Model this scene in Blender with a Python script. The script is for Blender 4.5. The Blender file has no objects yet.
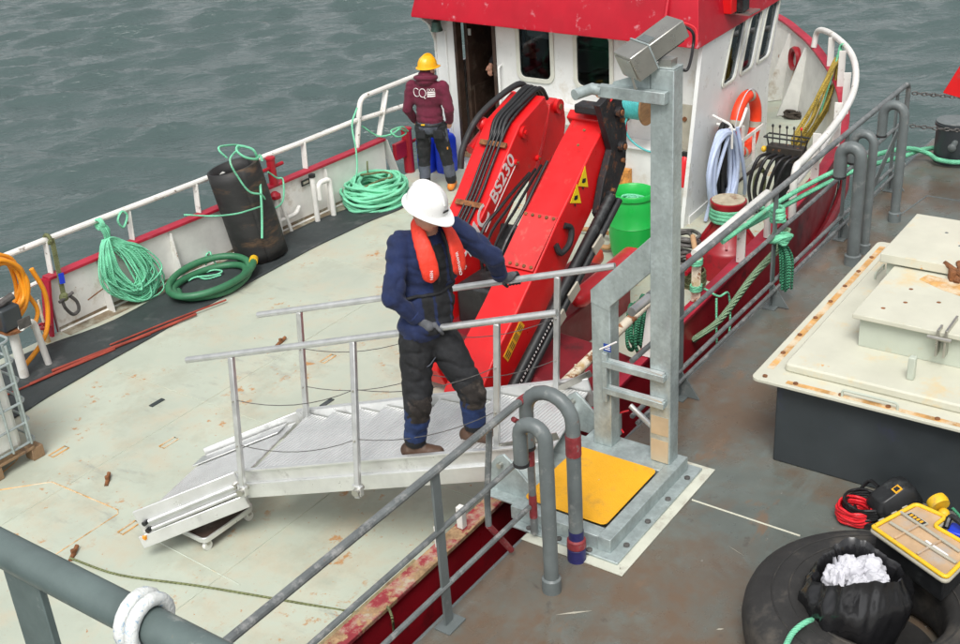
import bpy, bmesh, math, random
import numpy as np
from mathutils import Vector, Matrix, noise
random.seed(7)
S = bpy.context.scene
COL = S.collection
PI = math.pi
rad = math.radians

# ------------------------------------------------------------------ camera
cam_data = bpy.data.cameras.new('camera')
cam = bpy.data.objects.new('camera', cam_data)
COL.objects.link(cam)
_yaw, _pitch, _roll = rad(36.696), rad(26.626), rad(3.9967)
_f = Vector((math.cos(_yaw) * math.cos(_pitch), math.sin(_yaw) * math.cos(_pitch), -math.sin(_pitch)))
_r = _f.cross(Vector((0, 0, 1))).normalized()
_d = _f.cross(_r)
_r2 = _r * math.cos(_roll) + _d * math.sin(_roll)
_d2 = -_r * math.sin(_roll) + _d * math.cos(_roll)
cam.matrix_world = Matrix(((_r2.x, -_d2.x, -_f.x, 0), (_r2.y, -_d2.y, -_f.y, 0),
                           (_r2.z, -_d2.z, -_f.z, 4.6), (0, 0, 0, 1)))
cam_data.sensor_fit = 'HORIZONTAL'
cam_data.sensor_width = 36
cam_data.lens = 36 * 1187.76 / 960
cam_data.clip_start = 0.05
cam_data.clip_end = 6000
S.camera = cam

# ------------------------------------------------------------------ sky, sun, exposure
SUN_EL, SUN_AZ = rad(56), rad(206)          # azimuth of the sun, measured from +X towards +Y
world = bpy.data.worlds.new('World')
S.world = world
world.use_nodes = True
wn = world.node_tree
bg = wn.nodes['Background']
sky = wn.nodes.new('ShaderNodeTexSky')
sky.sky_type = 'NISHITA'
sky.sun_disc = False
sky.sun_elevation = SUN_EL
sky.sun_rotation = PI / 2 - SUN_AZ
sky.air_density = 1.0
sky.dust_density = 4.0
sky.ozone_density = 1.0
hs = wn.nodes.new('ShaderNodeHueSaturation')
hs.inputs['Saturation'].default_value = 0.14
wn.links.new(sky.outputs[0], hs.inputs['Color'])
wn.links.new(hs.outputs[0], bg.inputs['Color'])
bg.inputs['Strength'].default_value = 0.13

sun_data = bpy.data.lights.new('sun', 'SUN')
sun_data.energy = 1.4
sun_data.angle = rad(24)
sun_data.color = (1.0, 0.97, 0.92)
sun = bpy.data.objects.new('sun', sun_data)
COL.objects.link(sun)
sd = Vector((math.cos(SUN_AZ) * math.cos(SUN_EL), math.sin(SUN_AZ) * math.cos(SUN_EL), math.sin(SUN_EL)))
sun.rotation_euler = sd.to_track_quat('Z', 'Y').to_euler()
sun.location = sd * 40

S.view_settings.view_transform = 'Standard'
S.view_settings.look = 'None'
S.view_settings.gamma = 1
S.view_settings.exposure = 0.5
S.view_settings.use_curve_mapping = False

# ------------------------------------------------------------------ materials
MATS = {}


def mat(name, col, rough=.5, metal=0., var=.14, vscale=3., rust=0., rscale=7., rustcol=(.22, .085, .03),
        dirt=0., dscale=2., dirtcol=(.06, .05, .04), bump=0., bscale=40., spec=.5, rough_var=.12,
        stretch=(1, 1, 1), coat=0., spin=True, sheen=0.):
    if name in MATS:
        return MATS[name]
    m = bpy.data.materials.new(name)
    m.use_nodes = True
    nt = m.node_tree
    N, L = nt.nodes, nt.links
    b = N['Principled BSDF']
    tc = N.new('ShaderNodeTexCoord')
    vec = tc.outputs['Object']
    if spin:
        oi = N.new('ShaderNodeObjectInfo')
        mu = N.new('ShaderNodeVectorMath'); mu.operation = 'MULTIPLY_ADD'
        mu.inputs[1].default_value = (17, 23, 31)
        cb = N.new('ShaderNodeCombineXYZ')
        for i in range(3):
            L.new(oi.outputs['Random'], cb.inputs[i])
        L.new(cb.outputs[0], mu.inputs[0]); L.new(vec, mu.inputs[2])
        vec = mu.outputs[0]
    if stretch != (1, 1, 1):
        mp = N.new('ShaderNodeMapping'); mp.inputs['Scale'].default_value = stretch
        L.new(vec, mp.inputs['Vector']); vec = mp.outputs[0]

    def nz(scale, detail=6., rough_=.6):
        n = N.new('ShaderNodeTexNoise')
        n.inputs['Scale'].default_value = scale
        n.inputs['Detail'].default_value = detail
        n.inputs['Roughness'].default_value = rough_
        L.new(vec, n.inputs['Vector'])
        return n.outputs['Fac']

    def ramp(src, p0, p1, c0, c1):
        r = N.new('ShaderNodeValToRGB')
        e = r.color_ramp.elements
        e[0].position, e[1].position = p0, p1
        e[0].color = (*c0, 1); e[1].color = (*c1, 1)
        L.new(src, r.inputs[0])
        return r.outputs[0]

    def mix(fac, a, c):
        x = N.new('ShaderNodeMix'); x.data_type = 'RGBA'
        if isinstance(fac, float): x.inputs[0].default_value = fac
        else: L.new(fac, x.inputs[0])
        for s, v in ((6, a), (7, c)):
            if isinstance(v, tuple): x.inputs[s].default_value = (*v, 1)
            else: L.new(v, x.inputs[s])
        return x.outputs[2]
    lo = tuple(max(0, c * (1 - var)) for c in col)
    hi = tuple(min(1, c * (1 + var)) for c in col)
    c = ramp(nz(vscale), .3, .7, lo, hi)
    rr = ramp(nz(vscale * 2.3), .3, .7, (max(.03, rough - rough_var),) * 3, (min(1, rough + rough_var),) * 3)
    if dirt:
        f = ramp(nz(dscale, 8, .7), .62 - dirt * .3, .72 - dirt * .2, (0, 0, 0), (1, 1, 1))
        c = mix(f, c, dirtcol)
    if rust:
        f = ramp(nz(rscale, 9, .68), .70 - rust * .3, .735 - rust * .28, (0, 0, 0), (1, 1, 1))
        rc = ramp(nz(rscale * 4), .3, .7, tuple(x * .55 for x in rustcol), tuple(min(1, x * 1.6) for x in rustcol))
        c = mix(f, c, rc)
        rr = mix(f, rr, (.85, .85, .85))
    L.new(c, b.inputs['Base Color'])
    L.new(rr, b.inputs['Roughness'])
    b.inputs['Metallic'].default_value = metal
    b.inputs['Specular IOR Level'].default_value = spec
    if coat:
        b.inputs['Coat Weight'].default_value = coat
        b.inputs['Coat Roughness'].default_value = .2
    if sheen:
        b.inputs['Sheen Weight'].default_value = sheen
    if bump:
        bp = N.new('ShaderNodeBump')
        bp.inputs['Strength'].default_value = bump
        bp.inputs['Distance'].default_value = .01
        L.new(nz(bscale, 4), bp.inputs['Height'])
        L.new(bp.outputs[0], b.inputs['Normal'])
    MATS[name] = m
    return m


def wave_bump(m, scale, strength, dist=.004, direction='X', kind='BANDS'):
    """twist or rib relief running through a material"""
    nt = m.node_tree; N, L = nt.nodes, nt.links
    tc = N.new('ShaderNodeTexCoord')
    w = N.new('ShaderNodeTexWave'); w.wave_type = kind
    if kind == 'BANDS': w.bands_direction = direction
    w.inputs['Scale'].default_value = scale
    w.inputs['Distortion'].default_value = 1.
    L.new(tc.outputs['Object'], w.inputs['Vector'])
    bp = N.new('ShaderNodeBump'); bp.inputs['Strength'].default_value = strength
    bp.inputs['Distance'].default_value = dist
    L.new(w.outputs['Fac'], bp.inputs['Height'])
    L.new(bp.outputs[0], N['Principled BSDF'].inputs['Normal'])
    return m


M_WHITE = mat('white_paint', (.74, .74, .70), .42, rust=.16, rscale=5, dirt=.12, dscale=1.5, dirtcol=(.42, .36, .27), bump=.1, bscale=12)
M_WHITE_CLEAN = mat('white_gloss', (.70, .715, .70), .35, var=.07, dirt=.10, dscale=1.2, dirtcol=(.55, .52, .45), bump=.06, bscale=6)
M_WRAIL = mat('white_rail_paint', (.74, .73, .69), .4, rust=.27, rscale=7, rustcol=(.10, .07, .05), dirt=.05, dscale=4, dirtcol=(.35, .3, .22))
M_RUSTRAIL = mat('flaking_white_rail', (.74, .66, .52), .6, rust=.62, rscale=7, rustcol=(.23, .09, .035), dirt=.4, dscale=5, dirtcol=(.55, .38, .18), bump=.4, bscale=30)
M_CAPRED = mat('faded_crimson_paint', (.38, .012, .035), .5, var=.25, rust=.06, dirt=.08, dirtcol=(.5, .16, .18), bump=.1)
M_HULLRED = mat('deep_red_hull_paint', (.30, .008, .016), .38, var=.3, vscale=1.2, dirt=.22, dscale=2.5, dirtcol=(.10, .012, .014), rust=.05)
M_ROOFRED = mat('crimson_roof_paint', (.46, .007, .022), .4, var=.18, vscale=1.4, dirt=.06, dscale=5, dirtcol=(.6, .25, .28), bump=.05, bscale=9)
M_CRANE = mat('scarlet_crane_paint', (.62, .008, .010), .36, var=.16, vscale=2, dirt=.10, dscale=6, dirtcol=(.42, .05, .04), rust=.04, rscale=14, bump=.04, bscale=10)
M_BITT = mat('red_bitt_paint', (.36, .010, .022), .4, rust=.12, rscale=9)
M_GALV = mat('galvanised_steel', (.40, .46, .455), .50, metal=.5, var=.22, vscale=9, dirt=.12, dscale=5, dirtcol=(.36, .39, .39), rough_var=.14, stretch=(1, 1, .5))
M_GALV_TAN = mat('galvanised_tan', (.53, .43, .29), .55, metal=.25, var=.12, vscale=6)
M_ALU = mat('mill_aluminium', (.74, .75, .74), .38, metal=.7, var=.1, vscale=5, dirt=.08, dscale=4, dirtcol=(.5, .5, .49))
M_ALU_DULL = mat('aluminium_tube', (.60, .61, .60), .4, metal=.75, var=.14, vscale=8)
M_ALU_TREAD = wave_bump(mat('ribbed_tread_aluminium', (.72, .73, .72), .42, metal=.55, var=.08, vscale=4), 13, .6, .010, 'Y')
M_STAIN = mat('stainless_steel', (.44, .43, .39), .34, metal=.85, var=.12, vscale=6)
M_ROPEPALE = wave_bump(mat('sun_bleached_green_rope', (.30, .46, .28), .85, var=.2, vscale=8), 24, .8, .008, 'DIAGONAL')
M_GREYP = mat('grey_green_paint', (.125, .145, .145), .42, var=.2, vscale=5, rust=.10, rscale=11, rustcol=(.17, .07, .035), dirt=.2, dscale=8, dirtcol=(.22, .23, .22), bump=.08)
M_GREYRAIL = mat('worn_rail_paint', (.16, .175, .175), .42, metal=.2, var=.3, vscale=9, dirt=.3, dscale=10, dirtcol=(.34, .34, .33), rust=.07, rscale=14, rustcol=(.2, .09, .05))
M_GREYDARK = mat('charcoal_paint', (.034, .041, .045), .45, var=.25, vscale=1.6, dirt=.1, dscale=2, dirtcol=(.04, .045, .075), bump=.05, bscale=8)
M_NEARRAIL = mat('green_grey_rail_paint', (.105, .14, .135), .42, var=.25, vscale=6, rust=.12, rscale=24, rustcol=(.3, .17, .06), dirt=.12, dscale=9, dirtcol=(.3, .32, .29), bump=.1)
M_REDPRIM = mat('red_primer', (.24, .03, .035), .6, var=.3, vscale=20, dirt=.2, dscale=20, dirtcol=(.2, .18, .17))
M_BLUEPRIM = mat('blue_band_paint', (.02, .02, .11), .5, var=.3, vscale=14)
M_CREAM = mat('cream_hatch_paint', (.56, .555, .455), .5, var=.08, vscale=3, dirt=.2, dscale=2.2, dirtcol=(.62, .50, .30), rust=.10, rscale=6, rustcol=(.42, .22, .07), bump=.08, bscale=14)
M_CREAMG = mat('pale_green_hatch_paint', (.46, .50, .42), .5, var=.08, vscale=3, dirt=.12, dscale=2.5, dirtcol=(.5, .42, .26), rust=.07, rscale=7, rustcol=(.4, .2, .06))
M_RUST = mat('rust', (.20, .08, .03), .9, var=.5, vscale=20, bump=.5, bscale=60)
M_RUSTSTAIN = mat('orange_rust_streak', (.55, .30, .10), .8, var=.4, vscale=9, dirt=.5, dscale=6, dirtcol=(.64, .55, .40))
M_BLACK = mat('black_rubber', (.018, .018, .019), .6, var=.4, vscale=6, dirt=.12, dscale=5, dirtcol=(.07, .06, .05), bump=.15, bscale=40)
M_TYRE = mat('tyre_rubber', (.026, .025, .024), .72, var=.4, vscale=3, dirt=.42, dscale=3, dirtcol=(.075, .066, .055), bump=.2, bscale=30)
M_FEND = mat('weathered_black_rubber', (.020, .020, .020), .62, var=.4, vscale=3, dirt=.20, dscale=2.6, dirtcol=(.10, .058, .03), bump=.2, bscale=20, stretch=(.6, .6, 2.2))
M_MATR = mat('rubber_deck_matting', (.034, .043, .044), .62, var=.25, vscale=2.5, dirt=.25, dscale=3, dirtcol=(.085, .09, .09), bump=.25, bscale=90)
M_HOSEB = mat('black_hose', (.012, .012, .013), .45, var=.3, vscale=10, dirt=.08, dscale=9, dirtcol=(.06, .06, .06))
M_PLASTBLK = mat('black_plastic', (.014, .015, .016), .42, var=.3, vscale=8, dirt=.2, dscale=6, dirtcol=(.05, .055, .055))
M_BAG = mat('black_polythene', (.010, .010, .011), .20, var=.2, vscale=6, spec=.7, bump=.15, bscale=9, rough_var=.08)
M_PAPER = mat('white_paper', (.56, .56, .60), .9, var=.05, vscale=8, bump=.3, bscale=30)
M_YEL = mat('yellow_plate_paint', (.78, .38, .010), .55, var=.10, vscale=4, dirt=.30, dscale=8, dirtcol=(.60, .30, .03), rust=.05, rscale=16, rustcol=(.55, .45, .30), bump=.4, bscale=110)
M_YELPL = mat('yellow_plastic', (.80, .48, .02), .45, var=.1, vscale=9, dirt=.2, dscale=11, dirtcol=(.45, .3, .08))
M_CLEARLID = mat('hazy_tan_lid', (.50, .34, .20), .35, var=.25, vscale=5, dirt=.4, dscale=4, dirtcol=(.42, .36, .30))
M_ROPEG = wave_bump(mat('mint_rope', (.17, .56, .34), .75, var=.28, vscale=7, dirt=.16, dscale=5, dirtcol=(.20, .36, .22)), 22, .5, .006, 'DIAGONAL')
M_ROPEG2 = wave_bump(mat('pale_mint_twine', (.20, .64, .40), .75, var=.22, vscale=6, dirt=.08, dscale=4, dirtcol=(.26, .5, .33)), 30, .6, .006, 'DIAGONAL')
M_ROPED = wave_bump(mat('dark_green_rope', (.05, .26, .14), .8, var=.4, vscale=8, dirt=.25, dscale=6, dirtcol=(.03, .1, .07)), 24, .9, .01, 'DIAGONAL')
M_ROPEO = wave_bump(mat('olive_rope', (.18, .20, .09), .85, var=.3, vscale=9), 26, .9, .008, 'DIAGONAL')
M_ROPEY = wave_bump(mat('mustard_rope', (.46, .33, .06), .8, var=.3, vscale=9, dirt=.2, dscale=7, dirtcol=(.2, .17, .05)), 24, .9, .01, 'DIAGONAL')
M_ROPEW = mat('white_rope_blue_fleck', (.66, .68, .66), .8, var=.1, vscale=8, dirt=.22, dscale=75, dirtcol=(.03, .25, .5), bump=.4, bscale=90)
M_ROPEDARK = mat('dark_brown_rope', (.05, .04, .03), .9, var=.4, vscale=12, bump=.4)
M_HOSEG = mat('dark_green_hose', (.035, .16, .075), .5, var=.25, vscale=4, dirt=.16, dscale=4, dirtcol=(.08, .2, .11))
M_HOSEO = mat('orange_hose', (.80, .30, .012), .42, var=.14, vscale=5, dirt=.12, dscale=6, dirtcol=(.55, .24, .05))
M_HOSEL = mat('pale_blue_hose', (.46, .54, .72), .4, var=.1, vscale=5, dirt=.1, dscale=5, dirtcol=(.42, .47, .6))
M_HOSET = mat('teal_hose', (.07, .42, .42), .45, var=.2, vscale=8)
M_HOSETAN = mat('tan_hose', (.46, .26, .12), .6, var=.2, vscale=6, dirt=.2, dscale=6, dirtcol=(.2, .12, .07))
M_WOOD = mat('worn_wood', (.26, .14, .06), .7, var=.3, vscale=5, stretch=(1, 1, 6), bump=.3)
M_WOODDK = mat('dark_door_timber', (.045, .026, .018), .55, var=.5, vscale=6, dirt=.2, dscale=7, dirtcol=(.11, .085, .065), bump=.3)
M_WOODPALE = mat('pallet_timber', (.28, .18, .10), .8, var=.35, vscale=6, dirt=.3, dscale=6, dirtcol=(.10, .06, .04), bump=.4)
M_PLYORANGE = mat('orange_stained_timber', (.58, .25, .05), .6, var=.3, vscale=5, dirt=.3, dscale=7, dirtcol=(.25, .10, .03))
M_BARREL = mat('bright_green_plastic', (.012, .42, .065), .38, var=.08, vscale=3, dirt=.04, dscale=3, dirtcol=(.03, .4, .1))
M_BLUEPL = mat('blue_plastic', (.012, .045, .56), .4, var=.12, vscale=3)
M_IBC = mat('white_translucent_plastic', (.72, .73, .68), .45, var=.05, vscale=2)
M_LIFEO = mat('orange_lifebuoy', (.88, .055, .012), .48, var=.08, vscale=4, dirt=.05, dscale=6, dirtcol=(.75, .2, .1))
M_RODRED = mat('oxide_red_rod', (.30, .05, .03), .6, var=.3, vscale=6, rust=.1, rscale=12)
M_MAROONCOV = mat('maroon_painted_steel', (.17, .008, .014), .5, var=.25, vscale=3, dirt=.18, dscale=4, dirtcol=(.08, .01, .012))
M_BUOYRED = mat('red_vinyl', (.72, .02, .03), .4, var=.1, vscale=3, dirt=.1, dscale=5, dirtcol=(.5, .06, .06))
M_INT = mat('cabin_lining', (.055, .042, .034), .7, var=.3, vscale=4)
M_BEIGE = mat('beige_panel', (.40, .38, .31), .55, var=.12, vscale=6, rust=.1, rscale=10)
M_RUBBERSEAL = mat('cream_window_seal', (.58, .59, .52), .5, var=.1, vscale=7)
M_CHAIN = mat('grey_chain', (.11, .105, .10), .6, metal=.4, var=.4, vscale=14)
M_BRONZE = mat('green_bronze', (.05, .10, .08), .5, metal=.4, var=.3, vscale=9)
M_SKIN = mat('skin', (.56, .29, .20), .5, var=.1, vscale=14, bump=.06, bscale=120)
M_HELW = mat('white_helmet_shell', (.80, .80, .78), .3, var=.03, vscale=6, dirt=.03, dscale=7, dirtcol=(.5, .48, .42))
M_HELY = mat('yellow_helmet_shell', (.85, .42, .01), .32, var=.04, vscale=6)
M_NAVY = mat('navy_fleece', (.010, .020, .072), .95, var=.25, vscale=8, bump=.35, bscale=110, sheen=.06)
M_TROUSER = mat('black_work_trousers', (.012, .013, .015), .85, var=.4, vscale=9, dirt=.10, dscale=6, dirtcol=(.03, .029, .029), bump=.3, bscale=130)
M_TROUSERN = mat('navy_trouser_panel', (.014, .034, .115), .85, var=.2, vscale=9, bump=.3, bscale=130)
M_KNEE = mat('knee_pad_cloth', (.022, .018, .016), .9, var=.4, vscale=11, dirt=.4, dscale=9, dirtcol=(.07, .055, .045))
M_GLOVE = mat('grey_work_glove', (.10, .105, .115), .85, var=.3, vscale=14, bump=.3, bscale=150)
M_GLOVEP = mat('glove_coating', (.025, .026, .028), .7, var=.3, vscale=14)
M_BOOT = mat('brown_leather_boot', (.075, .040, .024), .6, var=.35, vscale=9, dirt=.25, dscale=8, dirtcol=(.12, .085, .06), bump=.2)
M_BOOTO = mat('orange_boot', (.66, .19, .02), .6, var=.25, vscale=9)
M_MAROON = mat('maroon_hoodie', (.115, .010, .030), .95, var=.2, vscale=7, bump=.35, bscale=110, sheen=.06)
M_TROUG = mat('grey_trouser_panel', (.075, .085, .11), .85, var=.25, vscale=10, bump=.3, bscale=130)
M_LIFEJ = mat('orange_lifejacket', (.74, .040, .016), .62, var=.18, vscale=9, bump=.5, bscale=45)
M_HAIR = mat('short_brown_hair', (.05, .032, .02), .8, var=.4, vscale=40, bump=.5, bscale=200)
M_PRINTW = mat('white_print', (.78, .76, .74), .6, var=.04)
M_PRINTK = mat('black_print', (.015, .015, .015), .6, var=.04)
M_PRINTY = mat('yellow_print', (.86, .62, .01), .5, var=.05, vscale=10)
M_PRINTO = mat('amber_print', (.82, .40, .02), .5, var=.05, vscale=10)
M_PRINTB = mat('blue_print', (.01, .05, .30), .5, var=.05)
M_EYE = mat('eye', (.5, .48, .46), .3, var=.02)


def glass_mat(name, tint, gloss=.25):
    m = bpy.data.materials.new(name); m.use_nodes = True
    nt = m.node_tree; N, L = nt.nodes, nt.links
    N.remove(N['Principled BSDF'])
    t = N.new('ShaderNodeBsdfTransparent'); t.inputs[0].default_value = (*tint, 1)
    g = N.new('ShaderNodeBsdfGlossy'); g.inputs['Roughness'].default_value = .03
    g.inputs[0].default_value = (.9, .95, 1, 1)
    lw = N.new('ShaderNodeLayerWeight'); lw.inputs['Blend'].default_value = gloss
    mx = N.new('ShaderNodeMixShader')
    L.new(lw.outputs['Fresnel'], mx.inputs[0]); L.new(t.outputs[0], mx.inputs[1]); L.new(g.outputs[0], mx.inputs[2])
    L.new(mx.outputs[0], N['Material Output'].inputs[0])
    return m


M_GLASS = glass_mat('cabin_glass', (.55, .60, .60), .26)


def deck_material():
    """pale green boat deck: rust freckles, scuffs, faint tide marks"""
    m = mat('pale_green_deck_paint', (.445, .485, .40), .55, var=.12, vscale=1.1, dirt=.40, dscale=1.3, dirtcol=(.385, .405, .325),
            rust=.0, bump=.08, bscale=30, spin=False)
    nt = m.node_tree; N, L = nt.nodes, nt.links
    b = N['Principled BSDF']
    src = b.inputs['Base Color'].links[0].from_socket
    tc = N.new('ShaderNodeTexCoord')

    def layer(src, scale, p0, p1, col, gate_scale=None, gp=.5, stretch=(1, 1, 1)):
        mp = N.new('ShaderNodeMapping'); mp.inputs['Scale'].default_value = stretch
        L.new(tc.outputs['Object'], mp.inputs[0])
        n = N.new('ShaderNodeTexNoise'); n.inputs['Scale'].default_value = scale; n.inputs['Detail'].default_value = 9
        n.inputs['Roughness'].default_value = .7
        L.new(mp.outputs[0], n.inputs['Vector'])
        r = N.new('ShaderNodeMapRange'); r.inputs[1].default_value = p0; r.inputs[2].default_value = p1
        L.new(n.outputs['Fac'], r.inputs[0])
        f = r.outputs[0]
        if gate_scale:
            n2 = N.new('ShaderNodeTexNoise'); n2.inputs['Scale'].default_value = gate_scale
            L.new(tc.outputs['Object'], n2.inputs['Vector'])
            r2 = N.new('ShaderNodeMapRange'); r2.inputs[1].default_value = gp; r2.inputs[2].default_value = gp + .12
            L.new(n2.outputs['Fac'], r2.inputs[0])
            mu = N.new('ShaderNodeMath'); mu.operation = 'MULTIPLY'
            L.new(f, mu.inputs[0]); L.new(r2.outputs[0], mu.inputs[1]); f = mu.outputs[0]
        x = N.new('ShaderNodeMix'); x.data_type = 'RGBA'
        L.new(f, x.inputs[0]); L.new(src, x.inputs[6]); x.inputs[7].default_value = (*col, 1)
        return x.outputs[2]
    src = layer(src, 2.2, .48, .75, (.47, .42, .31))
    src = layer(src, 5, .56, .72, (.30, .31, .27), .7, .48, (1.6, .5, 1))
    src = layer(src, 6, .59, .65, (.44, .23, .09), 1.1, .47)
    src = layer(src, 13, .635, .665, (.40, .17, .06), 2.0, .43)
    src = layer(src, 30, .655, .68, (.36, .15, .05), 1.4, .40)
    src = layer(src, 9, .66, .70, (.33, .34, .30), 1.6, .52, (1, 3.5, 1))
    L.new(src, b.inputs['Base Color'])
    return m


def barge_deck_material():
    m = mat('worn_barge_deck_paint', (.122, .138, .124), .36, var=.22, vscale=1.5, bump=.12, bscale=24, spin=False,
            dirt=.66, dscale=.8, dirtcol=(.140, .098, .066), rough_var=.25)
    nt = m.node_tree; N, L = nt.nodes, nt.links
    b = N['Principled BSDF']
    src = b.inputs['Base Color'].links[0].from_socket
    tc = N.new('ShaderNodeTexCoord')
    for scale, p0, p1, col, st in ((1.7, .52, .72, (.115, .080, .055), (1, 1, 1)), (2.6, .56, .74, (.16, .19, .18), (.5, 1, 1)),
                                   (7, .62, .70, (.075, .065, .055), (1, 1, 1)), (20, .68, .71, (.33, .32, .29), (1, 1, 1)),
                                   (4, .60, .68, (.17, .115, .075), (.45, 1, 1))):
        mp = N.new('ShaderNodeMapping'); mp.inputs['Scale'].default_value = st; mp.inputs['Location'].default_value = (scale, 3 * scale, 0)
        L.new(tc.outputs['Object'], mp.inputs[0])
        n = N.new('ShaderNodeTexNoise'); n.inputs['Scale'].default_value = scale; n.inputs['Detail'].default_value = 8
        n.inputs['Roughness'].default_value = .68; n.inputs['Distortion'].default_value = .4
        L.new(mp.outputs[0], n.inputs['Vector'])
        r = N.new('ShaderNodeMapRange'); r.inputs[1].default_value = p0; r.inputs[2].default_value = p1
        r.inputs[4].default_value = .8
        L.new(n.outputs['Fac'], r.inputs[0])
        x = N.new('ShaderNodeMix'); x.data_type = 'RGBA'
        L.new(r.outputs[0], x.inputs[0]); L.new(src, x.inputs[6]); x.inputs[7].default_value = (*col, 1)
        src = x.outputs[2]
    L.new(src, b.inputs['Base Color'])
    return m


def water_material():
    m = bpy.data.materials.new('sea_water'); m.use_nodes = True
    nt = m.node_tree; N, L = nt.nodes, nt.links
    b = N['Principled BSDF']
    b.inputs['Base Color'].default_value = (.066, .097, .094, 1)
    b.inputs['Roughness'].default_value = .05
    b.inputs['IOR'].default_value = 1.333
    tc = N.new('ShaderNodeTexCoord')
    prev = None
    for scale, st, strength, dist in ((2.6, (1, .36, 1), .9, .085), (6, (1, .40, 1), .9, .042), (15, (1, .45, 1), .8, .016), (40, (1, .55, 1), .6, .005)):
        m0 = N.new('ShaderNodeMapping'); m0.inputs['Rotation'].default_value = (0, 0, rad(-48))
        L.new(tc.outputs['Object'], m0.inputs[0])
        mp = N.new('ShaderNodeMapping'); mp.inputs['Scale'].default_value = st
        L.new(m0.outputs[0], mp.inputs[0])
        n = N.new('ShaderNodeTexNoise'); n.inputs['Scale'].default_value = scale; n.inputs['Detail'].default_value = 4
        n.inputs['Distortion'].default_value = .5
        L.new(mp.outputs[0], n.inputs['Vector'])
        bp = N.new('ShaderNodeBump'); bp.inputs['Strength'].default_value = strength; bp.inputs['Distance'].default_value = dist
        L.new(n.outputs['Fac'], bp.inputs['Height'])
        if prev: L.new(prev, bp.inputs['Normal'])
        prev = bp.outputs[0]
    L.new(prev, b.inputs['Normal'])
    return m




def spangle(m, scale=55, amt=.11):
    # zinc crystals: each cell of the coating a little lighter or darker
    nt = m.node_tree; N, L = nt.nodes, nt.links
    b = N['Principled BSDF']; src = b.inputs['Base Color'].links[0].from_socket
    tc = N.new('ShaderNodeTexCoord'); v = N.new('ShaderNodeTexVoronoi'); v.inputs['Scale'].default_value = scale
    L.new(tc.outputs['Object'], v.inputs['Vector'])
    bw = N.new('ShaderNodeRGBToBW'); L.new(v.outputs['Color'], bw.inputs[0])
    r = N.new('ShaderNodeMapRange'); r.inputs[3].default_value = 1 - amt; r.inputs[4].default_value = 1 + amt
    L.new(bw.outputs[0], r.inputs[0])
    x = N.new('ShaderNodeVectorMath'); x.operation = 'SCALE'
    L.new(src, x.inputs[0]); L.new(r.outputs[0], x.inputs['Scale'])
    L.new(x.outputs[0], b.inputs['Base Color'])


spangle(M_GALV)
M_DECK = deck_material()
M_BDECK = barge_deck_material()
M_SEA = water_material()


# ------------------------------------------------------------------ mesh helpers
def V(*a):
    return Vector(a[0]) if len(a) == 1 else Vector(a)


def spline(pts, sub=6, closed=False):
    """Catmull-Rom through the points"""
    P = [Vector(p) for p in pts]
    n = len(P)
    if n < 3: return P
    out = []
    rng = range(n) if closed else range(n - 1)
    for i in rng:
        p1, p2 = P[i % n], P[(i + 1) % n]
        p0 = P[(i - 1) % n] if (closed or i > 0) else p1 * 2 - p2
        p3 = P[(i + 2) % n] if (closed or i < n - 2) else p2 * 2 - p1
        for k in range(sub):
            t = k / sub
            out.append(.5 * ((2 * p1) + (p2 - p0) * t + (2 * p0 - 5 * p1 + 4 * p2 - p3) * t * t + (3 * p1 - p0 - 3 * p2 + p3) * t ** 3))
    if not closed: out.append(P[-1])
    return out


def bend(pts, r, seg=5):
    """polyline with rounded corners of radius r"""
    P = [Vector(p) for p in pts]
    out = [P[0]]
    for i in range(1, len(P) - 1):
        a, b, c = P[i - 1], P[i], P[i + 1]
        u, w = (a - b), (c - b)
        rr = min(r, u.length * .49, w.length * .49)
        A, C = b + u.normalized() * rr, b + w.normalized() * rr
        for k in range(seg + 1):
            t = k / seg
            out.append((1 - t) ** 2 * A + 2 * t * (1 - t) * b + t * t * C)
    out.append(P[-1])
    return out


def rrect(w, h, r, n=5):
    """rounded rectangle loop in 2-D, centred"""
    out = []
    for cx, cy, a0 in ((w / 2 - r, h / 2 - r, 0), (-w / 2 + r, h / 2 - r, 90), (-w / 2 + r, -h / 2 + r, 180), (w / 2 - r, -h / 2 + r, 270)):
        for k in range(n + 1):
            a = rad(a0 + 90 * k / n)
            out.append((cx + r * math.cos(a), cy + r * math.sin(a)))
    return out


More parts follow.
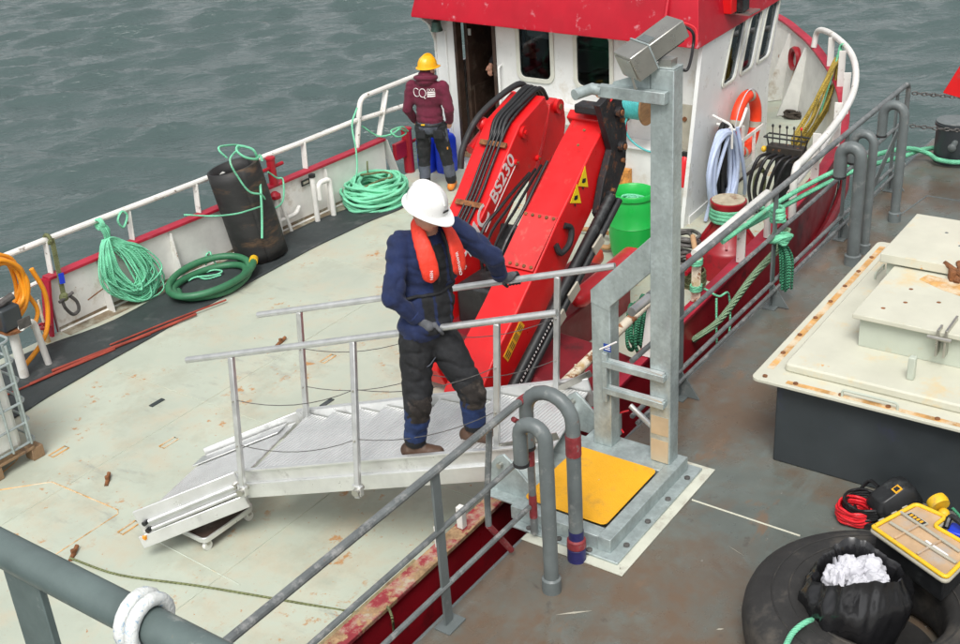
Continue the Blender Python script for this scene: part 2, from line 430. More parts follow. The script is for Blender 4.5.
class MB:
    def __init__(self):
        self.v, self.f = [], []

    def add(self, vs, fs):
        o = len(self.v)
        self.v += [Vector(p) for p in vs]
        self.f += [tuple(i + o for i in f) for f in fs]
        return self

    def box(self, c, s, rot=None):
        c = Vector(c); hx, hy, hz = s[0] / 2, s[1] / 2, s[2] / 2
        vs = [Vector((x, y, z)) for x in (-hx, hx) for y in (-hy, hy) for z in (-hz, hz)]
        if rot is not None: vs = [rot @ p for p in vs]
        return self.add([c + p for p in vs], [(0, 1, 3, 2), (4, 6, 7, 5), (0, 4, 5, 1), (2, 3, 7, 6), (0, 2, 6, 4), (1, 5, 7, 3)])

    def mm(self, a, b):
        return self.box([(a[i] + b[i]) / 2 for i in range(3)], [abs(b[i] - a[i]) for i in range(3)])

    def beam(self, p0, p1, w, h, up=(0, 0, 1)):
        p0, p1 = Vector(p0), Vector(p1)
        d = (p1 - p0); L = d.length; d.normalize()
        s = d.cross(Vector(up))
        if s.length < 1e-4: s = d.cross(Vector((1, 0, 0)))
        s.normalize(); u = s.cross(d)
        R = Matrix((d, s, u)).transposed()
        return self.box((p0 + p1) / 2, (L, w, h), R)

    def tube(self, path, r, n=8, closed=False, caps=True, r1=None):
        P = [Vector(p) for p in path]
        m = len(P)
        T = []
        for i in range(m):
            if closed: t = P[(i + 1) % m] - P[(i - 1) % m]
            else: t = P[min(i + 1, m - 1)] - P[max(i - 1, 0)]
            if t.length < 1e-9: t = Vector((0, 0, 1))
            T.append(t.normalized())
        a = T[0].cross(Vector((0, 0, 1)))
        if a.length < 1e-3: a = T[0].cross(Vector((1, 0, 0)))
        a.normalize()
        o = len(self.v)
        for i in range(m):
            a = a - T[i] * a.dot(T[i])
            if a.length < 1e-6: a = T[i].orthogonal()
            a.normalize()
            b = T[i].cross(a)
            rr = r[i] if isinstance(r, (list, tuple)) else (r if r1 is None else r + (r1 - r) * i / max(1, m - 1))
            for k in range(n):
                th = 2 * PI * k / n
                self.v.append(P[i] + (a * math.cos(th) + b * math.sin(th)) * rr)
        lim = m if closed else m - 1
        for i in range(lim):
            j = (i + 1) % m
            for k in range(n):
                l = (k + 1) % n
                self.f.append((o + i * n + k, o + i * n + l, o + j * n + l, o + j * n + k))
        if caps and not closed:
            self.f.append(tuple(o + k for k in range(n))[::-1])
            self.f.append(tuple(o + (m - 1) * n + k for k in range(n)))
        return self

    def lathe(self, prof, c=(0, 0, 0), n=24, axis=(0, 0, 1), close=False):
        c = Vector(c); ax = Vector(axis).normalized()
        a = ax.orthogonal().normalized(); b = ax.cross(a)
        o = len(self.v); m = len(prof)
        for (r, z) in prof:
            for k in range(n):
                th = 2 * PI * k / n
                self.v.append(c + ax * z + (a * math.cos(th) + b * math.sin(th)) * max(r, 1e-5))
        for i in range(m if close else m - 1):
            j = (i + 1) % m
            for k in range(n):
                l = (k + 1) % n
                self.f.append((o + i * n + k, o + i * n + l, o + j * n + l, o + j * n + k))
        if not close:
            self.f.append(tuple(o + k for k in range(n))[::-1])
            self.f.append(tuple(o + (m - 1) * n + k for k in range(n)))
        return self

    def cyl(self, p0, p1, r, n=16, r1=None):
        return self.tube([p0, p1], r, n, r1=r1)

    def prism(self, poly, ext):
        P = [Vector(p) for p in poly]; e = Vector(ext); n = len(P)
        vs = P + [p + e for p in P]
        fs = [tuple(range(n))[::-1], tuple(range(n, 2 * n))] + [(i, (i + 1) % n, n + (i + 1) % n, n + i) for i in range(n)]
        return self.add(vs, fs)

    def loft(self, loops, closed=True, caps=True):
        n = len(loops[0]); o = len(self.v)
        for l in loops: self.v += [Vector(p) for p in l]
        for i in range(len(loops) - 1):
            for k in range(n if closed else n - 1):
                l = (k + 1) % n
                self.f.append((o + i * n + k, o + i * n + l, o + (i + 1) * n + l, o + (i + 1) * n + k))
        if caps and closed:
            self.f.append(tuple(o + k for k in range(n))[::-1])
            self.f.append(tuple(o + (len(loops) - 1) * n + k for k in range(n)))
        return self

    def ell(self, c, s, rot=None, nu=16, nv=10):
        c = Vector(c); vs = []; fs = []
        for i in range(nv + 1):
            ph = PI * i / nv
            for k in range(nu):
                th = 2 * PI * k / nu
                p = Vector((s[0] * math.sin(ph) * math.cos(th), s[1] * math.sin(ph) * math.sin(th), s[2] * math.cos(ph)))
                vs.append(c + (rot @ p if rot is not None else p))
        for i in range(nv):
            for k in range(nu):
                l = (k + 1) % nu
                fs.append((i * nu + k, (i + 1) * nu + k, (i + 1) * nu + l, i * nu + l))
        return self.add(vs, fs)

    def ring(self, outer, inner, ext):
        """solid ring between two loops of equal length, extruded"""
        e = Vector(ext); n = len(outer)
        L = [[Vector(p) for p in outer], [Vector(p) for p in inner]]
        L = [L[0], L[1], [p + e for p in L[1]], [p + e for p in L[0]]]
        o = len(self.v)
        for l in L: self.v += l
        for i in range(4):
            j = (i + 1) % 4
            for k in range(n):
                l = (k + 1) % n
                self.f.append((o + i * n + k, o + i * n + l, o + j * n + l, o + j * n + k))
        return self

    def build(self, name, material, parent=None, bevel=0., smooth=35, keep=False):
        me = bpy.data.meshes.new(name)
        c = Vector((0, 0, 0))
        if not keep and self.v:
            lo = [min(p[i] for p in self.v) for i in range(3)]; hi = [max(p[i] for p in self.v) for i in range(3)]
            c = Vector([(lo[i] + hi[i]) / 2 for i in range(3)])
            if parent is None: c.z = lo[2]
        me.from_pydata([tuple(p - c) for p in self.v], [], self.f)
        bm = bmesh.new(); bm.from_mesh(me)
        bmesh.ops.remove_doubles(bm, verts=bm.verts, dist=1e-6)
        bmesh.ops.recalc_face_normals(bm, faces=bm.faces)
        bm.to_mesh(me); bm.free()
        if smooth:
            for p in me.polygons: p.use_smooth = True
            me.set_sharp_from_angle(angle=rad(smooth))
        o = bpy.data.objects.new(name, me)
        COL.objects.link(o)
        me.materials.append(material)
        if bevel:
            md = o.modifiers.new('bevel', 'BEVEL'); md.width = bevel; md.segments = 2; md.limit_method = 'ANGLE'; md.angle_limit = rad(40)
            md.harden_normals = False
        o.location = c - (worldloc(parent) if parent else Vector((0, 0, 0)))
        if parent: o.parent = parent
        return o


def worldloc(o):
    p = Vector(o.location)
    while o.parent:
        o = o.parent; p += Vector(o.location)
    return p


def thing(name, label, cat, loc, group=None):
    e = bpy.data.objects.new(name, None)
    COL.objects.link(e); e.location = loc; e.empty_display_size = .1
    return tag(e, label, cat, group)


def tag(o, label, cat, group=None):
    o['label'] = label; o['category'] = cat
    if group: o['group'] = group
    return o


def struct(o, label=None):
    o['kind'] = 'structure'
    if label: o['label'] = label
    return o


def twin(o, loc, parent=None, rot=None):
    """another object on the same mesh, at a world place"""
    c = o.copy(); COL.objects.link(c)
    c.parent = parent
    c.location = Vector(loc) - (worldloc(parent) if parent else Vector((0, 0, 0)))
    if rot is not None: c.rotation_euler = rot
    return c


def plate_holes(outer, holes, mp, thick):
    """flat sheet with real openings: outer/holes are 2-D loops, mp(u, v, d) places a point"""
    bm = bmesh.new()
    loops = []
    edges = []
    for lp in [outer] + holes:
        vs = [bm.verts.new((u, v, 0)) for u, v in lp]
        loops.append(vs)
        for i in range(len(vs)):
            edges.append(bm.edges.new((vs[i], vs[(i + 1) % len(vs)])))
    bmesh.ops.triangle_fill(bm, edges=edges, use_beauty=True)
    bm.verts.index_update()
    m = MB()
    n = len(bm.verts)
    pts = [(v.co.x, v.co.y) for v in bm.verts]
    fs = [tuple(v.index for v in f.verts) for f in bm.faces]
    idx = [[v.index for v in l] for l in loops]
    bm.free()
    vs = [mp(u, v, 0) for u, v in pts] + [mp(u, v, thick) for u, v in pts]
    F = fs + [tuple(i + n for i in f[::-1]) for f in fs]
    for l in idx:
        for i in range(len(l)):
            a, b = l[i], l[(i + 1) % len(l)]
            F.append((a, b, b + n, a + n))
    return m.add(vs, F)


def text_mesh(name, txt, size, origin, ux, uy, material, parent, thick=.002, shear=0., spacing=1., bold=0.):
    cu = bpy.data.curves.new(name, 'FONT')
    cu.body = txt; cu.size = size; cu.extrude = thick / 2; cu.shear = shear; cu.offset = bold; cu.space_character = spacing
    to = bpy.data.objects.new(name + '_curve', cu)
    COL.objects.link(to)
    me = bpy.data.meshes.new_from_object(to.evaluated_get(bpy.context.evaluated_depsgraph_get()))
    bpy.data.objects.remove(to)
    ux, uy = Vector(ux).normalized(), Vector(uy).normalized(); uz = ux.cross(uy)
    m = MB()
    m.add([Vector(origin) + ux * v.co.x + uy * v.co.y + uz * v.co.z for v in me.vertices], [tuple(p.vertices) for p in me.polygons])
    bpy.data.meshes.remove(me)
    o = m.build(name, material, parent, smooth=0)
    return o


def hank(loops, r, jitter=.02, seed=0, n=6, sub=5, closed=True):
    """several loops of rope in one mesh; each loop a list of points"""
    rng = random.Random(seed)
    m = MB()
    for lp in loops:
        P = [Vector(p) + Vector((rng.uniform(-1, 1), rng.uniform(-1, 1), rng.uniform(-1, 1))) * jitter for p in lp]
        m.tube(spline(P, sub, closed), r, n, closed)
    return m


def rope(name, pts, r, material, label=None, cat='rope', parent=None, n=7, sub=6, group=None):
    o = MB().tube(spline(pts, sub), r, n).build(name, material, parent, smooth=60)
    if label: tag(o, label, cat, group)
    return o

# ================================================================== SEA
SEA_Z = -2.4


def build_sea():
    rng = np.random.default_rng(5)
    x = np.arange(-4, 62, .15); y = np.arange(1.0, 72, .15)
    X, Y = np.meshgrid(x, y, indexing='ij')
    Z = np.zeros_like(X); DX = np.zeros_like(X); DY = np.zeros_like(X)
    main = rad(48)
    for i in range(80):
        lam = .6 * (2.2 / .6) ** rng.random()
        a = main + rng.normal(0, .36)
        k = 2 * PI / lam
        amp = .0080 * lam * rng.uniform(.5, 1.3)
        ph = k * (X * math.cos(a) + Y * math.sin(a)) + rng.uniform(0, 2 * PI)
        Z += amp * np.cos(ph)
        DX -= amp * .9 * math.cos(a) * np.sin(ph); DY -= amp * .9 * math.sin(a) * np.sin(ph)
    edge = np.minimum.reduce([X - x[0], x[-1] - X, Y - y[0], y[-1] - Y]) / 4
    w = np.clip(edge, 0, 1)
    Z *= w; DX *= w; DY *= w
    nx, ny = X.shape
    co = np.stack([X + DX, Y + DY, Z + SEA_Z], -1).reshape(-1, 3)
    idx = np.arange(nx * ny).reshape(nx, ny)
    q = np.stack([idx[:-1, :-1], idx[1:, :-1], idx[1:, 1:], idx[:-1, 1:]], -1).reshape(-1, 4)
    # ring of big faces out to the horizon
    B = 3000.
    base = len(co)
    ex = [(-B, -B), (B, -B), (B, B), (-B, B)]
    co = np.concatenate([co, np.array([[a, b, SEA_Z] for a, b in ex])])
    c00, c10, c11, c01 = idx[0, 0], idx[-1, 0], idx[-1, -1], idx[0, -1]
    me = bpy.data.meshes.new('sea')
    faces = q.tolist()
    for b in ([c10, c00, base, base + 1], [c11, c10, base + 1, base + 2], [c01, c11, base + 2, base + 3], [c00, c01, base + 3, base]):
        faces.append([int(i) for i in b])
    me.from_pydata(co.tolist(), [], faces)
    for p in me.polygons: p.use_smooth = True
    me.materials.append(M_SEA)
    o = bpy.data.objects.new('sea', me); COL.objects.link(o)
    struct(o, 'choppy grey green harbour water')


build_sea()

# ================================================================== BARGE
barge = thing('barge', 'grey steel barge with worn brown grey deck moored alongside the red boat', 'barge', (6, 0, -2.9))
BX0, BX1, BY0, BY1 = -8., 13.75, -8., 3.49
MB().mm((BX0, BY0, -.03), (BX1, BY1, 0)).build('deck', M_BDECK, barge)
MB().mm((BX0 + .004, BY0, -2.9), (BX1 - .004, BY1 - .004, -.034)).build('hull_side', M_GREYDARK, barge)
MB().tube([(BX0, BY1 + .01, -.035), (BX1, BY1 + .01, -.035)], .03, 8).build('edge_bead', M_GREYP, barge)
# weld seams proud of the deck
for p, q, w in (((5.886, 2.765, 0.000), (5.871, 2.026, 0.000), .006), ((11.265, 3.112, 0.000), (11.886, 3.033, 0.000), .008), ((11.886, 3.033, 0.000), (11.886, 2.705, 0.000), .008)):
    MB().tube([Vector(p) + Vector((0, 0, .001)), Vector(q) + Vector((0, 0, .001))], w, 6).build('weld_seam', M_GREYP if w > .007 else M_CREAM, barge)

# ---- guard rails of the barge
RZ = 1.05
RY = 3.43


def post_with_gusset(par, x, y, top, mat_=M_GREYP, gusset=True, w=.07, t=.016):
    p = MB().box((x, y, top / 2), (w, t, top)).build('post', mat_, par, bevel=.002)
    MB().box((x, y - .01, .006), (.16, .11, .012)).build('foot_plate', M_GREYP, p, bevel=.002)
    if gusset:
        MB().prism([(x - .006, y - .012, .012), (x - .006, y - .16, .012), (x - .006, y - .012, .22)], (.012, 0, 0)).build('gusset', mat_, p)


rail_a = thing('guard_rail', 'grey tubular guard rail with red painted end beside the gangway foot', 'railing', (4.0, RY, 0), 'guard rails along the barge edge')
MB().tube(bend([(1.2, RY, RZ), (5.02, RY, RZ), (5.02, RY, .05)], .12), .024, 10).build('top_rail', M_GREYRAIL, rail_a)
MB().tube([(1.2, RY, .66), (4.98, RY, .66)], .017, 8).build('middle_rail', M_GREYRAIL, rail_a)
MB().tube([(1.2, RY, .27), (4.98, RY, .27)], .017, 8).build('lower_rail', M_GREYRAIL, rail_a)
for x in (2.35, 4.10):
    post_with_gusset(rail_a, x, RY, RZ - .02, gusset=False)
# the bent return: red primer bands and the flat stay
MB().tube(bend([(4.93, RY, RZ), (5.02, RY, RZ), (5.02, RY, .80)], .118), .0255, 10).build('red_band', M_REDPRIM, rail_a)
for z in (.66, .27):
    MB().tube([(5.02, RY, z - .10), (5.02, RY, z + .07)], .0255, 10).build('red_band', M_REDPRIM, rail_a)
MB().tube([(4.66, RY + .03, RZ - .06), (4.62, RY + .05, .55), (4.60, RY + .04, .36)], .02, 8).build('stay', M_GREYRAIL, rail_a)
MB().tube([(4.60, RY + .04, .36), (4.80, RY + .03, .05)], .021, 8).build('stay_foot', M_REDPRIM, rail_a)
MB().tube([(4.86, RY, RZ - .08), (5.02, RY, .82)], .016, 8).build('brace', M_REDPRIM, rail_a)

rail_b = thing('guard_rail', 'grey tubular guard rail between the yellow gate platform and the bollard', 'railing', (9, RY, 0), 'guard rails along the barge edge')
MB().tube(bend([(6.55, RY, RZ), (12.25, RY, RZ), (12.25, RY, .02)], .10), .026, 10).build('top_rail', M_GREYRAIL, rail_b)
MB().tube([(6.3, RY, .66), (12.25, RY, .66)], .019, 8).build('middle_rail', M_GREYRAIL, rail_b)
MB().tube([(6.3, RY, .22), (12.25, RY, .22)], .018, 8).build('lower_rail', M_GREYRAIL, rail_b)
MB().tube([(6.3, RY - .04, .175), (12.25, RY - .04, .175)], .016, 8).build('lower_rail', M_GREYRAIL, rail_b)
MB().tube([(6.30, RY, RZ - .015), (6.56, RY, RZ - .015)], .033, 12).build('rail_sleeve', M_ALU_DULL, rail_b)
for x in (7.05, 8.78, 10.45, 11.9):
    post_with_gusset(rail_b, x, RY, RZ - .02)
MB().beam((11.0, RY - .03, .12), (11.9, RY - .03, .62), .012, .09).build('diagonal_plate', M_GREYP, rail_b)

# ---- gooseneck vent pipes
def gooseneck(base, h, r, reach, drop, label, painted=None, yaw=0.):
    x, y, _ = base
    t = thing('vent_pipe', label, 'vent pipe', (x, y, 0), 'gooseneck vent pipes on the barge deck')
    dx, dy = math.sin(yaw) * reach, math.cos(yaw) * reach
    arc = [(x, y, .0), (x, y, h - reach / 2)]
    for k in range(1, 9):
        a = PI * k / 9
        arc.append((x + dx / 2 * (1 - math.cos(a)), y + dy / 2 * (1 - math.cos(a)), h - reach / 2 + reach / 2 * math.sin(a)))
    arc += [(x + dx, y + dy, h - reach / 2), (x + dx, y + dy, h - reach / 2 - drop)]
    MB().tube(arc, r, 14).build('bent_pipe', M_GREYP, t, smooth=50)
    MB().lathe([(r * 1.02, 0), (r * 1.32, 0), (r * 1.32, .09), (r * 1.02, .1)], (x, y, .0), 18, close=True).build('base_collar', painted or M_GREYP, t)
    MB().lathe([(r + .004, 0), (r + .004, .02)], (x + dx, y + dy, h - reach / 2 - drop - .005), 16).build('mouth_rim', M_BLACK, t)
    return t


gooseneck((4.656, 3.077, 0.000), 1.12, .044, .17, .20, 'scuffed grey gooseneck pipe with grey collar beside the gate platform')
gB = gooseneck((4.982, 3.099, 0.000), 1.13, .044, .32, .26, 'grey gooseneck pipe with red and blue painted collar beside the gate platform', M_BLUEPRIM)
_b = Vector((4.982, 3.099, 0.000))
MB().lathe([(.046, .1), (.060, .1), (.058, .15), (.046, .16)], _b, 18, close=True).build('red_band', M_REDPRIM, gB)
MB().lathe([(.0455, .16), (.0465, .16), (.0465, .22), (.0455, .22)], _b, 18, close=True).build('blue_band', M_BLUEPRIM, gB)
MB().lathe([(.0455, .76), (.0470, .76), (.0470, .9), (.0455, .9)], _b, 18, close=True).build('red_band', M_REDPRIM, gB)
gooseneck((9.926, 3.125, 0.000), 1.10, .056, .18, .20, 'thick grey gooseneck pipe with black mouth rim beside the cream hatch')
gooseneck((10.212, 3.113, 0.000), 1.14, .040, .18, .20, 'slimmer grey gooseneck pipe right behind the thick one by the hatch')
gooseneck((11.088, 3.115, 0.000), 1.16, .046, .20, .22, 'grey gooseneck pipe at the rail end before the mooring bollard')

# ---- gangway gate: base frame, yellow plate, arch, rungs, floodlight
gate = thing('gangway_gate', 'galvanised steel gangway gate with tall post and yellow step plate', 'gate', (5.6, 3.2, 0))
MB().mm((4.97, 2.78, .003), (6.27, 3.50, .008)).build('painted_patch', mat('cream_patch_paint', (.56, .57, .48), .55, var=.1, vscale=6, dirt=.2, dscale=7, dirtcol=(.42, .40, .33)), gate)
MB().mm((5.04, 2.85, .008), (6.22, 3.62, .026)).build('base_plate', M_GALV, gate, bevel=.004)
MB().mm((5.10, 2.93, .026), (6.16, 3.02, .125)).build('frame_side', M_GALV, gate, bevel=.004)
MB().mm((5.10, 3.02, .026), (5.20, 3.66, .124)).build('frame_side', M_GALV, gate, bevel=.004)
MB().mm((5.92, 3.02, .026), (6.16, 3.66, .124)).build('frame_side', M_GALV, gate, bevel=.004)
MB().prism([(x, y, .126) for x, y in [(5.56 + a, 3.33 + b) for a, b in rrect(.70, .60, .04)]], (0, 0, .008)).build('yellow_plate', M_YEL, gate, bevel=.002)
bolt = MB().lathe([(.030, 0), (.030, .006), (.020, .006), (.020, .026), (.008, .03)], (0, 0, 0), 8).build('bolt', M_CHAIN, gate)
bolt.location = Vector((5.22, 2.885, .026)) - Vector(gate.location)
for x, y in ((5.50, 2.885), (5.78, 2.885), (6.06, 2.885), (5.065, 3.06), (5.065, 3.28), (5.065, 3.5)):
    twin(bolt, (x, y, .026), gate)
for x, y in ((5.02, 2.82), (6.2, 2.9)):
    MB().tube([(x, y, .006), (x, y, .02)], .004, 6).build('weld_dot', M_STAIN, gate)
# tall post (channel section: web plus two flanges) and the arch
px0, px1, py0, py1 = 6.01, 6.13, 2.99, 3.14
PTOP = 2.79
MB().mm((px0, py0, .124), (px1, py1, PTOP)).build('tall_post', M_GALV, gate, bevel=.006)
MB().prism([(px0 - .001, py0 + .0, PTOP), (px1, py0, PTOP), (px1, py1, PTOP), (px0 - .001, py1, PTOP)], (0, 0, .008)).build('post_cap', M_GALV, gate, bevel=.002)
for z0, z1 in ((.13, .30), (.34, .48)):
    MB().mm((px0 - .003, py0 + .012, z0), (px0, py1 - .012, z1)).build('tan_patch', M_GALV_TAN, gate)  # thin tan-coloured panels low on the post face, warmer than the zinc
MB().mm((px0, 3.43, .124), (px1, 3.57, 1.22)).build('short_post', M_GALV, gate, bevel=.006)
# sloping arm of the arch
MB().prism([(px0 - .002, 3.572, 1.20), (px0 - .002, 3.572, 1.29), (px0 - .002, 3.138, 1.74), (px0 - .002, 3.138, 1.50), (px0 - .002, 3.428, 1.20), (px0 - .002, 3.428, 1.16)], (.124, 0, 0)).build('arch_arm', M_GALV, gate, bevel=.005)
for z in (.81, .61):
    MB().mm((px0 - .042, 3.02, z - .045), (px0 - .003, 3.47, z)).build('rung', M_GALV, gate, bevel=.003)
    MB().prism([(px0 - .04, 3.03, z + .0005), (px0 - .004, 3.03, z + .0005), (px0 - .004, 3.46, z + .0005)], (0, 0, .014)).build('rung_web', M_ALU, gate)
MB().mm((px0 - .038, 3.44, .50), (px0 - .004, 3.475, .87)).build('latch_bar', M_GALV, gate, bevel=.003)
st = MB().mm((px0 - .046, 3.40, .895), (px0 - .043, 3.455, .95)).build('blue_sticker', M_PRINTB, gate)
for k in range(3):
    MB().mm((px0 - .048, 3.405, .908 + k * .014), (px0 - .0462, 3.445 - .008 * k, .914 + k * .014)).build('sticker_mark', M_PRINTW, st)
MB().tube([(px0 - .04, 3.36, .98), (px0 - .05, 3.48, .90)], .006, 6).build('wire_tie', M_PRINTW, gate)
# hinge brackets towards the gangway
for x in (5.30, 6.22):
    MB().prism([(x, 3.60, .03), (x, 3.98, .03), (x, 3.99, .16), (x, 3.90, .30), (x, 3.84, .34), (x, 3.78, .30), (x, 3.60, .13)], (.02, 0, 0)).build('hinge_cheek', M_GALV, gate, bevel=.003)
    MB().cyl((x - .03, 3.86, .26), (x + .05, 3.86, .26), .02, 12).build('hinge_pin', M_STAIN, gate)
MB().mm((5.22, 3.622, .03), (6.16, 3.95, .045)).build('landing_plate', M_GALV, gate, bevel=.003)
MB().prism([(6.14, 3.45, .13), (6.14, 3.62, .13), (6.14, 3.62, .17), (6.14, 3.5, .30), (6.14, 3.45, .30)], (.05, 0, 0)).build('stop_plate', M_GALV, gate)
MB().tube([(6.22, 3.10, .15), (6.22, 3.40, .36)], .02, 10).build('gas_strut', M_ALU_DULL, gate)
MB().tube(spline([(6.18, 3.43, .15), (6.20, 3.50, .22), (6.18, 3.46, .30), (6.20, 3.40, .33)], 6), .006, 6).build('red_cable', M_BUOYRED, gate)
# head rail arm with a pipe end, gusset plate behind the lamp
AZ = 2.635
MB().mm((px0 - .055, 3.02, AZ - .038), (px0 - .004, 3.46, AZ + .034)).build('head_arm', M_GALV, gate, bevel=.004)
MB().prism([(px0 - .0025, 3.142, PTOP - .02), (px0 - .0025, 3.142, AZ - .03), (px0 - .0025, 3.42, AZ - .03), (px0 - .0025, 3.38, AZ + .05)], (.012, 0, 0)).build('head_gusset', M_GALV, gate)
MB().tube([(px0 - .03, 3.44, AZ), (px0 - .03, 3.52, AZ)], .034, 14).build('arm_joint', M_GALV, gate)
MB().tube([(px0 - .01, 3.51, AZ), (px0 - .15, 3.56, AZ - .01)], .033, 16).build('arm_pipe', M_GALV, gate)

LC = Vector((6.03, 3.17, PTOP + .085))
lamp = thing('floodlight', 'stainless steel box floodlight tilted on top of the galvanised post', 'floodlight', (6.06, 3.1, PTOP))
lf_ = Vector((-.78, .45, -.43)).normalized(); ls_ = lf_.cross(Vector((0, 0, 1))).normalized(); lu_ = ls_.cross(lf_)
Rl = Matrix((ls_, lf_, lu_)).transposed()


def lbox(name, c, s, m, par, bev=.006):
    return MB().box(LC + Rl @ (Vector(c) * .85), [x * .85 for x in s], Rl).build(name, m, par, bevel=bev)


lbox('housing', (0, -.13, .02), (.20, .30, .13), M_STAIN, lamp)
lbox('lens_hood', (0, .10, 0), (.22, .16, .19), M_STAIN, lamp)
lbox('seam_band', (0, .022, .004), (.226, .012, .198), M_GALV, lamp, .002)
lbox('face_glass', (0, .183, 0), (.19, .006, .15), M_STAIN, lamp, .002)
lbox('dark_window', (0, -.03, .0865), (.13, .06, .004), M_GREYP, lamp, 0)
lbox('under_plate', (0, -.12, -.055), (.16, .24, .01), M_GREYDARK, lamp, 0)
MB().mm((6.03, 3.02, PTOP + .008), (6.11, 3.10, PTOP + .05)).build('mount', M_STAIN, lamp)
MB().tube([LC + Rl @ Vector(p) for p in ((-.10, .19, -.02), (-.10, .20, -.09), (-.09, .19, -.10))], .007, 6).build('catch_wire', M_STAIN, lamp)
gl = LC + Rl @ Vector((.09, -.25, .0))
MB().cyl(gl, gl + Vector((.03, -.04, -.01)), .017, 12).build('cable_gland', M_PLASTBLK, lamp)
MB().tube(spline([gl + Vector((.02, -.03, 0)), gl + Vector((.06, -.10, -.05)), gl + Vector((.05, -.11, -.14)), (6.15, 2.97, PTOP - .02), (6.13, 3.0, PTOP - .03)], 8), .009, 8).build('power_cable', M_HOSEB, lamp, smooth=60)
MB().tube(spline([gl + Vector((.02, -.03, .015)), gl + Vector((.07, -.11, -.03)), gl + Vector((.06, -.13, -.12))], 8), .006, 8).build('red_wire', M_BUOYRED, lamp, smooth=60)

# ---- big hatch
hatch = thing('deck_hatch', 'cream topped steel deck hatch with charcoal coaming and rusty bolts', 'hatch', (7.8, 1.3, 0))
HX0, HX1, HY0, HY1 = 6.58, 9.0, -1.2, 2.50
MB().mm((HX0, HY0, 0), (HX1, HY1, .63)).build('coaming', M_GREYDARK, hatch, bevel=.01)
MB().prism([(7.77 + a, .70 + b, .63) for a, b in rrect(2.56, 3.90, .05)], (0, 0, .022)).build('rim_plate', M_CREAM, hatch, bevel=.003)
MB().prism([(7.78 + a, .66 + b, .652) for a, b in rrect(2.22, 3.66, .03)], (0, 0, .06)).build('top_plate', M_CREAM, hatch, bevel=.012)
rb = MB().lathe([(.026, 0), (.026, .006), (.017, .008), (.017, .022), (.006, .026)], (0, 0, 0), 8).build('rusty_bolt', M_RUST, hatch)
rb.location = Vector((6.545, 2.57, .652)) - Vector(hatch.location)
for p in [(6.90 + k * .30, 2.59, .652) for k in range(7)] + [(6.545, 2.36 - k * .30, .652) for k in range(9)]:
    twin(rb, p, hatch)
MB().mm((6.66, 2.560, .6522), (8.95, 2.606, .6534)).build('rust_stain', M_RUSTSTAIN, hatch)
MB().mm((6.52, -.4, .6522), (6.562, 2.42, .6534)).build('rust_stain', M_RUSTSTAIN, hatch)
MB().tube(bend([(6.535, 2.05, .652), (6.535, 2.05, .70), (6.535, 1.70, .70), (6.535, 1.70, .652)], .03), .009, 8).build('lifting_handle', M_CREAMG, hatch)
for x in (8.2, 8.62):
    MB().tube(bend([(x, 2.40, .712), (x, 2.40, .76), (x + .2, 2.40, .76), (x + .2, 2.40, .712)], .03), .008, 8).build('lifting_handle', M_CREAMG, hatch)
MB().mm((6.83, 1.70, .712), (6.88, 1.745, .87)).build('stub_post', M_CREAMG, hatch, bevel=.006)
# raised inner trunk with two lids
MB().mm((7.13, -1.0, .712), (8.0, 2.16, .93)).build('trunk', M_CREAMG, hatch, bevel=.004)
l1 = MB().mm((7.08, -1.05, .93), (7.96, 2.20, .965)).build('front_lid', M_CREAM, hatch, bevel=.006)
MB().mm((7.97, -1.05, .712), (8.72, 2.26, .98)).build('rear_trunk', M_CREAMG, hatch, bevel=.004)
l2 = MB().mm((7.93, -1.1, .98), (8.78, 2.30, 1.05)).build('rear_lid', M_CREAM, hatch, bevel=.006)
# clamp on the front lid: two plates and a bolt
cl = MB().mm((7.05, 1.58, .80), (7.30, 1.595, .995)).build('clamp', M_STAIN, hatch, bevel=.002)
MB().mm((7.05, 1.63, .80), (7.14, 1.645, .99)).build('clamp_plate', M_STAIN, cl, bevel=.002)
MB().cyl((7.055, 1.55, .93), (7.055, 1.70, .93), .014, 10).build('clamp_pin', M_STAIN, cl)
c2 = MB().box((7.90, 1.78, 1.0), (.09, .06, .09), Matrix.Rotation(rad(25), 3, 'Z')).build('rusty_clamp', M_RUST, hatch, bevel=.01)
MB().cyl((7.86, 1.72, 1.03), (7.96, 1.86, 1.05), .018, 8).build('clamp_bolt', M_RUST, c2)
MB().tube([(7.84, 1.74, .975), (7.92, 1.74, 1.04), (7.97, 1.77, 1.07)], .022, 8).build('clamp_arm', M_RUST, c2)
MB().prism([(7.62, 1.55, .9655), (7.86, 1.62, .9655), (7.90, 1.95, .9655), (7.80, 1.98, .9655), (7.70, 1.80, .9655)], (0, 0, .0012)).build('rust_stain', M_RUSTSTAIN, l1)
for x, y in ((7.4, 1.95), (7.62, 1.98), (7.5, 1.76), (7.25, 2.05), (7.72, 1.45)):
    MB().lathe([(.016, 0), (.006, .004)], (x, y, .9652), 7).build('chipped_spot', M_RUST, l1)
for x, y in ((8.3, 1.85), (8.5, 2.0)):
    MB().lathe([(.014, 0), (.006, .004)], (x, y, 1.0502), 7).build('chipped_spot', M_GREYP, l2)
for x in (7.55, 8.05):
    MB().box((x, 2.235, .74), (.13, .012, .05), Matrix.Rotation(rad(15), 3, 'Z')).build('latch_hook', M_PLASTBLK, hatch)

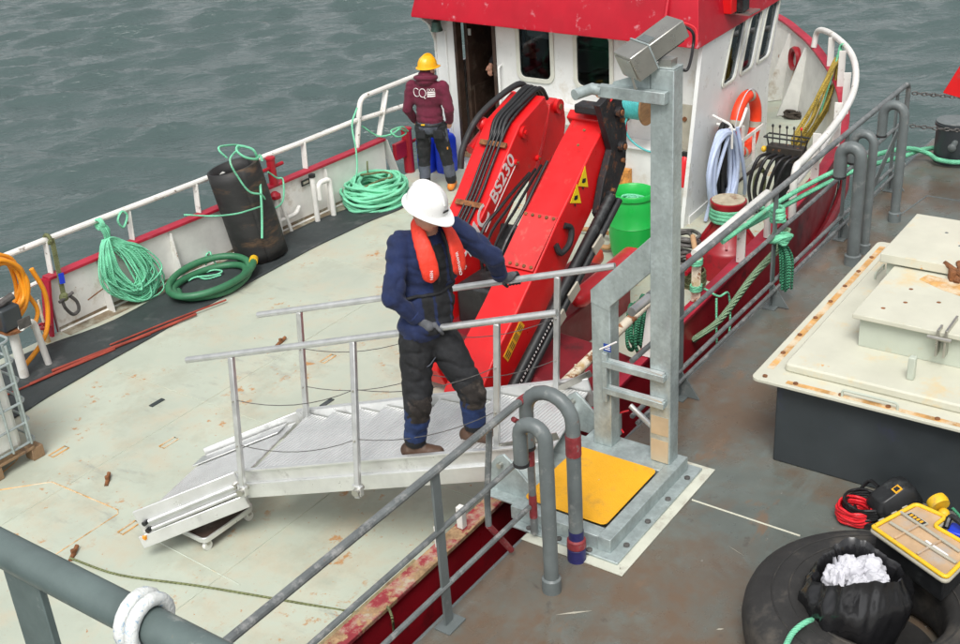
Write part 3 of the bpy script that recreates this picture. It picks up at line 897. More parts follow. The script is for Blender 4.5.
# ---- bollard with mooring rope
bol = thing('bollard', 'grey steel mooring bollard with side peg at the barge corner', 'bollard', (13.05, 3.12, 0))
bx, by = 13.05, 3.12
MB().lathe([(.19, 0), (.19, .40), (.205, .41), (.205, .44), (.19, .45), (.01, .452)], (bx, by, 0), 28).build('barrel', M_GREYDARK, bol)
MB().lathe([(.196, .453), (.196, .458), (.01, .46)], (bx, by, 0), 28).build('top_cap', M_GREYP, bol)
MB().cyl((bx - .12, by - .06, .27), (bx - .30, by - .07, .25), .032, 12).build('side_peg', M_GREYP, bol)
MB().ell((bx - .31, by - .07, .25), (.03, .045, .045)).build('peg_head', M_GREYP, bol)

# ---- chains strung across the barge end
def chain(name, pts, pitch, r, label, group=None):
    P = spline(pts, 30)
    m = MB(); acc = 0; last = P[0]; k = 0
    for p in P[1:]:
        acc += (p - last).length
        if acc >= pitch:
            acc = 0
            d = (p - last).normalized()
            s = d.cross(Vector((0, 0, 1))).normalized(); u = s.cross(d)
            e = s if k % 2 else u
            lp = []
            for j in range(10):
                a = 2 * PI * j / 10
                lp.append(p + d * math.cos(a) * pitch * .72 + e * math.sin(a) * pitch * .38)
            m.tube(lp, r, 5, True); k += 1
        last = p
    return tag(m.build(name, M_CHAIN, smooth=60), label, 'chain', group)


chain('chain', [(12.3, 3.42, .93), (12.6, 2.8, .86), (12.9, 2.2, .84), (13.2, 1.2, .9)], .042, .007, 'upper grey chain hung from the rail end over the bollard')
chain('chain', [(12.3, 3.42, .58), (12.6, 2.9, .50), (12.9, 2.2, .46), (13.2, 1.2, .52)], .042, .007, 'lower grey chain passing in front of the bollard')
cp = thing('chain_post', 'grey chain post at the barge end beyond the bollard', 'post', (13.2, 1.2, 0))
MB().tube([(13.2, 1.2, 0), (13.2, 1.2, 1.0)], .03, 10).build('shaft', M_GREYP, cp)
MB().box((13.2, 1.2, .008), (.16, .16, .016)).build('foot_plate', M_GREYP, cp)

# red steel plate of a raised derrick by the end of the barge
dr = thing('derrick', 'red painted steel jib plate hanging in over the barge end', 'derrick', (12.2, .6, 0))
r0, r1, r2 = Vector((11.0, 2.77, 1.348)), Vector((11.0, 2.50, 1.93)), Vector((11.0, 2.30, 1.26))
MB().prism([r0, r1, (11.2, 1.2, 2.3), (11.2, 1.2, 1.05), r2], (.06, .01, 0)).build('jib_plate', M_CRANE, dr, bevel=.004)
MB().tube([(11.25, 1.15, 0), (11.25, 1.15, 2.4)], .11, 16).build('post', M_CRANE, dr)
MB().box((11.25, 1.15, .01), (.4, .4, .02)).build('foot_plate', M_CRANE, dr)

# ---- upper platform the picture is taken from: slab, columns and its handrail
plat = thing('upper_platform', 'green grey painted handrail of the upper platform with rope wound on it', 'railing', (.5, 1.0, 0))
MB().mm((-2.4, -2.2, 2.22), (.80, 2.2, 2.30)).build('platform_floor', M_GREYP, plat)
for x in (-2.0, .5):
    for y in (-1.9, 1.9):
        MB().tube([(x, y, 0), (x, y, 2.22)], .05, 12).build('column', M_GREYP, plat)
NX = .845
MB().tube([(NX, -2.2, 3.38), (NX, 2.9, 3.38)], .031, 18).build('top_rail', M_NEARRAIL, plat)
MB().mm((NX - .007, 1.60, 2.1), (NX + .007, 1.70, 3.352)).build('post', M_NEARRAIL, plat, bevel=.002)
MB().mm((NX - .007, -.7, 2.1), (NX + .007, -.6, 3.352)).build('post', M_NEARRAIL, plat, bevel=.002)
MB().mm((.76, 2.2, 2.22), (.80, 2.9, 2.30)).build('outrigger', M_GREYP, plat)
wr = MB()
P = []
for k in range(37):
    a = 2 * PI * k / 18 - PI / 2 - .6
    P.append((NX + .042 * math.cos(a), 1.350 - k * .0014, 3.38 + .043 * math.sin(a)))
wr.tube(P, .0115, 8)
tag(wr.build('rope', M_ROPEW, smooth=60), 'white rope with blue flecks wound round the green grey rail', 'rope')

# ================================================================== WORKBOAT
DZ = -1.1
boat = thing('workboat', 'red hulled workboat with white bulwarks and pale green working deck', 'boat', (8.5, 7.3, -2.9))
CY = 7.35
STB = [(-1.5, 4.2, -.3), (1.2, 4.14, -.3), (3.8, 4.10, -.3), (6.0, 4.12, -.3), (8.2, 4.2, -.3), (10.5, 4.3, -.3), (12.0, 4.38, -.28), (13.05, 4.48, -.25), (14.23, 4.70, -.2),
       (15.13, 5.02, -.1), (15.95, 5.45, 0), (16.88, 6.10, .12), (17.45, 6.58, .18), (17.93, 7.02, .22), (18.12, 7.35, .24)]
PRT = [(17.93, 7.68, .22), (17.45, 8.12, .18), (16.88, 8.65, .12), (15.95, 9.4, 0), (15.13, 9.88, -.1), (14.23, 10.2, -.25), (13.05, 10.42, -.38), (12.05, 10.48, -.42),
       (10.85, 10.54, -.42), (8.8, 10.67, -.42), (6.7, 10.82, -.42), (3., 10.9, -.42), (-1.5, 10.8, -.42)]
CAP = [Vector(p) for p in spline(STB + PRT, 4)]


def inward(i):
    a, b = CAP[max(i - 1, 0)], CAP[min(i + 1, len(CAP) - 1)]
    t = (b - a); t.z = 0
    return Vector((-t.y, t.x, 0)).normalized()


INW = [inward(i) for i in range(len(CAP))]


def deck_z(x):
    return DZ + max(0, x - 15) * .05


def hull_pt(i, z):
    """hull skin below the deck edge"""
    p = CAP[i]
    f = max(0, min(1, (p.x - 11) / 7))
    k = (deck_z(p.x) - z) / 1.8
    q = p + INW[i] * (.05 + f * f * 1.1 * k + .12 * k)
    return Vector((q.x, q.y, z))


loops = []
for lev in range(5):
    k = lev / 4
    loops.append([hull_pt(i, deck_z(CAP[i].x) + .02 - k * 1.75) for i in range(len(CAP))])
m = MB(); m.loft(loops, closed=True, caps=False)
m.f.append(tuple(range(len(loops[0]) * 4, len(loops[0]) * 5)))
m.build('hull', M_HULLRED, boat)
# deck sheet
dk = [CAP[i] + INW[i] * .06 for i in range(len(CAP))]
m = MB()
n = len(dk)
vs = [Vector((p.x, p.y, deck_z(p.x) + .03)) for p in dk]
bmv = MB(); half = n // 2
quad = [(i, i + 1, n - 2 - i, n - 1 - i) for i in range(half - 1)]
bmv.add(vs, quad)
bmv.build('deck', M_DECK, boat, smooth=0)
DECK = DZ + .03


def strake(name, i0, i1, o0, o1, zt, mat_, flare=.0, zb=None):
    """upright plate following the cap line between stations i0..i1, o0..o1 its inner and outer offset"""
    A = []
    for i in range(i0, i1 + 1):
        p, w = CAP[i], INW[i]
        fl_ = flare * max(0, min(1, (p.x - 12) / 4))
        bz = deck_z(p.x) + .01 if zb is None else zb
        A.append([p + w * o0 + Vector((0, 0, zt)), p + w * o1 + Vector((0, 0, zt)),
                  Vector((*(p + w * (o1 + fl_)).xy, bz)), Vector((*(p + w * (o0 + fl_)).xy, bz))])
    m = MB(); m.loft(A, closed=True, caps=True)
    return m.build(name, mat_, boat)


def station(x, side):
    best = None
    for i, p in enumerate(CAP):
        if (p.y < CY) == (side == 's'):
            if best is None or abs(p.x - x) < abs(CAP[best].x - x): best = i
    return best


iS0, iBow, iP1 = 0, len(STB) * 4 - 4, station(13.6, 'p')
strake('bulwark_outside', 0, iP1, .0, .03, -.03, M_HULLRED, .12)
strake('bulwark_inside', 0, iP1, .034, .06, -.03, M_WHITE, .12)
pA, pB = station(12.05, 'p'), station(6.72, 'p')
strake('bulwark_outside', pA, pB, .0, .03, -.03, M_HULLRED)
strake('bulwark_inside', pA, pB, .034, .06, -.03, M_WHITE)


def capstrip(i0, i1, m_=M_CAPRED):
    A = []
    for i in range(i0, i1 + 1):
        p, w = CAP[i], INW[i]
        A.append([p - w * .025 + Vector((0, 0, -.028)), p + w * .105 + Vector((0, 0, -.028)), p + w * .105 + Vector((0, 0, .006)), p - w * .025 + Vector((0, 0, .006))])
    m = MB(); m.loft(A)
    return m.build('cap_rail', m_, boat, bevel=.004)


iR = station(6.0, 's')
capstrip(iR, iP1)
capstrip(0, iR, mat('rusted_cap_paint', (.30, .03, .04), .7, var=.3, vscale=6, rust=.75, rscale=5, rustcol=(.30, .19, .10), dirt=.5, dscale=6, dirtcol=(.42, .36, .26), bump=.4, bscale=30))
capstrip(pA, pB)
# slanted red end plate of the port bulwark and the plate at the bitts
e = CAP[pB]
MB().prism([(e.x - .02, e.y - .11, e.z - .02), (e.x - .02, e.y + .03, e.z - .02), (e.x - .14, e.y + .03, DECK), (e.x - .14, e.y - .11, DECK)], (.03, 0, 0)).build('bulwark_end', M_CAPRED, boat)
e = CAP[pA]
MB().prism([(e.x, e.y - .11, e.z - .02), (e.x, e.y + .03, e.z - .02), (e.x + .22, e.y + .03, DECK), (e.x + .22, e.y - .11, DECK)], (.02, 0, 0)).build('bulwark_end', M_WHITE, boat)
# dark red rubbing strake outside
MB().tube([CAP[i] - INW[i] * .03 + Vector((0, 0, -.78)) for i in range(0, iBow + 1, 2)], .06, 8).build('rubbing_strake', M_MAROONCOV, boat)
# margin bar on the port side
MB().tube([CAP[i] + INW[i] * .07 + Vector((0, 0, DECK - CAP[i].z)) for i in range(pA, pB + 1)], .018, 6).build('margin_weld', M_WHITE, boat)
# triangular stays inside the bulwark
def stay(i, depth, name='bulwark_stay', t=.016, top=-.06):
    p, w = CAP[i], INW[i]
    s = Vector((-w.y, w.x, 0)) * t
    a = p + w * .062
    z0 = deck_z(p.x) + .03
    MB().prism([a + Vector((0, 0, top)) - s / 2, a + w * .05 + Vector((0, 0, top)) - s / 2, Vector((*(a + w * depth).xy, z0)) - s / 2, Vector((*a.xy, z0)) - s / 2], s).build(name, M_WHITE, boat)


for x in (7.25, 8.45, 9.55, 10.75):
    stay(station(x, 'p'), .14)
for k in (-11, -7, -2, 3):
    stay(iBow + k, .42, t=.03, top=-.10)
# hawse pipe in the bow
hp = CAP[iBow - 9] + INW[iBow - 9] * .09 + Vector((0, 0, -.38))
MB().lathe([(.12, -.05), (.17, -.05), (.19, .04), (.17, .08), (.12, .06)], hp, 22, axis=INW[iBow - 9], close=True).build('hawse_pipe', M_HULLRED, boat)
MB().prism([hp + INW[iBow - 9] * .012 + Vector((0, 0, -.17)) + Vector((0, .02, 0)), hp + INW[iBow - 9] * .012 + Vector((0, -.05, -.17)), hp + INW[iBow - 9] * .10 + Vector((0, -.05, -.5)), hp + INW[iBow - 9] * .10 + Vector((0, .03, -.5))], INW[iBow - 9] * .003).build('rust_streak', M_RUSTSTAIN, boat)
MB().prism([CAP[iBow - 1] + INW[iBow - 1] * .10 + Vector((0, 0, -.35)), CAP[iBow + 1] + INW[iBow + 1] * .10 + Vector((0, 0, -.3)), CAP[iBow + 2] + INW[iBow + 2] * .20 + Vector((0, 0, -.95)), CAP[iBow] + INW[iBow] * .20 + Vector((0, 0, -1.0))], (-.003, 0, 0)).build('rust_streak', M_RUSTSTAIN, boat)

# ---- white rails on the bulwarks
prt_rail = [(5.837, 10.880, -0.027), (6.301, 10.880, -0.055), (6.825, 10.820, -0.039), (7.522, 10.770, -0.040), (8.201, 10.720, -0.043), (9.020, 10.680, -0.053), (10.587, 10.580, -0.066), (11.553, 10.520, -0.057), (12.945, 10.440, -0.139)]
prt_rail[0] = (prt_rail[1][0] - 4, 10.88, prt_rail[1][2])
MB().tube(prt_rail, .034, 10).build('port_rail', M_WRAIL, boat)
MB().tube([(2.0, 10.88, -.1), (6.158, 10.850, -0.486), (6.649, 10.820, -0.451)], .024, 8).build('port_lower_rail', M_WRAIL, boat)
for a, b in (((6.822, 10.820, -0.049), 10.82), ((7.894, 10.750, -0.075), 10.75), ((8.857, 10.680, -0.062), 10.68), ((10.633, 10.570, -0.065), 10.57)):
    x, y, z = a
    MB().beam((x, y, z), (x - .03, y - .01, -.414), .014, .085, up=(0, 1, 0)).build('rail_post', M_WRAIL, boat, bevel=.002)
for x in (3.0, 4.6):
    MB().beam((x, 10.88, .2), (x, 10.88, DECK), .014, .08, up=(0, 1, 0)).build('rail_post', M_WRAIL, boat)
MB().beam((7.328, 10.700, -0.793), (7.066, 10.660, -0.822), .01, .01).build('rail_clip', M_RUST, boat)
# higher hoop by the wheelhouse door
hoop = bend([(11.572, 10.500, -0.426), (11.744, 10.500, 0.224), (12.976, 10.460, 0.229), (13.590, 10.420, 0.209)], .12)
MB().tube(hoop, .036, 10).build('side_hoop', M_WRAIL, boat)
MB().beam((12.272, 10.480, 0.196), (12.036, 10.490, -0.408), .016, .085, up=(0, 1, 0)).build('rail_post', M_WRAIL, boat)
# starboard rails: long bow rail and the short rusty aft rail
bow_rail = [(16.75, 6.10, .12), (16.75, 6.05, .36), (16.35, 5.72, .44), (15.6, 5.2, .44), (14.8, 4.82, .40), (13.9, 4.55, .33), (12.8, 4.38, .29), (11.75, 4.30, .26), (11.45, 4.28, .22), (11.42, 4.28, -.30)]
MB().tube(spline(bow_rail, 6), .042, 12).build('bow_rail', M_WRAIL, boat, smooth=60)
for x in (16.2, 15.5, 14.7, 13.7, 12.6):
    i = station(x, 's'); p = CAP[i] + INW[i] * .04
    zt = {16.2: .44, 15.5: .44, 14.7: .39, 13.7: .32, 12.6: .285}[x]
    MB().beam((p.x, p.y, p.z), (p.x, p.y, zt), .016, .09, up=INW[i]).build('rail_post', M_WRAIL, boat, bevel=.002)
MB().tube(spline([(13.6, 4.60, .05), (12.6, 4.46, .0), (11.45, 4.34, -.04)], 6), .026, 8).build('bow_lower_rail', M_WRAIL, boat)
MB().tube([(9.05, 4.28, .22), (10.75, 4.30, .22), (10.80, 4.30, .20), (10.80, 4.30, -.28)], .036, 10).build('side_rail', M_WRAIL, boat)
for x in (9.1, 10.1):
    MB().beam((x, 4.28, -.29), (x, 4.28, .22), .016, .09, up=(0, 1, 0)).build('rail_post', M_RUSTRAIL if x < 9.5 else M_WRAIL, boat, bevel=.002)
MB().tube([(6.42, 4.16, .13), (8.35, 4.22, .20)], .04, 12).build('rusty_rail', M_RUSTRAIL, boat)
for x in (6.75, 7.95):
    MB().beam((x + .12, 4.19, .15), (x, 4.19, -.29), .016, .09, up=(0, 1, 0)).build('rail_post', M_RUSTRAIL if x < 7 else M_WRAIL, boat, bevel=.002)
for x in (4.95, 5.2):
    MB().beam((x, 4.15, -.29), (x, 4.15, -.12), .05, .05).build('cut_post', M_WRAIL, boat, bevel=.004)
# sandy pad and red cleat box on the starboard quarter
MB().mm((4.15, 4.26, DECK), (5.2, 4.62, DECK + .32)).build('side_locker', mat('sandy_rust_top', (.27, .22, .12), .9, var=.4, vscale=18, dirt=.4, dscale=9, dirtcol=(.16, .09, .05), bump=.6, bscale=50), boat)
fb = MB().mm((3.62, 4.24, DECK), (4.02, 4.50, DECK + .42)).build('fairlead_box', M_MAROONCOV, boat, bevel=.01)
MB().mm((2.4, 4.22, DECK), (3.58, 4.30, DECK + .5)).build('inner_coaming', M_WHITE, boat)

# ---- deck details: flush hatch outline, lashing eyes, pads, rope lead
def bead(pts, r=.007, m_=M_CREAMG, nm='weld_bead'):
    MB().tube([Vector(p) + Vector((0, 0, .001)) for p in pts], r, 5).build(nm, m_, boat)


bead([(4.434, 8.623, -1.070), (4.748, 8.317, -1.070), (4.766, 7.459, -1.070), (4.728, 7.412, -1.070), (4.066, 7.414, -1.070)], .006, M_RUSTSTAIN, 'flush_hatch_seam')
bead([(4.643, 6.858, -1.070), (4.593, 5.847, -1.070)], .006)
for y_ in (6.05, 8.15):
    bead([(-1.4, y_, DECK), (12.9, y_, DECK)], .004, M_DECK)
for x_ in (3.2, 6.4, 9.6):
    bead([(x_, 4.4, DECK), (x_, 9.5, DECK)], .004, M_DECK)
bead(bend([(4.816, 9.169, -1.070), (4.935, 9.095, -1.070), (4.847, 8.912, -1.070), (4.580, 8.832, -1.070)], .1), .006, M_RUSTSTAIN)
for q in ((5.095, 8.675, -1.070), (5.711, 7.886, -1.070), (4.644, 7.174, -1.070), (7.648, 7.662, -1.070)):
    MB().tube([(q[0] - .09, q[1] - .03, q[2] + .004), (q[0] + .09, q[1] - .03, q[2] + .004), (q[0] + .09, q[1] + .03, q[2] + .004), (q[0] - .09, q[1] + .03, q[2] + .004)], .007, 5, closed=True).build('lashing_pad', M_RUSTSTAIN, boat)
for q, d in (((5.011, 7.887, -1.070), 40), ((4.175, 7.279, -1.070), 30), ((7.677, 8.347, -1.070), 5)):
    a = rad(d)
    w = Vector((math.cos(a), math.sin(a), 0)) * .08
    le = MB().tube([Vector(q) - w, Vector(q) + w + Vector((0, 0, .03))], .018, 8).build('lashing_eye', M_RUST, boat)
    MB().cyl(Vector(q) + Vector((0, 0, .0)), Vector(q) + Vector((0, 0, .05)), .02, 8).build('eye_stub', M_RUST, le)
for q in ((6.156, 8.555, -1.070), (6.971, 7.077, -1.070)):
    MB().box((q[0], q[1], q[2] + .004), (.16, .05, .008)).build('drain_slot', M_MATR, boat)
# vent pipes and hydrant along the port bulwark
def ppipe(nm, pts, r=.03, m_=M_WHITE):
    return MB().tube(bend(pts, .07), r, 10).build(nm, m_, boat, smooth=50)


v1 = Vector((10.460, 10.321, -1.070)); ppipe('vent_pipe', [v1, v1 + Vector((0, 0, .62))], .036)
MB().lathe([(.036, .62), (.045, .62), (.045, .66), (.02, .67)], v1, 12).build('vent_cap', M_PLASTBLK, boat)
v2 = Vector((10.719, 10.269, -1.070)); ppipe('vent_pipe', [v2, v2 + Vector((0, 0, .52)), v2 + Vector((-.20, .02, .52)), v2 + Vector((-.20, .02, .30))], .036)
v3 = Vector((9.878, 10.433, -1.070)); hy = ppipe('hydrant_pipe', [v3, v3 + Vector((0, 0, .5))], .036)
MB().lathe([(.02, .5), (.075, .52), (.075, .56), (.03, .60)], v3, 10).build('valve_wheel', M_BITT, hy)
MB().tube(bend([v3 + Vector((0, 0, .20)), v3 + Vector((.34, .02, .18)), v3 + Vector((.42, .02, .26))], .08), .028, 10).build('hydrant_branch', M_WHITE, hy)
v4 = Vector((10.044, 10.396, -1.070)); ppipe('stanchion_pipe', [v4, v4 + Vector((-.10, .05, .55))], .022)
nb = Vector((10.500, 10.480, -0.554))
MB().box(nb, (.17, .012, .075)).build('name_plate', M_PLASTBLK, boat)
MB().box(nb - Vector((.01, .008, 0)), (.10, .006, .03)).build('plate_mark', M_BEIGE, boat)
# small red hand wheel with white stem, port quarter
w0 = Vector((6.466, 10.660, -0.875))
hw = MB().lathe([(.055, -.008), (.085, -.008), (.085, .012), (.055, .012)], w0, 16, close=True).build('hand_wheel', M_BITT, boat)
MB().beam(w0 + Vector((-.08, 0, 0)), w0 + Vector((.08, 0, 0)), .02, .012).build('wheel_spoke', M_BITT, hw)
MB().beam(w0 + Vector((0, -.08, 0)), w0 + Vector((0, .08, 0)), .02, .012).build('wheel_spoke', M_BITT, hw)
MB().cyl((w0.x, w0.y, DECK), w0, .03, 10).build('valve_stem', M_RUSTRAIL, hw)
MB().tube([(6.521, 10.740, -0.606), (6.494, 10.700, -1.167)], .014, 6).build('stay_rod', M_RUSTRAIL, boat)

# ---- red bitts
def bitt(base, h, label, r=.06, pins=True, bracket=False):
    x, y, z = base
    t = thing('bitt', label, 'mooring bitt', base)
    MB().lathe([(r, 0), (r, h), (r + .008, h + .005), (r + .008, h + .03), (r * .8, h + .04)], base, 18).build('post', M_BITT, t)
    if pins:
        MB().cyl((x - .20, y, z + h * .68), (x + .20, y, z + h * .68), .024, 10).build('cross_pin', M_BITT, t)
    if bracket:
        MB().mm((x - .30, y - .035, z + h * .42), (x - .03, y + .035, z + h * .80)).build('bracket', M_BITT, t, bevel=.01)
    return t


bitt((9.98, 10.53, -.42), .33, 'red mooring bitt with cross pin on the port bulwark by the black rubber tube', .055)
MB().box((9.68, 10.49, -.62), (.12, .05, .10)).build('bitt_chock', M_BITT, boat)
bq = Vector((12.55, 10.42, -1.07))
bitt(bq, .62, 'red bitt post with side bracket beside the blue drums', .075, True, True)
bs = thing('bitt', 'short red bitt wrapped in olive rope on the starboard cap rail', 'mooring bitt', (9.35, 4.42, -.28))
MB().lathe([(.07, 0), (.07, .26), (.08, .27), (.08, .33), (.05, .34)], (9.35, 4.42, -.28), 18).build('post', M_BITT, bs)
MB().cyl((9.17, 4.42, -.06), (9.53, 4.42, -.06), .022, 10).build('cross_pin', M_BITT, bs)
tag(hank([[(9.35 + (.095 + .006 * (k % 3)) * math.cos(a), 4.42 + (.095 + .006 * (k % 3)) * math.sin(a), -.25 + k * .021) for a in [2 * PI * j / 12 for j in range(12)]] for k in range(8)], .013, .004, 3).build('rope', M_ROPEO, smooth=60), 'olive rope wound round the short red starboard bitt', 'rope')

# ================================================================== WHEELHOUSE (part of the boat)
WX, WS, WP, WZ = 13.0, 6.0, 10.1, 1.10
wh = MB().mm((WX + .05, WS + .04, DECK - .02), (15.0, WP - .04, DECK + .03)).build('wheelhouse', M_INT, boat)   # the floor carries the house


def wp(o):
    return o


def aft(u, v, d):      # u = world Y, v = world Z, d = thickness forward
    return Vector((WX + d, u, v))


def rr_at(cx, cy, w, h, r, n=5):
    return [(cx + a, cy + b) for a, b in rrect(w, h, r, n)]


door = [(9.10, -.82), (9.78, -.82), (9.78, 1.075), (9.10, 1.075)]
winA = (8.48, .73, .50, .72); winB = (7.60, .70, .50, .70)
plate_holes([(WS + .05, DECK), (WP, DECK), (WP, 1.2), (WS + .05, 1.2)], [door, rr_at(*winA, .09), rr_at(*winB, .09)], aft, .05).build('aft_wall', M_WHITE_CLEAN, wh, smooth=20)
for w in (winA, winB):
    o = rr_at(w[0], w[1], w[2] + .09, w[3] + .09, .13); i_ = rr_at(w[0], w[1], w[2] - .03, w[3] - .03, .08)
    fr = MB().ring([aft(u, v, -.022) for u, v in o], [aft(u, v, -.022) for u, v in i_], (.02, 0, 0)).build('window', M_RUBBERSEAL, wh, bevel=.005)
    MB().prism([aft(u, v, .018) for u, v in rr_at(w[0], w[1], w[2] - .002, w[3] - .002, .088)], (.006, 0, 0)).build('pane', M_GLASS, fr)
# raked starboard side wall
side_out = [(12.36, DECK), (15.16, DECK), (15.14, .0), (15.30, .44), (15.56, 1.2), (12.88, 1.2)]


def side(u, v, d):
    return Vector((u, WS + d + max(0, u - 12.4) * .045, v))


wins = []
for x0, x1 in ((13.50, 13.92), (14.10, 14.52), (14.70, 15.14)):
    s_ = .50
    base = rrect(x1 - x0, .68, .07)
    cx, cz = (x0 + x1) / 2 + .14, .74
    wins.append([(cx + a + b * s_, cz + b) for a, b in base])
    wins[-1] = [(u, v) for u, v in wins[-1]]
plate_holes(side_out, wins, side, .05).build('side_wall', M_WHITE_CLEAN, wh, smooth=20)
for lp in wins:
    cx = sum(p[0] for p in lp) / len(lp); cz = sum(p[1] for p in lp) / len(lp)
    big = [(cx + (u - cx) * 1.12, cz + (v - cz) * 1.07) for u, v in lp]; sm = [(cx + (u - cx) * .95, cz + (v - cz) * .97) for u, v in lp]
    fr = MB().ring([side(u, v, -.018) for u, v in big], [side(u, v, -.018) for u, v in sm], (0, .016, 0)).build('window', M_RUBBERSEAL, wh, bevel=.004)
    MB().prism([side(cx + (u - cx) * .995, cz + (v - cz) * .995, .02) for u, v in lp], (0, .006, 0)).build('pane', M_GLASS, fr)
# skirting along the side, forward and port walls
MB().beam((12.5, WS - .012 + .005, DECK + .05), (15.1, WS - .012 + .122, DECK + .05), .02, .10).build('skirting', M_WHITE_CLEAN, wh)
fr_pts = [(15.16, 6.12), (15.55, 7.0), (15.6, 8.1), (15.5, 9.2), (15.1, WP)]
m = MB(); m.loft([[(x, y, DECK), (x - .05, y, DECK), (x - .05, y, .25), (x, y, .25)] for x, y in fr_pts]); m.build('front_wall', M_WHITE_CLEAN, wh)
# front window posts above the front wall
for x, y in fr_pts[1:]:
    MB().beam((x - .03, y, .25), (x + .25, y, 1.2), .10, .05).build('window_post', M_WHITE_CLEAN, wh)
for (xa, ya), (xb, yb) in zip(fr_pts[:-1], fr_pts[1:]):
    MB().prism([(xa + .0, ya + .05, .27), (xb + .0, yb - .05, .27), (xb + .26, yb - .05, 1.15), (xa + .26, ya + .05, 1.15)], (-.006, 0, 0)).build('front_pane', M_GLASS, wh)
MB().mm((WX + .05, WP - .05, DECK), (15.1, WP, .35)).build('port_wall', M_WHITE_CLEAN, wh)
for x0, x1 in ((13.05, 13.35), (14.0, 14.12), (14.9, 15.1)):
    MB().mm((x0, WP - .05, .35), (x1, WP, 1.2)).build('window_post', M_WHITE_CLEAN, wh)
# flared edge by the port corner
m = MB(); m.loft([[(WX - .02, WP + .0, DECK), (WX - .02, WP + .03, DECK), (WX + .05, WP + .03, DECK), (WX + .05, WP, DECK)],
                  [(WX - .02, WP + .0, .75), (WX - .02, WP + .03, .75), (WX + .05, WP + .03, .75), (WX + .05, WP, .75)],
                  [(WX - .10, WP + .02, .98), (WX - .10, WP + .06, .98), (WX + .05, WP + .06, .98), (WX + .05, WP + .02, .98)],
                  [(WX - .25, WP + .10, 1.14), (WX - .25, WP + .15, 1.14), (WX + .05, WP + .15, 1.14), (WX + .05, WP + .1, 1.14)]])
m.build('corner_flare', M_WHITE_CLEAN, wh)
MB().tube([(WX - .014, 9.93, DECK), (WX - .014, 9.93, .9)], .014, 6).build('corner_bead', M_WHITE_CLEAN, wh)
MB().cyl((WX + .3, WP + .22, -.2), (WX + .3, WP + .22, 1.1), .035, 10).build('exhaust_pole', M_PLASTBLK, wh)
# door: dark timber frame, sill, open door leaf inside
for y in (9.10, 9.735):
    MB().mm((WX - .03, y, -.80), (WX + .10, y + .045, 1.07)).build('door_frame', M_WOODDK, wh, bevel=.004)
MB().mm((WX - .05, 9.06, -.875), (WX + .14, 9.82, -.815)).build('door_sill', M_WOODPALE, wh, bevel=.006)
dl = MB().mm((WX + .12, 9.66, -.80), (WX + .80, 9.71, 1.05)).build('door_leaf', M_WOODDK, wh, bevel=.004)
MB().mm((WX + .2, 9.648, -.6), (WX + .7, 9.658, .1)).build('door_panel', M_WOODDK, dl, bevel=.003)
MB().box((WX + .105, 9.60, .88), (.02, .05, .09)).build('door_catch', M_STAIN, dl)
# interior behind the door: bulkhead, notice, shelf
MB().mm((WX + .95, 8.5, DECK + .04), (WX + 1.0, 9.9, 1.15)).build('inner_bulkhead', M_INT, wh)
nt_ = MB().mm((WX + .935, 9.25, .45), (WX + .947, 9.60, .95)).build('notice_board', mat('dark_blue_notice', (.02, .03, .06), .5), wh)
MB().mm((WX + .925, 9.35, .82), (WX + .934, 9.50, .86)).build('notice_mark', mat('faded_print', (.12, .14, .18), .6), nt_)
MB().mm((WX + .6, 9.14, .2), (WX + .94, 9.62, .38)).build('shelf', mat('brown_shelf', (.09, .06, .03), .6), wh)
MB().mm((WX + .935, 9.12, .55), (WX + .948, 9.16, .8)).build('far_window', M_PAPER, wh)
MB().cyl((WX + .12, 8.62, .98), (WX + .12, 8.24, .96), .085, 18).build('paper_roll', M_PAPER, wh)
MB().mm((WX + .55, 7.2, DECK + .04), (WX + .6, 8.8, .35)).build('console', M_INT, wh)
MB().mm((14.9, 6.6, .28), (15.35, 9.8, .34)).build('dashboard', M_INT, wh)
MB().tube([(13.4, 9.4, .62), (15.3, 9.4, .62)], .03, 8).build('grab_bar', M_WHITE_CLEAN, wh)
MB().box((14.3, 8.2, -.1), (.5, .5, .5)).build('helm_seat', M_MAROONCOV, wh, bevel=.05)
# handles, bell, boxes on the aft wall
MB().tube(bend([(WX - .002, 9.03, .50), (WX - .07, 9.03, .50), (WX - .07, 9.03, -.10), (WX - .002, 9.03, -.10)], .05), .016, 8).build('grab_handle', M_WHITE_CLEAN, wh)
MB().lathe([(.025, .10), (.06, .07), (.07, 0), (.085, -.05), (.08, -.055)], (WX - .13, 9.98, .97), 16).build('bell', M_BRONZE, wh)
MB().mm((WX - .002, 9.97, 1.03), (WX - .15, 9.99, 1.07)).build('bell_bracket', M_BRONZE, wh)
vb = Vector((12.950, 8.004, -0.009))
MB().mm((12.72, vb.y - .24, vb.z - .10), (12.996, vb.y + .22, vb.z + .10)).build('vent_box', M_WHITE_CLEAN, wh, bevel=.01)
MB().mm((12.72, 6.62, -1.02), (12.99, 7.42, -.27)).build('white_locker', M_WHITE_CLEAN, wh, bevel=.012)
MB().mm((12.66, 6.58, -.268), (12.99, 7.46, -.245)).build('locker_lid', M_WHITE_CLEAN, wh, bevel=.004)
MB().mm((12.62, 6.9, -1.06), (12.71, 7.18, -.55)).build('stained_board', M_PLYORANGE, wh)
MB().mm((12.955, 7.42, -.80), (12.985, 7.50, .02)).build('blue_notice', M_PRINTB, wh)
for k in range(4):
    MB().mm((12.95, 7.43, -.7 + k * .18), (12.954, 7.49, -.62 + k * .18)).build('notice_symbol', M_PRINTW, wh)
MB().mm((12.975, 6.06, -.30), (12.995, 6.62, .28)).build('beige_panel', M_BEIGE, wh)
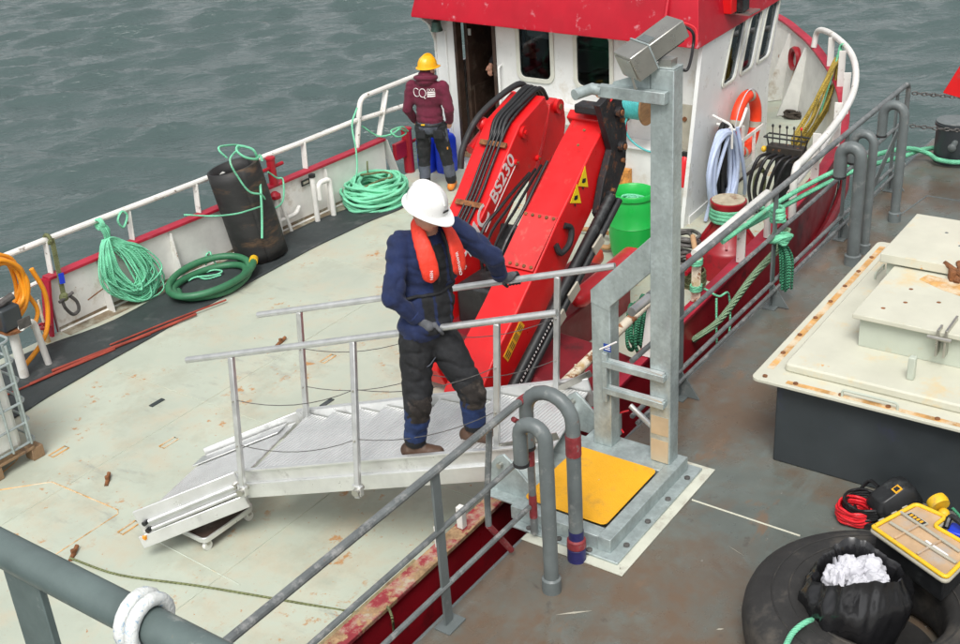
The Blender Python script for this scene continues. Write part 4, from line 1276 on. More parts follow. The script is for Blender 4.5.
for p in ((12.96, 6.30, .10), (12.96, 6.18, -.05)):
    MB().cyl(p, (12.99, p[1], p[2]), .03, 10).build('panel_fitting', M_BUOYRED if p[2] < 0 else M_RUST, wh)
# roof: crimson band, frustum with overhang
lo = [(12.64, 5.98), (15.75, 6.12), (15.95, 8.1), (15.75, 10.2), (12.64, 10.22)]
hi = [(12.88, 6.12), (15.6, 6.25), (15.75, 8.1), (15.6, 10.0), (12.88, 10.02)]
m = MB(); m.loft([[(x, y, 1.075 + (.06 if y > 9 else 0)) for x, y in lo], [(x, y, 1.115 + (.06 if y > 9 else 0)) for x, y in lo], [(x, y, 2.1) for x, y in hi]])
rf = m.build('roof', M_ROOFRED, wh, bevel=.006)
for p, q in (((12.69, 6.45, 1.28), (12.80, 6.42, 1.75)),):
    MB().tube([p, q], .032, 10).build('drain_pipe', M_ROOFRED, rf)
    MB().box(p, (.12, .06, .04)).build('pipe_clamp', M_ROOFRED, rf)
MB().tube([(12.62, 6.42, 1.27), (12.80, 6.42, 1.80)], .02, 8).build('pipe_stay', M_ROOFRED, rf)
MB().box((13.55, 6.02, 1.42), (.16, .14, .24)).build('side_light', M_CRANE, rf, bevel=.01)
MB().box((13.75, 5.98, 1.44), (.20, .20, .30)).build('lamp_screen', M_PLASTBLK, rf, bevel=.01)
MB().box((13.8, 5.92, 1.27), (.34, .26, .02)).build('lamp_shelf', M_STAIN, rf)
for y, z in ((9.75, 1.25), (9.25, 1.28), (8.78, 1.30), (8.70, 1.22), (7.7, 1.24)):
    MB().prism([(12.64 + (z - 1.115) * .243 - .004, y, z - .06), (12.64 + (z - 1.115) * .243 - .004, y - .02, z - .06), (12.64 + (z - 1.0) * .243 - .004, y - .03, z + .07), (12.64 + (z - 1.0) * .243 - .004, y - .012, z + .07)], (-.002, 0, 0)).build('gull_streak', M_PRINTW, rf)

# ================================================================== GANGWAY
gw = thing('gangway', 'aluminium gangway with ribbed treads and tubular handrails sloping down to the deck', 'gangway', (5.6, 5.0, -.2))
GD = Vector((-.224, 1, -.285)).normalized()
GC = Vector((.976, .219, 0)).normalized()
GU = GC.cross(GD).normalized()
if GU.z < 0: GU = -GU
GW = .87
N0 = Vector((5.655, 3.72, .21)); NK = Vector((5.1, 6.2, -.497))
GL = (NK - N0).length


def gp(s, w, h):
    """s along the walkway from the hinge, w across from the near side, h above the walking surface"""
    return N0 + GD * s + GC * w + GU * h


def gbox(name, s0, s1, w0, w1, h0, h1, m_, par=None, bev=.004):
    vs = [gp(s, w, h) for s in (s0, s1) for w in (w0, w1) for h in (h0, h1)]
    return MB().add(vs, [(0, 1, 3, 2), (4, 6, 7, 5), (0, 4, 5, 1), (2, 3, 7, 6), (0, 2, 6, 4), (1, 5, 7, 3)]).build(name, m_, par or gw, bevel=bev)


for w0, w1 in ((-.03, -.012), (GW + .012, GW + .03)):
    gbox('stringer', -.02, GL + .02, w0, w1, -.16, .07, M_ALU)
for w0, w1 in ((-.055, -.0305), (GW + .0305, GW + .055)):
    gbox('stringer_flange', -.02, GL + .02, w0, w1, -.175, -.05, M_ALU)
    gbox('stringer_lip', -.02, GL + .02, w0, w1, .058, .072, M_ALU, bev=.001)
nT = 10
for k in range(nT):
    s = .12 + k * (GL - .1) / nT
    c = gp(s, GW / 2, -.005)
    R = Matrix((GC, Vector((-GC.y, GC.x, 0)), Vector((0, 0, 1)))).transposed() @ Matrix.Rotation(rad(3), 3, 'X')
    MB().box(c, (GW, .24, .018), R).build('tread', M_ALU_TREAD, gw, bevel=.003)
    MB().box(c + R @ Vector((0, .117, -.030)), (GW - .01, .012, .075), R).build('tread_nosing', M_ALU, gw)
# hinged end ramp
FL = .76
FD = (Vector((4.50, 6.78, -.72)) - NK).normalized()
FU = GC.cross(FD).normalized()
if FU.z < 0: FU = -FU


def fp(s, w, h):
    return NK + FD * s + GC * w + FU * h


def fbox(name, s0, s1, w0, w1, h0, h1, m_, par=None, bev=.004):
    vs = [fp(s, w, h) for s in (s0, s1) for w in (w0, w1) for h in (h0, h1)]
    return MB().add(vs, [(0, 1, 3, 2), (4, 6, 7, 5), (0, 4, 5, 1), (2, 3, 7, 6), (0, 2, 6, 4), (1, 5, 7, 3)]).build(name, m_, par or gw, bevel=bev)


rampp = fbox('end_ramp', .03, FL + .08, .0, GW, -.03, -.01, M_ALU_TREAD)
fbox('ramp_cheek', .02, FL + .10, -.05, -.03, -.13, .07, M_ALU, rampp, .006)
fbox('ramp_cheek', .02, FL + .10, GW + .03, GW + .05, -.12, .06, M_ALU, rampp, .006)
fbox('ramp_lower_plate', .0, FL + .12, -.085, -.055, -.24, -.13, M_ALU, rampp, .006)
for h in (-.035, -.10):
    MB().cyl(fp(.04, -.075, h), fp(FL, -.075, h - .01), .017, 10).build('gas_strut', M_ALU_DULL, rampp)
    MB().cyl(fp(.04, -.09, h), fp(.04, -.03, h), .024, 10).build('strut_eye', M_STAIN, rampp)
    MB().cyl(fp(FL + .03, -.09, h - .01), fp(FL + .03, -.03, h - .01), .02, 10).build('strut_eye', M_PLASTBLK, rampp)
MB().box(fp(FL + .07, -.09, -.15), (.02, .03, .03)).build('orange_tag', M_HOSEO, rampp)
MB().lathe([(.05, 0), (.05, .006), (.01, .008)], fp(FL + .02, GW - .06, -.008), 16, axis=FU).build('white_disc', M_PAPER, rampp)
fbox('ramp_side_plate', .1, FL + .1, GW - .16, GW, .0, .012, M_ALU_DULL, rampp)
# handrails, stanchions, wires
nrA, nrB = Vector((5.102, 6.609, 0.420)), Vector((5.777, 3.685, 1.200))
frA, frB = Vector((5.879, 6.609, 0.460)), Vector((6.587, 3.712, 1.200))
MB().cyl(nrA, nrB, .025, 14).build('handrail', M_ALU_DULL, gw)
MB().cyl(frA, frB, .025, 14).build('handrail', M_ALU_DULL, gw)


def on_line(a, b, p):
    d = (b - a); t = (p - a).dot(d) / d.dot(d)
    return a + d * t


NS = [(Vector((5.100, 6.176, 0.500)), Vector((4.987, 6.096, -0.530))), (Vector((5.317, 5.146, 0.800)), Vector((5.137, 5.025, -0.250))), (Vector((5.569, 4.072, 1.100)), Vector((5.638, 4.135, 0.050)))]
FS = [(Vector((5.871, 6.200, 0.550)), Vector((5.927, 6.283, -0.500))), (Vector((6.098, 5.091, 0.840)), Vector((6.153, 5.156, -0.200))), (Vector((6.362, 4.097, 1.120)), Vector((6.410, 4.126, 0.080)))]
for grp, a, b in ((NS, nrA, nrB), (FS, frA, frB)):
    pts = []
    for t, q in grp:
        t = on_line(a, b, t)
        ax = (t - q).normalized()
        sp = MB().beam(q - ax * .06, t - ax * .02, .042, .042, up=GC).build('stanchion', M_ALU_DULL, gw, bevel=.006)
        MB().cyl(q - GC * .05 + ax * .0, q + GC * .05 + ax * .0, .028, 12).build('pivot_bolt', M_STAIN, sp)
        MB().box(q - ax * .0, (.035, .08, .08)).build('pivot_bracket', M_ALU, sp, bevel=.004)
        for f in (.34, .67):
            MB().cyl(q + (t - q) * f - GC * .035, q + (t - q) * f + GC * .035, .007, 6).build('wire_eye', M_STAIN, sp)
        pts.append((t, q))
    for f in (.34, .67):
        P = []
        for k in range(len(pts) - 1):
            p0 = pts[k][1] + (pts[k][0] - pts[k][1]) * f; p1 = pts[k + 1][1] + (pts[k + 1][0] - pts[k + 1][1]) * f
            for j in range(8):
                u = j / 8
                P.append(p0.lerp(p1, u) + Vector((0, 0, -.34 * u * (1 - u))))
        P.append(pts[-1][1] + (pts[-1][0] - pts[-1][1]) * f)
        MB().tube(P, .0034, 5).build('guard_wire', M_CHAIN, gw)
MB().beam(gp(-.05, GW + .04, .10), FS[2][1] + Vector((0, 0, .1)), .012, .05).build('hinge_link', M_STAIN, gw)
MB().beam(gp(-.12, -.03, .12), NS[2][1] + Vector((0, 0, .06)), .012, .05).build('hinge_link', M_STAIN, gw)

# trolley under the ramp
tz = DECK
tro = thing('trolley', 'flat trolley with dark board on castors under the gangway foot', 'trolley', (4.85, 6.5, tz))
q0, q1, q2 = Vector((4.729, 6.349, -0.980)), Vector((4.768, 7.012, -0.980)), Vector((5.171, 6.342, -0.980))
tx = (q2 - q0).normalized(); ty = (q1 - q0).normalized(); ty = (ty - tx * ty.dot(tx)).normalized()
Lx, Ly = .55, .50
loop = [q0 + tx * (Lx / 2 + a) + ty * (Ly / 2 + b) for a, b in rrect(Lx, Ly, .05)]
inn = [q0 + tx * (Lx / 2 + a) + ty * (Ly / 2 + b) for a, b in rrect(Lx - .03, Ly - .03, .04)]
MB().ring(loop, inn, (0, 0, .045)).build('frame', M_ALU, tro, bevel=.003)
MB().prism([p + Vector((0, 0, .012)) for p in inn], (0, 0, .012)).build('board', M_WOODDK, tro)
for a, b in ((.05, .04), (Lx - .05, .04), (.05, Ly - .04), (Lx - .05, Ly - .04)):
    p = q0 + tx * a + ty * b; p.z = tz
    wq = MB().cyl(p + ty * .015 + Vector((0, 0, .04)), p - ty * .015 + Vector((0, 0, .04)), .04, 16).build('wheel', M_IBC, tro)
    MB().box(p + Vector((0, 0, .07)), (.03, .05, .03)).build('castor_fork', M_STAIN, wq)
for a in (.08, Lx - .08):
    p = q0 + tx * a + ty * (Ly * .5)
    MB().prism([p + tx * -.06, p + tx * .06, p + tx * .03 + Vector((0, 0, .16)), p + tx * -.03 + Vector((0, 0, .16))], ty * .012).build('bracket', M_ALU, tro)

# ================================================================== DECK CRANE
crane = thing('crane', 'scarlet folded knuckle boom deck crane with white lettering and black hoses', 'crane', (8.2, 5.9, DECK))
YL = 6.15
main = MB().prism([(9.571, 6.150, 1.327), (9.110, 6.150, 1.167), (8.808, 6.150, 0.882), (8.544, 6.150, 0.600), (8.200, 6.150, 0.311), (7.860, 6.150, 0.000), (7.599, 6.150, -0.453), (7.543, 6.150, -0.765), (7.643, 6.150, -0.967), (7.806, 6.150, -0.961), (7.961, 6.150, -0.622), (8.158, 6.150, -0.346), (8.412, 6.150, -0.019), (8.730, 6.150, 0.246), (9.036, 6.150, 0.512), (9.336, 6.150, 0.641), (9.461, 6.150, 0.829), (9.635, 6.150, 1.188)],
                  (0, .40, 0)).build('main_boom', M_CRANE, crane, bevel=.012)
lk = MB().prism([(9.970, 6.350, 1.113), (10.108, 6.350, 1.138), (10.240, 6.350, 1.038), (10.269, 6.350, 0.858), (10.191, 6.350, 0.555), (10.055, 6.350, 0.310), (9.820, 6.350, 0.066), (9.610, 6.350, -0.116), (9.503, 6.350, -0.010), (9.669, 6.350, 0.394), (9.850, 6.350, 0.767)],
                (0, .10, 0)).build('link_plate', M_CRANE, crane, bevel=.01)
pv = Vector((10.102, 6.350, 1.055))
MB().cyl(pv + Vector((0, -.04, 0)), pv + Vector((0, .5, 0)), .075, 20).build('knuckle_pin', M_CRANE, lk)
MB().cyl(pv + Vector((0, -.055, 0)), pv + Vector((0, -.03, 0)), .03, 10).build('grease_cap', M_RUST, lk)
for p, r in (((9.156, 6.150, 1.084), .06), ((8.993, 6.150, 0.833), .028), ((9.381, 6.150, 0.751), .03)):
    q = Vector(p)
    MB().cyl(q + Vector((0, -.03, 0)), q + Vector((0, .01, 0)), r, 16).build('boss', M_CRANE, main)
    MB().cyl(q + Vector((0, -.045, 0)), q + Vector((0, -.02, 0)), r * .4, 8).build('boss_bolt', M_RUST if r < .05 else M_CRANE, main)
# lettering on the boom
la, lb = Vector((8.219, 6.150, 0.192)), Vector((9.089, 6.150, 0.924))
lx = (lb - la).normalized(); ly = Vector((-lx.z, 0, lx.x))
o0 = Vector((8.058, 6.150, 0.062)) + Vector((0, -.003, 0))
text_mesh('boom_lettering', 'HMC', .28, o0, lx, ly, M_PRINTW, main, shear=.12, bold=.004)
text_mesh('boom_lettering', 'BS230', .20, o0 + lx * .72, lx, ly, M_PRINTW, main, shear=.1, bold=.003)
MB().beam(o0 + lx * .45 - ly * .05, o0 + lx * 1.22 - ly * .04, .004, .010, up=ly).build('underline', M_PRINTW, main)
# hoses along the top face of the boom
hp_ = [(9.845, 6.300, 1.297), (9.640, 6.300, 1.291), (9.378, 6.300, 1.202), (9.052, 6.300, 0.914), (8.724, 6.300, 0.563), (8.354, 6.300, 0.235), (7.984, 6.300, -0.136), (7.782, 6.300, -0.469)]
tops = [Vector((9.571, 6.150, 1.327)), Vector((9.110, 6.150, 1.167)), Vector((8.808, 6.150, 0.882)), Vector((8.544, 6.150, 0.600)), Vector((8.200, 6.150, 0.311)), Vector((7.860, 6.150, 0.000)), Vector((7.599, 6.150, -0.453))]
un = Vector((-.75, 0, .66))
hoses = []
for k, (dy, r) in enumerate(((.10, .015), (.145, .012), (.19, .014), (.225, .012))):
    P = [p + Vector((0, dy, 0)) + un * (.03 + .008 * (k % 2)) for p in tops]
    hs_ = MB().tube(spline(P, 5), r, 8).build('hydraulic_hose', M_HOSEB, main, smooth=60)
    P2 = [tops[0] + Vector((.22, dy + .02, -.10)), tops[0] + Vector((.10, dy, .03)), tops[0] + Vector((-.02, dy, .050 + .006 * k)), tops[0].lerp(tops[1], .5) + Vector((0, dy + .02, .02)) + un * .05, tops[1] + Vector((0, dy + .04, 0)) + un * .045, tops[1].lerp(tops[2], .6) + Vector((0, dy, 0)) + un * .03]
    MB().tube(spline(P2, 6), r * 1.5, 8).build('hydraulic_hose', M_HOSEB, main, smooth=60)
P3 = [tops[0] + Vector((.22, .33, -.05)), tops[0] + Vector((.05, .36, .06)), tops[1] + Vector((-.02, .44, .06)), tops[1].lerp(tops[2], .8) + Vector((-.06, .47, .03)), tops[2] + Vector((-.08, .46, -.10))]
MB().tube(spline(P3, 6), .032, 10).build('hose_sleeve', M_BLACK, main, smooth=60)
for i, f in ((1, .6), (3, .2), (5, .4)):
    c = tops[i].lerp(tops[i + 1], f) + Vector((0, .19, 0)) + un * .035
    MB().beam(c + Vector((0, -.16, 0)), c + Vector((0, .14, 0)), .05, .025, up=un).build('hose_clamp', M_RUST, main)
MB().tube([(8.916, 6.620, 0.912), (9.742, 6.620, 1.238)], .05, 12).build('slew_cylinder', M_CRANE, crane)
MB().ell((9.131, 6.600, 1.114), (.07, .06, .07)).build('cylinder_eye', M_CRANE, crane)

YR = 5.20
outer = MB().prism([(9.133, 5.200, 1.328), (8.836, 5.200, 1.135), (8.527, 5.200, 0.897), (8.225, 5.200, 0.673), (7.857, 5.200, 0.359), (7.534, 5.200, 0.103), (7.188, 5.200, -0.142), (6.873, 5.200, -0.450), (6.787, 5.200, -0.698), (7.042, 5.200, -0.838), (7.377, 5.200, -0.590), (8.008, 5.200, -0.065), (8.497, 5.200, 0.319), (8.964, 5.200, 0.671), (9.272, 5.200, 0.903), (9.333, 5.200, 1.098)],
                   (0, .36, 0)).build('outer_boom', M_CRANE, crane, bevel=.012)
oa, ob = Vector((7.857, 5.200, 0.359)), Vector((8.836, 5.200, 1.135))
ox = (ob - oa).normalized(); on = Vector((-ox.z, 0, ox.x))
# head collar and rusty knuckle
hc = Vector((9.204, 5.200, 1.232))
MB().box(hc + Vector((0, .18, 0)) + on * .005, (.10, .46, .30), Matrix((ox, Vector((0, 1, 0)), -on)).transposed()).build('head_collar', M_CRANE, outer, bevel=.015)
kn = MB().prism([(8.854, 5.120, 1.545), (9.071, 5.120, 1.613), (9.252, 5.120, 1.491), (9.341, 5.120, 1.164), (9.318, 5.120, 0.851), (9.083, 5.120, 0.584), (8.854, 5.120, 0.448), (8.784, 5.120, 0.552), (8.903, 5.120, 0.840), (9.057, 5.120, 1.078)], (0, .07, 0)).build('knuckle_plate', mat('rusty_black_steel', (.025, .025, .027), .55, metal=.3, var=.3, vscale=8, rust=.42, rscale=12, rustcol=(.10, .045, .025), bump=.3), crane, bevel=.008)
MB().prism([(9.511, 5.500, 1.319), (9.744, 5.500, 1.392), (9.939, 5.500, 1.260), (9.994, 5.500, 0.921), (9.927, 5.500, 0.599), (9.729, 5.500, 0.816)], (0, .05, 0)).build('knuckle_plate', MATS['rusty_black_steel'], crane, bevel=.008)
for q in ((9.230, 5.120, 1.310), (9.242, 5.120, 0.924), (9.047, 5.120, 0.695), (8.933, 5.120, 0.597)):
    MB().cyl(Vector(q) + Vector((0, -.03, 0)), Vector(q) + Vector((0, .0, 0)), .022, 8).build('knuckle_bolt', M_RUST, kn)
for q in ((9.157, 5.120, 1.406), (9.207, 5.120, 1.070), (8.972, 5.120, 0.662)):
    kb = MB().cyl(Vector(q) + Vector((0, -.05, 0)), Vector(q), .05, 16).build('pin_boss', MATS['rusty_black_steel'], kn)
    MB().cyl(Vector(q) + Vector((0, -.065, 0)), Vector(q) + Vector((0, -.045, 0)), .028, 8).build('pin_nut', M_RUST, kn)
MB().box(Vector((9.062, 5.200, 1.423)) + Vector((0, .1, .02)), (.16, .34, .09)).build('head_block', MATS['rusty_black_steel'], crane, bevel=.02)
MB().cyl((9.033, 5.150, 1.584), (9.822, 5.600, 1.320), .06, 14).build('sheave_pin', M_CRANE, crane)
MB().cyl((8.997, 5.200, 1.615), (9.170, 5.300, 1.558), .045, 16).build('sheave', M_RUST, crane)
MB().cyl((9.286, 5.200, 1.547), (9.465, 5.300, 1.488), .05, 16).build('sheave', M_CRANE, crane)
MB().tube([(9.277, 5.300, 1.464), (8.527, 5.300, 0.700), (7.999, 5.350, 0.212), (7.302, 5.400, -0.247), (7.040, 5.500, -0.622)], .006, 5).build('winch_wire', M_CHAIN, crane)
# bolted access plate on the top face
pc = Vector((8.032, 5.200, 0.518)) + Vector((0, .185, 0)) + on * .006
Rp = Matrix((ox, Vector((0, 1, 0)), -on)).transposed()
ap = MB().box(pc, (.56, .345, .014), Rp).build('access_plate', mat('matt_crane_red', (.60, .03, .03), .6, var=.15, vscale=5, dirt=.2, dscale=7, dirtcol=(.5, .10, .08)), outer, bevel=.003)
for sx in (-.25, .25):
    for k in range(5):
        q = pc + ox * sx + Vector((0, -.145 + k * .0725, 0)) + on * .01
        MB().lathe([(.016, 0), (.016, .010), (.004, .012)], q, 8, axis=on).build('plate_bolt', M_RUST, ap)
sd_ = Vector((8.234, 5.190, 0.538))
MB().tube(spline([sd_ + ox * -.10 + on * .0, sd_ + ox * -.13 - on * .09 + Vector((0, -.03, 0)), sd_ - on * .14 + Vector((0, -.04, 0)), sd_ + ox * .12 - on * .08 + Vector((0, -.03, 0)), sd_ + ox * .10], 6), .028, 8).build('black_handle', M_BLACK, outer)
for q in ((8.877, 5.200, 1.263), (8.982, 5.200, 1.185), (8.766, 5.200, 1.157)):
    MB().lathe([(.014, 0), (.014, .008), (.004, .01)], Vector(q) + Vector((0, .1, .03)), 8, axis=on).build('head_bolt', M_RUST, outer)
# warning signs on the flank
ws = MB().prism([(8.429, 5.197, 0.770), (8.557, 5.197, 0.906), (8.617, 5.197, 0.704)], (0, -.003, 0)).build('warning_sign', M_PRINTY, outer)
ws2 = MB().prism([(8.573, 5.197, 0.882), (8.702, 5.197, 1.028), (8.746, 5.197, 0.814)], (0, -.003, 0)).build('warning_sign', M_PRINTY, outer)
for c, par in (((8.527, 5.193, 0.784), ws), ((8.672, 5.193, 0.896), ws2)):
    q = Vector(c)
    MB().prism([q + ox * -.03 + on * .02, q + ox * .0 + on * .035, q + ox * .035 - on * .005, q + ox * .01 - on * .03, q - ox * .02 - on * .005], (0, -.002, 0)).build('sign_symbol', M_PRINTK, par)
    MB().prism([q - ox * .06 - on * .02, q - ox * .045 - on * .02, q - ox * .045 - on * .05, q - ox * .06 - on * .05], (0, -.002, 0)).build('sign_symbol', M_PRINTK, par)
yl = Vector((7.444, 5.197, -0.155))
lab = MB().box(yl, (.36, .004, .10), Matrix((ox, Vector((0, 1, 0)), -on)).transposed()).build('caution_label', M_PRINTO, outer)
for k in range(4):
    for j in range(3):
        MB().box(yl + ox * (-.13 + k * .085) + on * (-.028 + j * .027) + Vector((0, -.003, 0)), (.062, .002, .009), Matrix((ox, Vector((0, 1, 0)), -on)).transposed()).build('label_line', M_PRINTK, lab)
# long black cylinders on the right flank
c0, c1 = Vector((7.043, 5.080, -0.582)), Vector((8.957, 5.080, 0.674))
cy = MB().cyl(c0, c1, .050, 16).build('lift_cylinder', M_PLASTBLK, crane)
MB().cyl(c0 + Vector((.06, -.05, -.05)), c1 + Vector((.06, -.05, -.05)), .034, 14).build('lift_cylinder', M_PLASTBLK, crane)
cd = (c1 - c0).normalized()
for f in (.42, .55, .78):
    q = c0.lerp(c1, f) + Vector((.045, -.06, -.03))
    MB().beam(q - Vector((.09, .02, .05)), q + Vector((.07, -.02, .02)), .02, .10, up=cd).build('cylinder_clip', M_BEIGE, cy)
for k in range(22):
    q = c0.lerp(c1, .08 + k * .016) + Vector((-.005, -.052, .0))
    MB().box(q, (.016, .003, .018 if k % 3 else .026), Matrix((cd, Vector((0, 1, 0)), Vector((-cd.z, 0, cd.x)))).transposed()).build('cylinder_marking', M_PRINTW, cy)
# pedestal, dark machinery between the booms, sloped base cover
MB().lathe([(.42, 0), (.42, .06), (.30, .08), (.28, .55), (.36, .60), (.36, .72)], (8.0, 5.85, DECK), 28).build('pedestal', M_MAROONCOV, crane)
MB().box((8.15, 5.85, -.22), (.6, .5, .5)).build('slew_housing', M_PLASTBLK, crane, bevel=.03)
MB().box((8.45, 5.85, .16), (.18, .30, .5), Matrix.Rotation(rad(25), 3, 'Y')).build('valve_block', M_PLASTBLK, crane, bevel=.02)
for k in range(7):
    y = 5.62 + k * .07
    MB().tube(spline([(8.0 + .05 * k, y, -.5), (8.25, y + .04, .0 + .05 * k), (8.75 - .03 * k, y, .55), (9.1, y + .02, 1.0 - .05 * k)], 6), .016, 6).build('hydraulic_hose', M_HOSEB, crane)
MB().tube([(7.9, 5.70, -.2), (8.95, 5.68, .85)], .06, 14).build('ram', M_GREYP, crane)
MB().prism([(8.4, 5.62, .0), (9.3, 5.62, 1.0), (9.42, 5.62, .75), (9.05, 5.62, .1), (8.9, 5.62, -.3)], (0, .05, 0)).build('inner_plate', M_CRANE, crane)
m = MB(); m.loft([[(7.2, 4.5, DECK), (8.5, 4.5, DECK), (8.5, 5.3, DECK), (7.2, 5.3, DECK)], [(7.2, 4.5, -.70), (8.5, 4.5, -.70), (8.5, 5.3, -.70), (7.2, 5.3, -.70)],
                  [(7.45, 4.70, -.52), (8.25, 4.70, -.48), (8.2, 5.2, -.42), (7.45, 5.2, -.42)]])
bc = m.build('base_cover', M_MAROONCOV, crane, bevel=.01)
MB().box((7.85, 4.495, -.75), (1.32, .012, .07)).build('black_strap', M_BLACK, bc)
for x in (7.55, 7.85, 8.15):
    MB().beam((x, 4.53, -.675), (x + .02, 4.72, -.5), .012, .012).build('cover_rib', M_HULLRED, bc)
MB().mm((8.6, 5.5, DECK), (10.1, 6.2, -.62)).build('base_frame', M_MAROONCOV, crane, bevel=.02)

# ================================================================== THINGS ON THE BOAT'S DECK
# rubber matting along the port side
lo_ = [(4.2, 9.50), (5.3, 9.57), (5.83, 9.63), (7.07, 9.70), (8.62, 9.75), (9.87, 9.76), (10.7, 9.70), (11.26, 9.60), (11.6, 9.64)]
hi_ = [(4.2, 10.62), (5.3, 10.64), (6.2, 10.62), (7.2, 10.42), (8.62, 10.48), (9.87, 10.40), (10.5, 10.36), (11.0, 10.25), (11.5, 10.10)]
lo_ = spline([(*p, 0) for p in lo_], 5); hi_ = spline([(*p, 0) for p in hi_], 5)
m = MB(); rows = 10; vs = []
for a, b in zip(lo_, hi_):
    for r in range(rows + 1):
        p = a.lerp(b, r / rows)
        ed = .02 * noise.noise(Vector((p.x * 1.3, p.y * 2, 3))) if 0 < r < rows else .012 * noise.noise(Vector((p.x * 2, 5, 1)))
        vs.append(Vector((p.x, p.y + (.02 * noise.noise(Vector((p.x * 1.5, r, 0)))), DECK + .016 + max(-.008, ed * .6))))
n_ = rows + 1
fs = [(i * n_ + r, (i + 1) * n_ + r, (i + 1) * n_ + r + 1, i * n_ + r + 1) for i in range(len(lo_) - 1) for r in range(rows)]
o = m.add(vs, fs).build('rubber_mat', M_MATR, smooth=60)
sm_ = o.modifiers.new('thick', 'SOLIDIFY'); sm_.thickness = .01; sm_.offset = -1
tag(o, 'long black rubber mat laid along the white bulwark', 'mat')

gs = MB(); gv = []
for i in range(pA, pB + 1):
    w_ = .10 + .05 * noise.noise(Vector((CAP[i].x * 2, 0, 0)))
    a, b = CAP[i] + INW[i] * .062, CAP[i] + INW[i] * (.16 + w_)
    gv += [Vector((a.x, a.y, DECK + .003)), Vector((b.x, b.y, DECK + .003)), Vector((a.x, a.y, DECK + .05 + .02 * noise.noise(Vector((CAP[i].x * 4, 3, 0)))))]
nI = pB - pA + 1
gs.add(gv, [(3 * i, 3 * i + 1, 3 * i + 4, 3 * i + 3) for i in range(nI - 1)] + [(3 * i, 3 * i + 3, 3 * i + 5, 3 * i + 2) for i in range(nI - 1)])
gs.build('waterway_grime', mat('waterway_grime', (.20, .155, .10), .85, var=.35, vscale=7, dirt=.5, dscale=5, dirtcol=(.34, .33, .26), rust=.2, rscale=9, bump=.4, bscale=40), boat)
# red rods lying on the mat
rz = DECK + .04
for p, q, l in (((5.359, 10.014, -1.040), (6.681, 9.803, -1.040), 'oxide red rod whose end runs under the white tank cage'),
                ((5.741, 9.976, -1.040), (7.695, 9.654, -1.040), 'thickest oxide red rod lying along the rubber mat'),
                ((6.030, 10.005, -1.040), (7.105, 9.738, -1.040), 'short oxide red rod lying behind the thick rod'),
                ((6.704, 9.910, -1.030), (8.103, 9.598, -1.030), 'oxide red rod reaching towards the green hose coil')):
    a, b = Vector(p), Vector(q)
    tag(MB().tube([a, a.lerp(b, .5) + Vector((0, .01, .004)), b], .016 if 'thick' in l else .011, 8).build('steel_rod', M_RODRED), l, 'rod', 'red rods on the rubber mat')

# big mint rope pile
rng = random.Random(3)
c = Vector((11.385, 10.070, -1.000)); c.z = DECK
loops_ = []
for k in range(46):
    R_ = rng.uniform(.20, .44); lev = .03 + .30 * (k / 46) * (1 - max(0, R_ - .34) * 3)
    ph = rng.uniform(0, 6.3); ecc = rng.uniform(.86, 1.1)
    ox_, oy_ = rng.uniform(-.05, .05), rng.uniform(-.05, .05)
    loops_.append([(c.x + ox_ + R_ * 1.05 * math.cos(a + ph), c.y + oy_ + R_ * ecc * .92 * math.sin(a + ph), c.z + max(.02, lev + .035 * math.sin(2 * a + ph * 3))) for a in [2 * PI * j / 10 for j in range(10)]])
tag(hank(loops_, .021, .012, 4, 7, 5).build('rope_coil', M_ROPEG2, smooth=60), 'large pile of mint green rope coiled at the end of the rubber mat', 'rope')
rope('rope', [c + Vector(p) for p in ((-.35, -.02, .30), (-.1, -.16, .36), (.12, -.20, .35), (.16, -.05, .38), (-.02, .05, .40), (-.05, .20, .37))], .016, M_ROPEO, 'olive rope end looped over the mint rope pile')
MB_ = c + Vector((.0, .12, .36))
tag(MB().tube(spline([MB_, MB_ + Vector((.02, .01, .12)), MB_ + Vector((.05, .03, .18))], 4), .012, 6).build('rope', M_ROPEO), 'frayed olive rope tip standing up from the mint pile', 'rope')
rope('rope', [(11.573, 10.420, 0.143), (11.360, 10.350, -0.021), (11.272, 10.250, -0.326), (11.192, 10.200, -0.572), (11.020, 10.150, -0.760)], .012, M_ROPEG2, 'mint rope end hanging from the white side hoop onto the pile')

# dark green suction hose coil
c = Vector((8.363, 10.120, -1.050)); c.y -= .02; c.z = DECK + .07
P = []
for k in range(66):
    a = 2 * PI * k / 26 + 2.6
    R_ = .40 + .05 * (k / 26) + .012 * math.sin(a * 2)
    P.append((c.x + R_ * 1.12 * math.cos(a), c.y + R_ * .80 * math.sin(a), c.z + .02 * math.sin(a * 1.5) + (.07 if k > 34 else 0) * min(1, (k - 34) / 6)))
hc_ = thing('hose_coil', 'coil of thick dark green suction hose lying on the rubber mat', 'hose', (c.x, c.y, DECK))
MB().tube(spline(P, 2), .041, 12).build('hose', M_HOSEG, hc_, smooth=60)
e1 = Vector(P[-1])
MB().cyl(e1, e1 + (Vector(P[-1]) - Vector(P[-2])).normalized() * .10, .052, 12).build('hose_coupling', M_YELPL, hc_)
rope('rope', [(8.279, 10.419, -1.040), (8.376, 10.381, -1.020), (8.465, 10.271, -1.020), (8.563, 10.203, -1.020), (8.618, 10.188, -1.000), (8.624, 10.336, -1.020), (8.535, 10.418, -1.040), (8.447, 10.463, -1.040), (8.422, 10.264, -1.040), (8.589, 10.185, -1.040)], .011, M_ROPEG2, 'thin mint rope with blue whipping inside the green hose coil')
rope('rope', [(8.654, 10.501, -1.000), (8.756, 10.594, -0.940), (8.803, 10.565, -0.900), (8.762, 10.499, -0.950), (8.733, 10.411, -1.000)], .010, M_ROPEG2, 'thin mint rope loop standing behind the green hose coil')

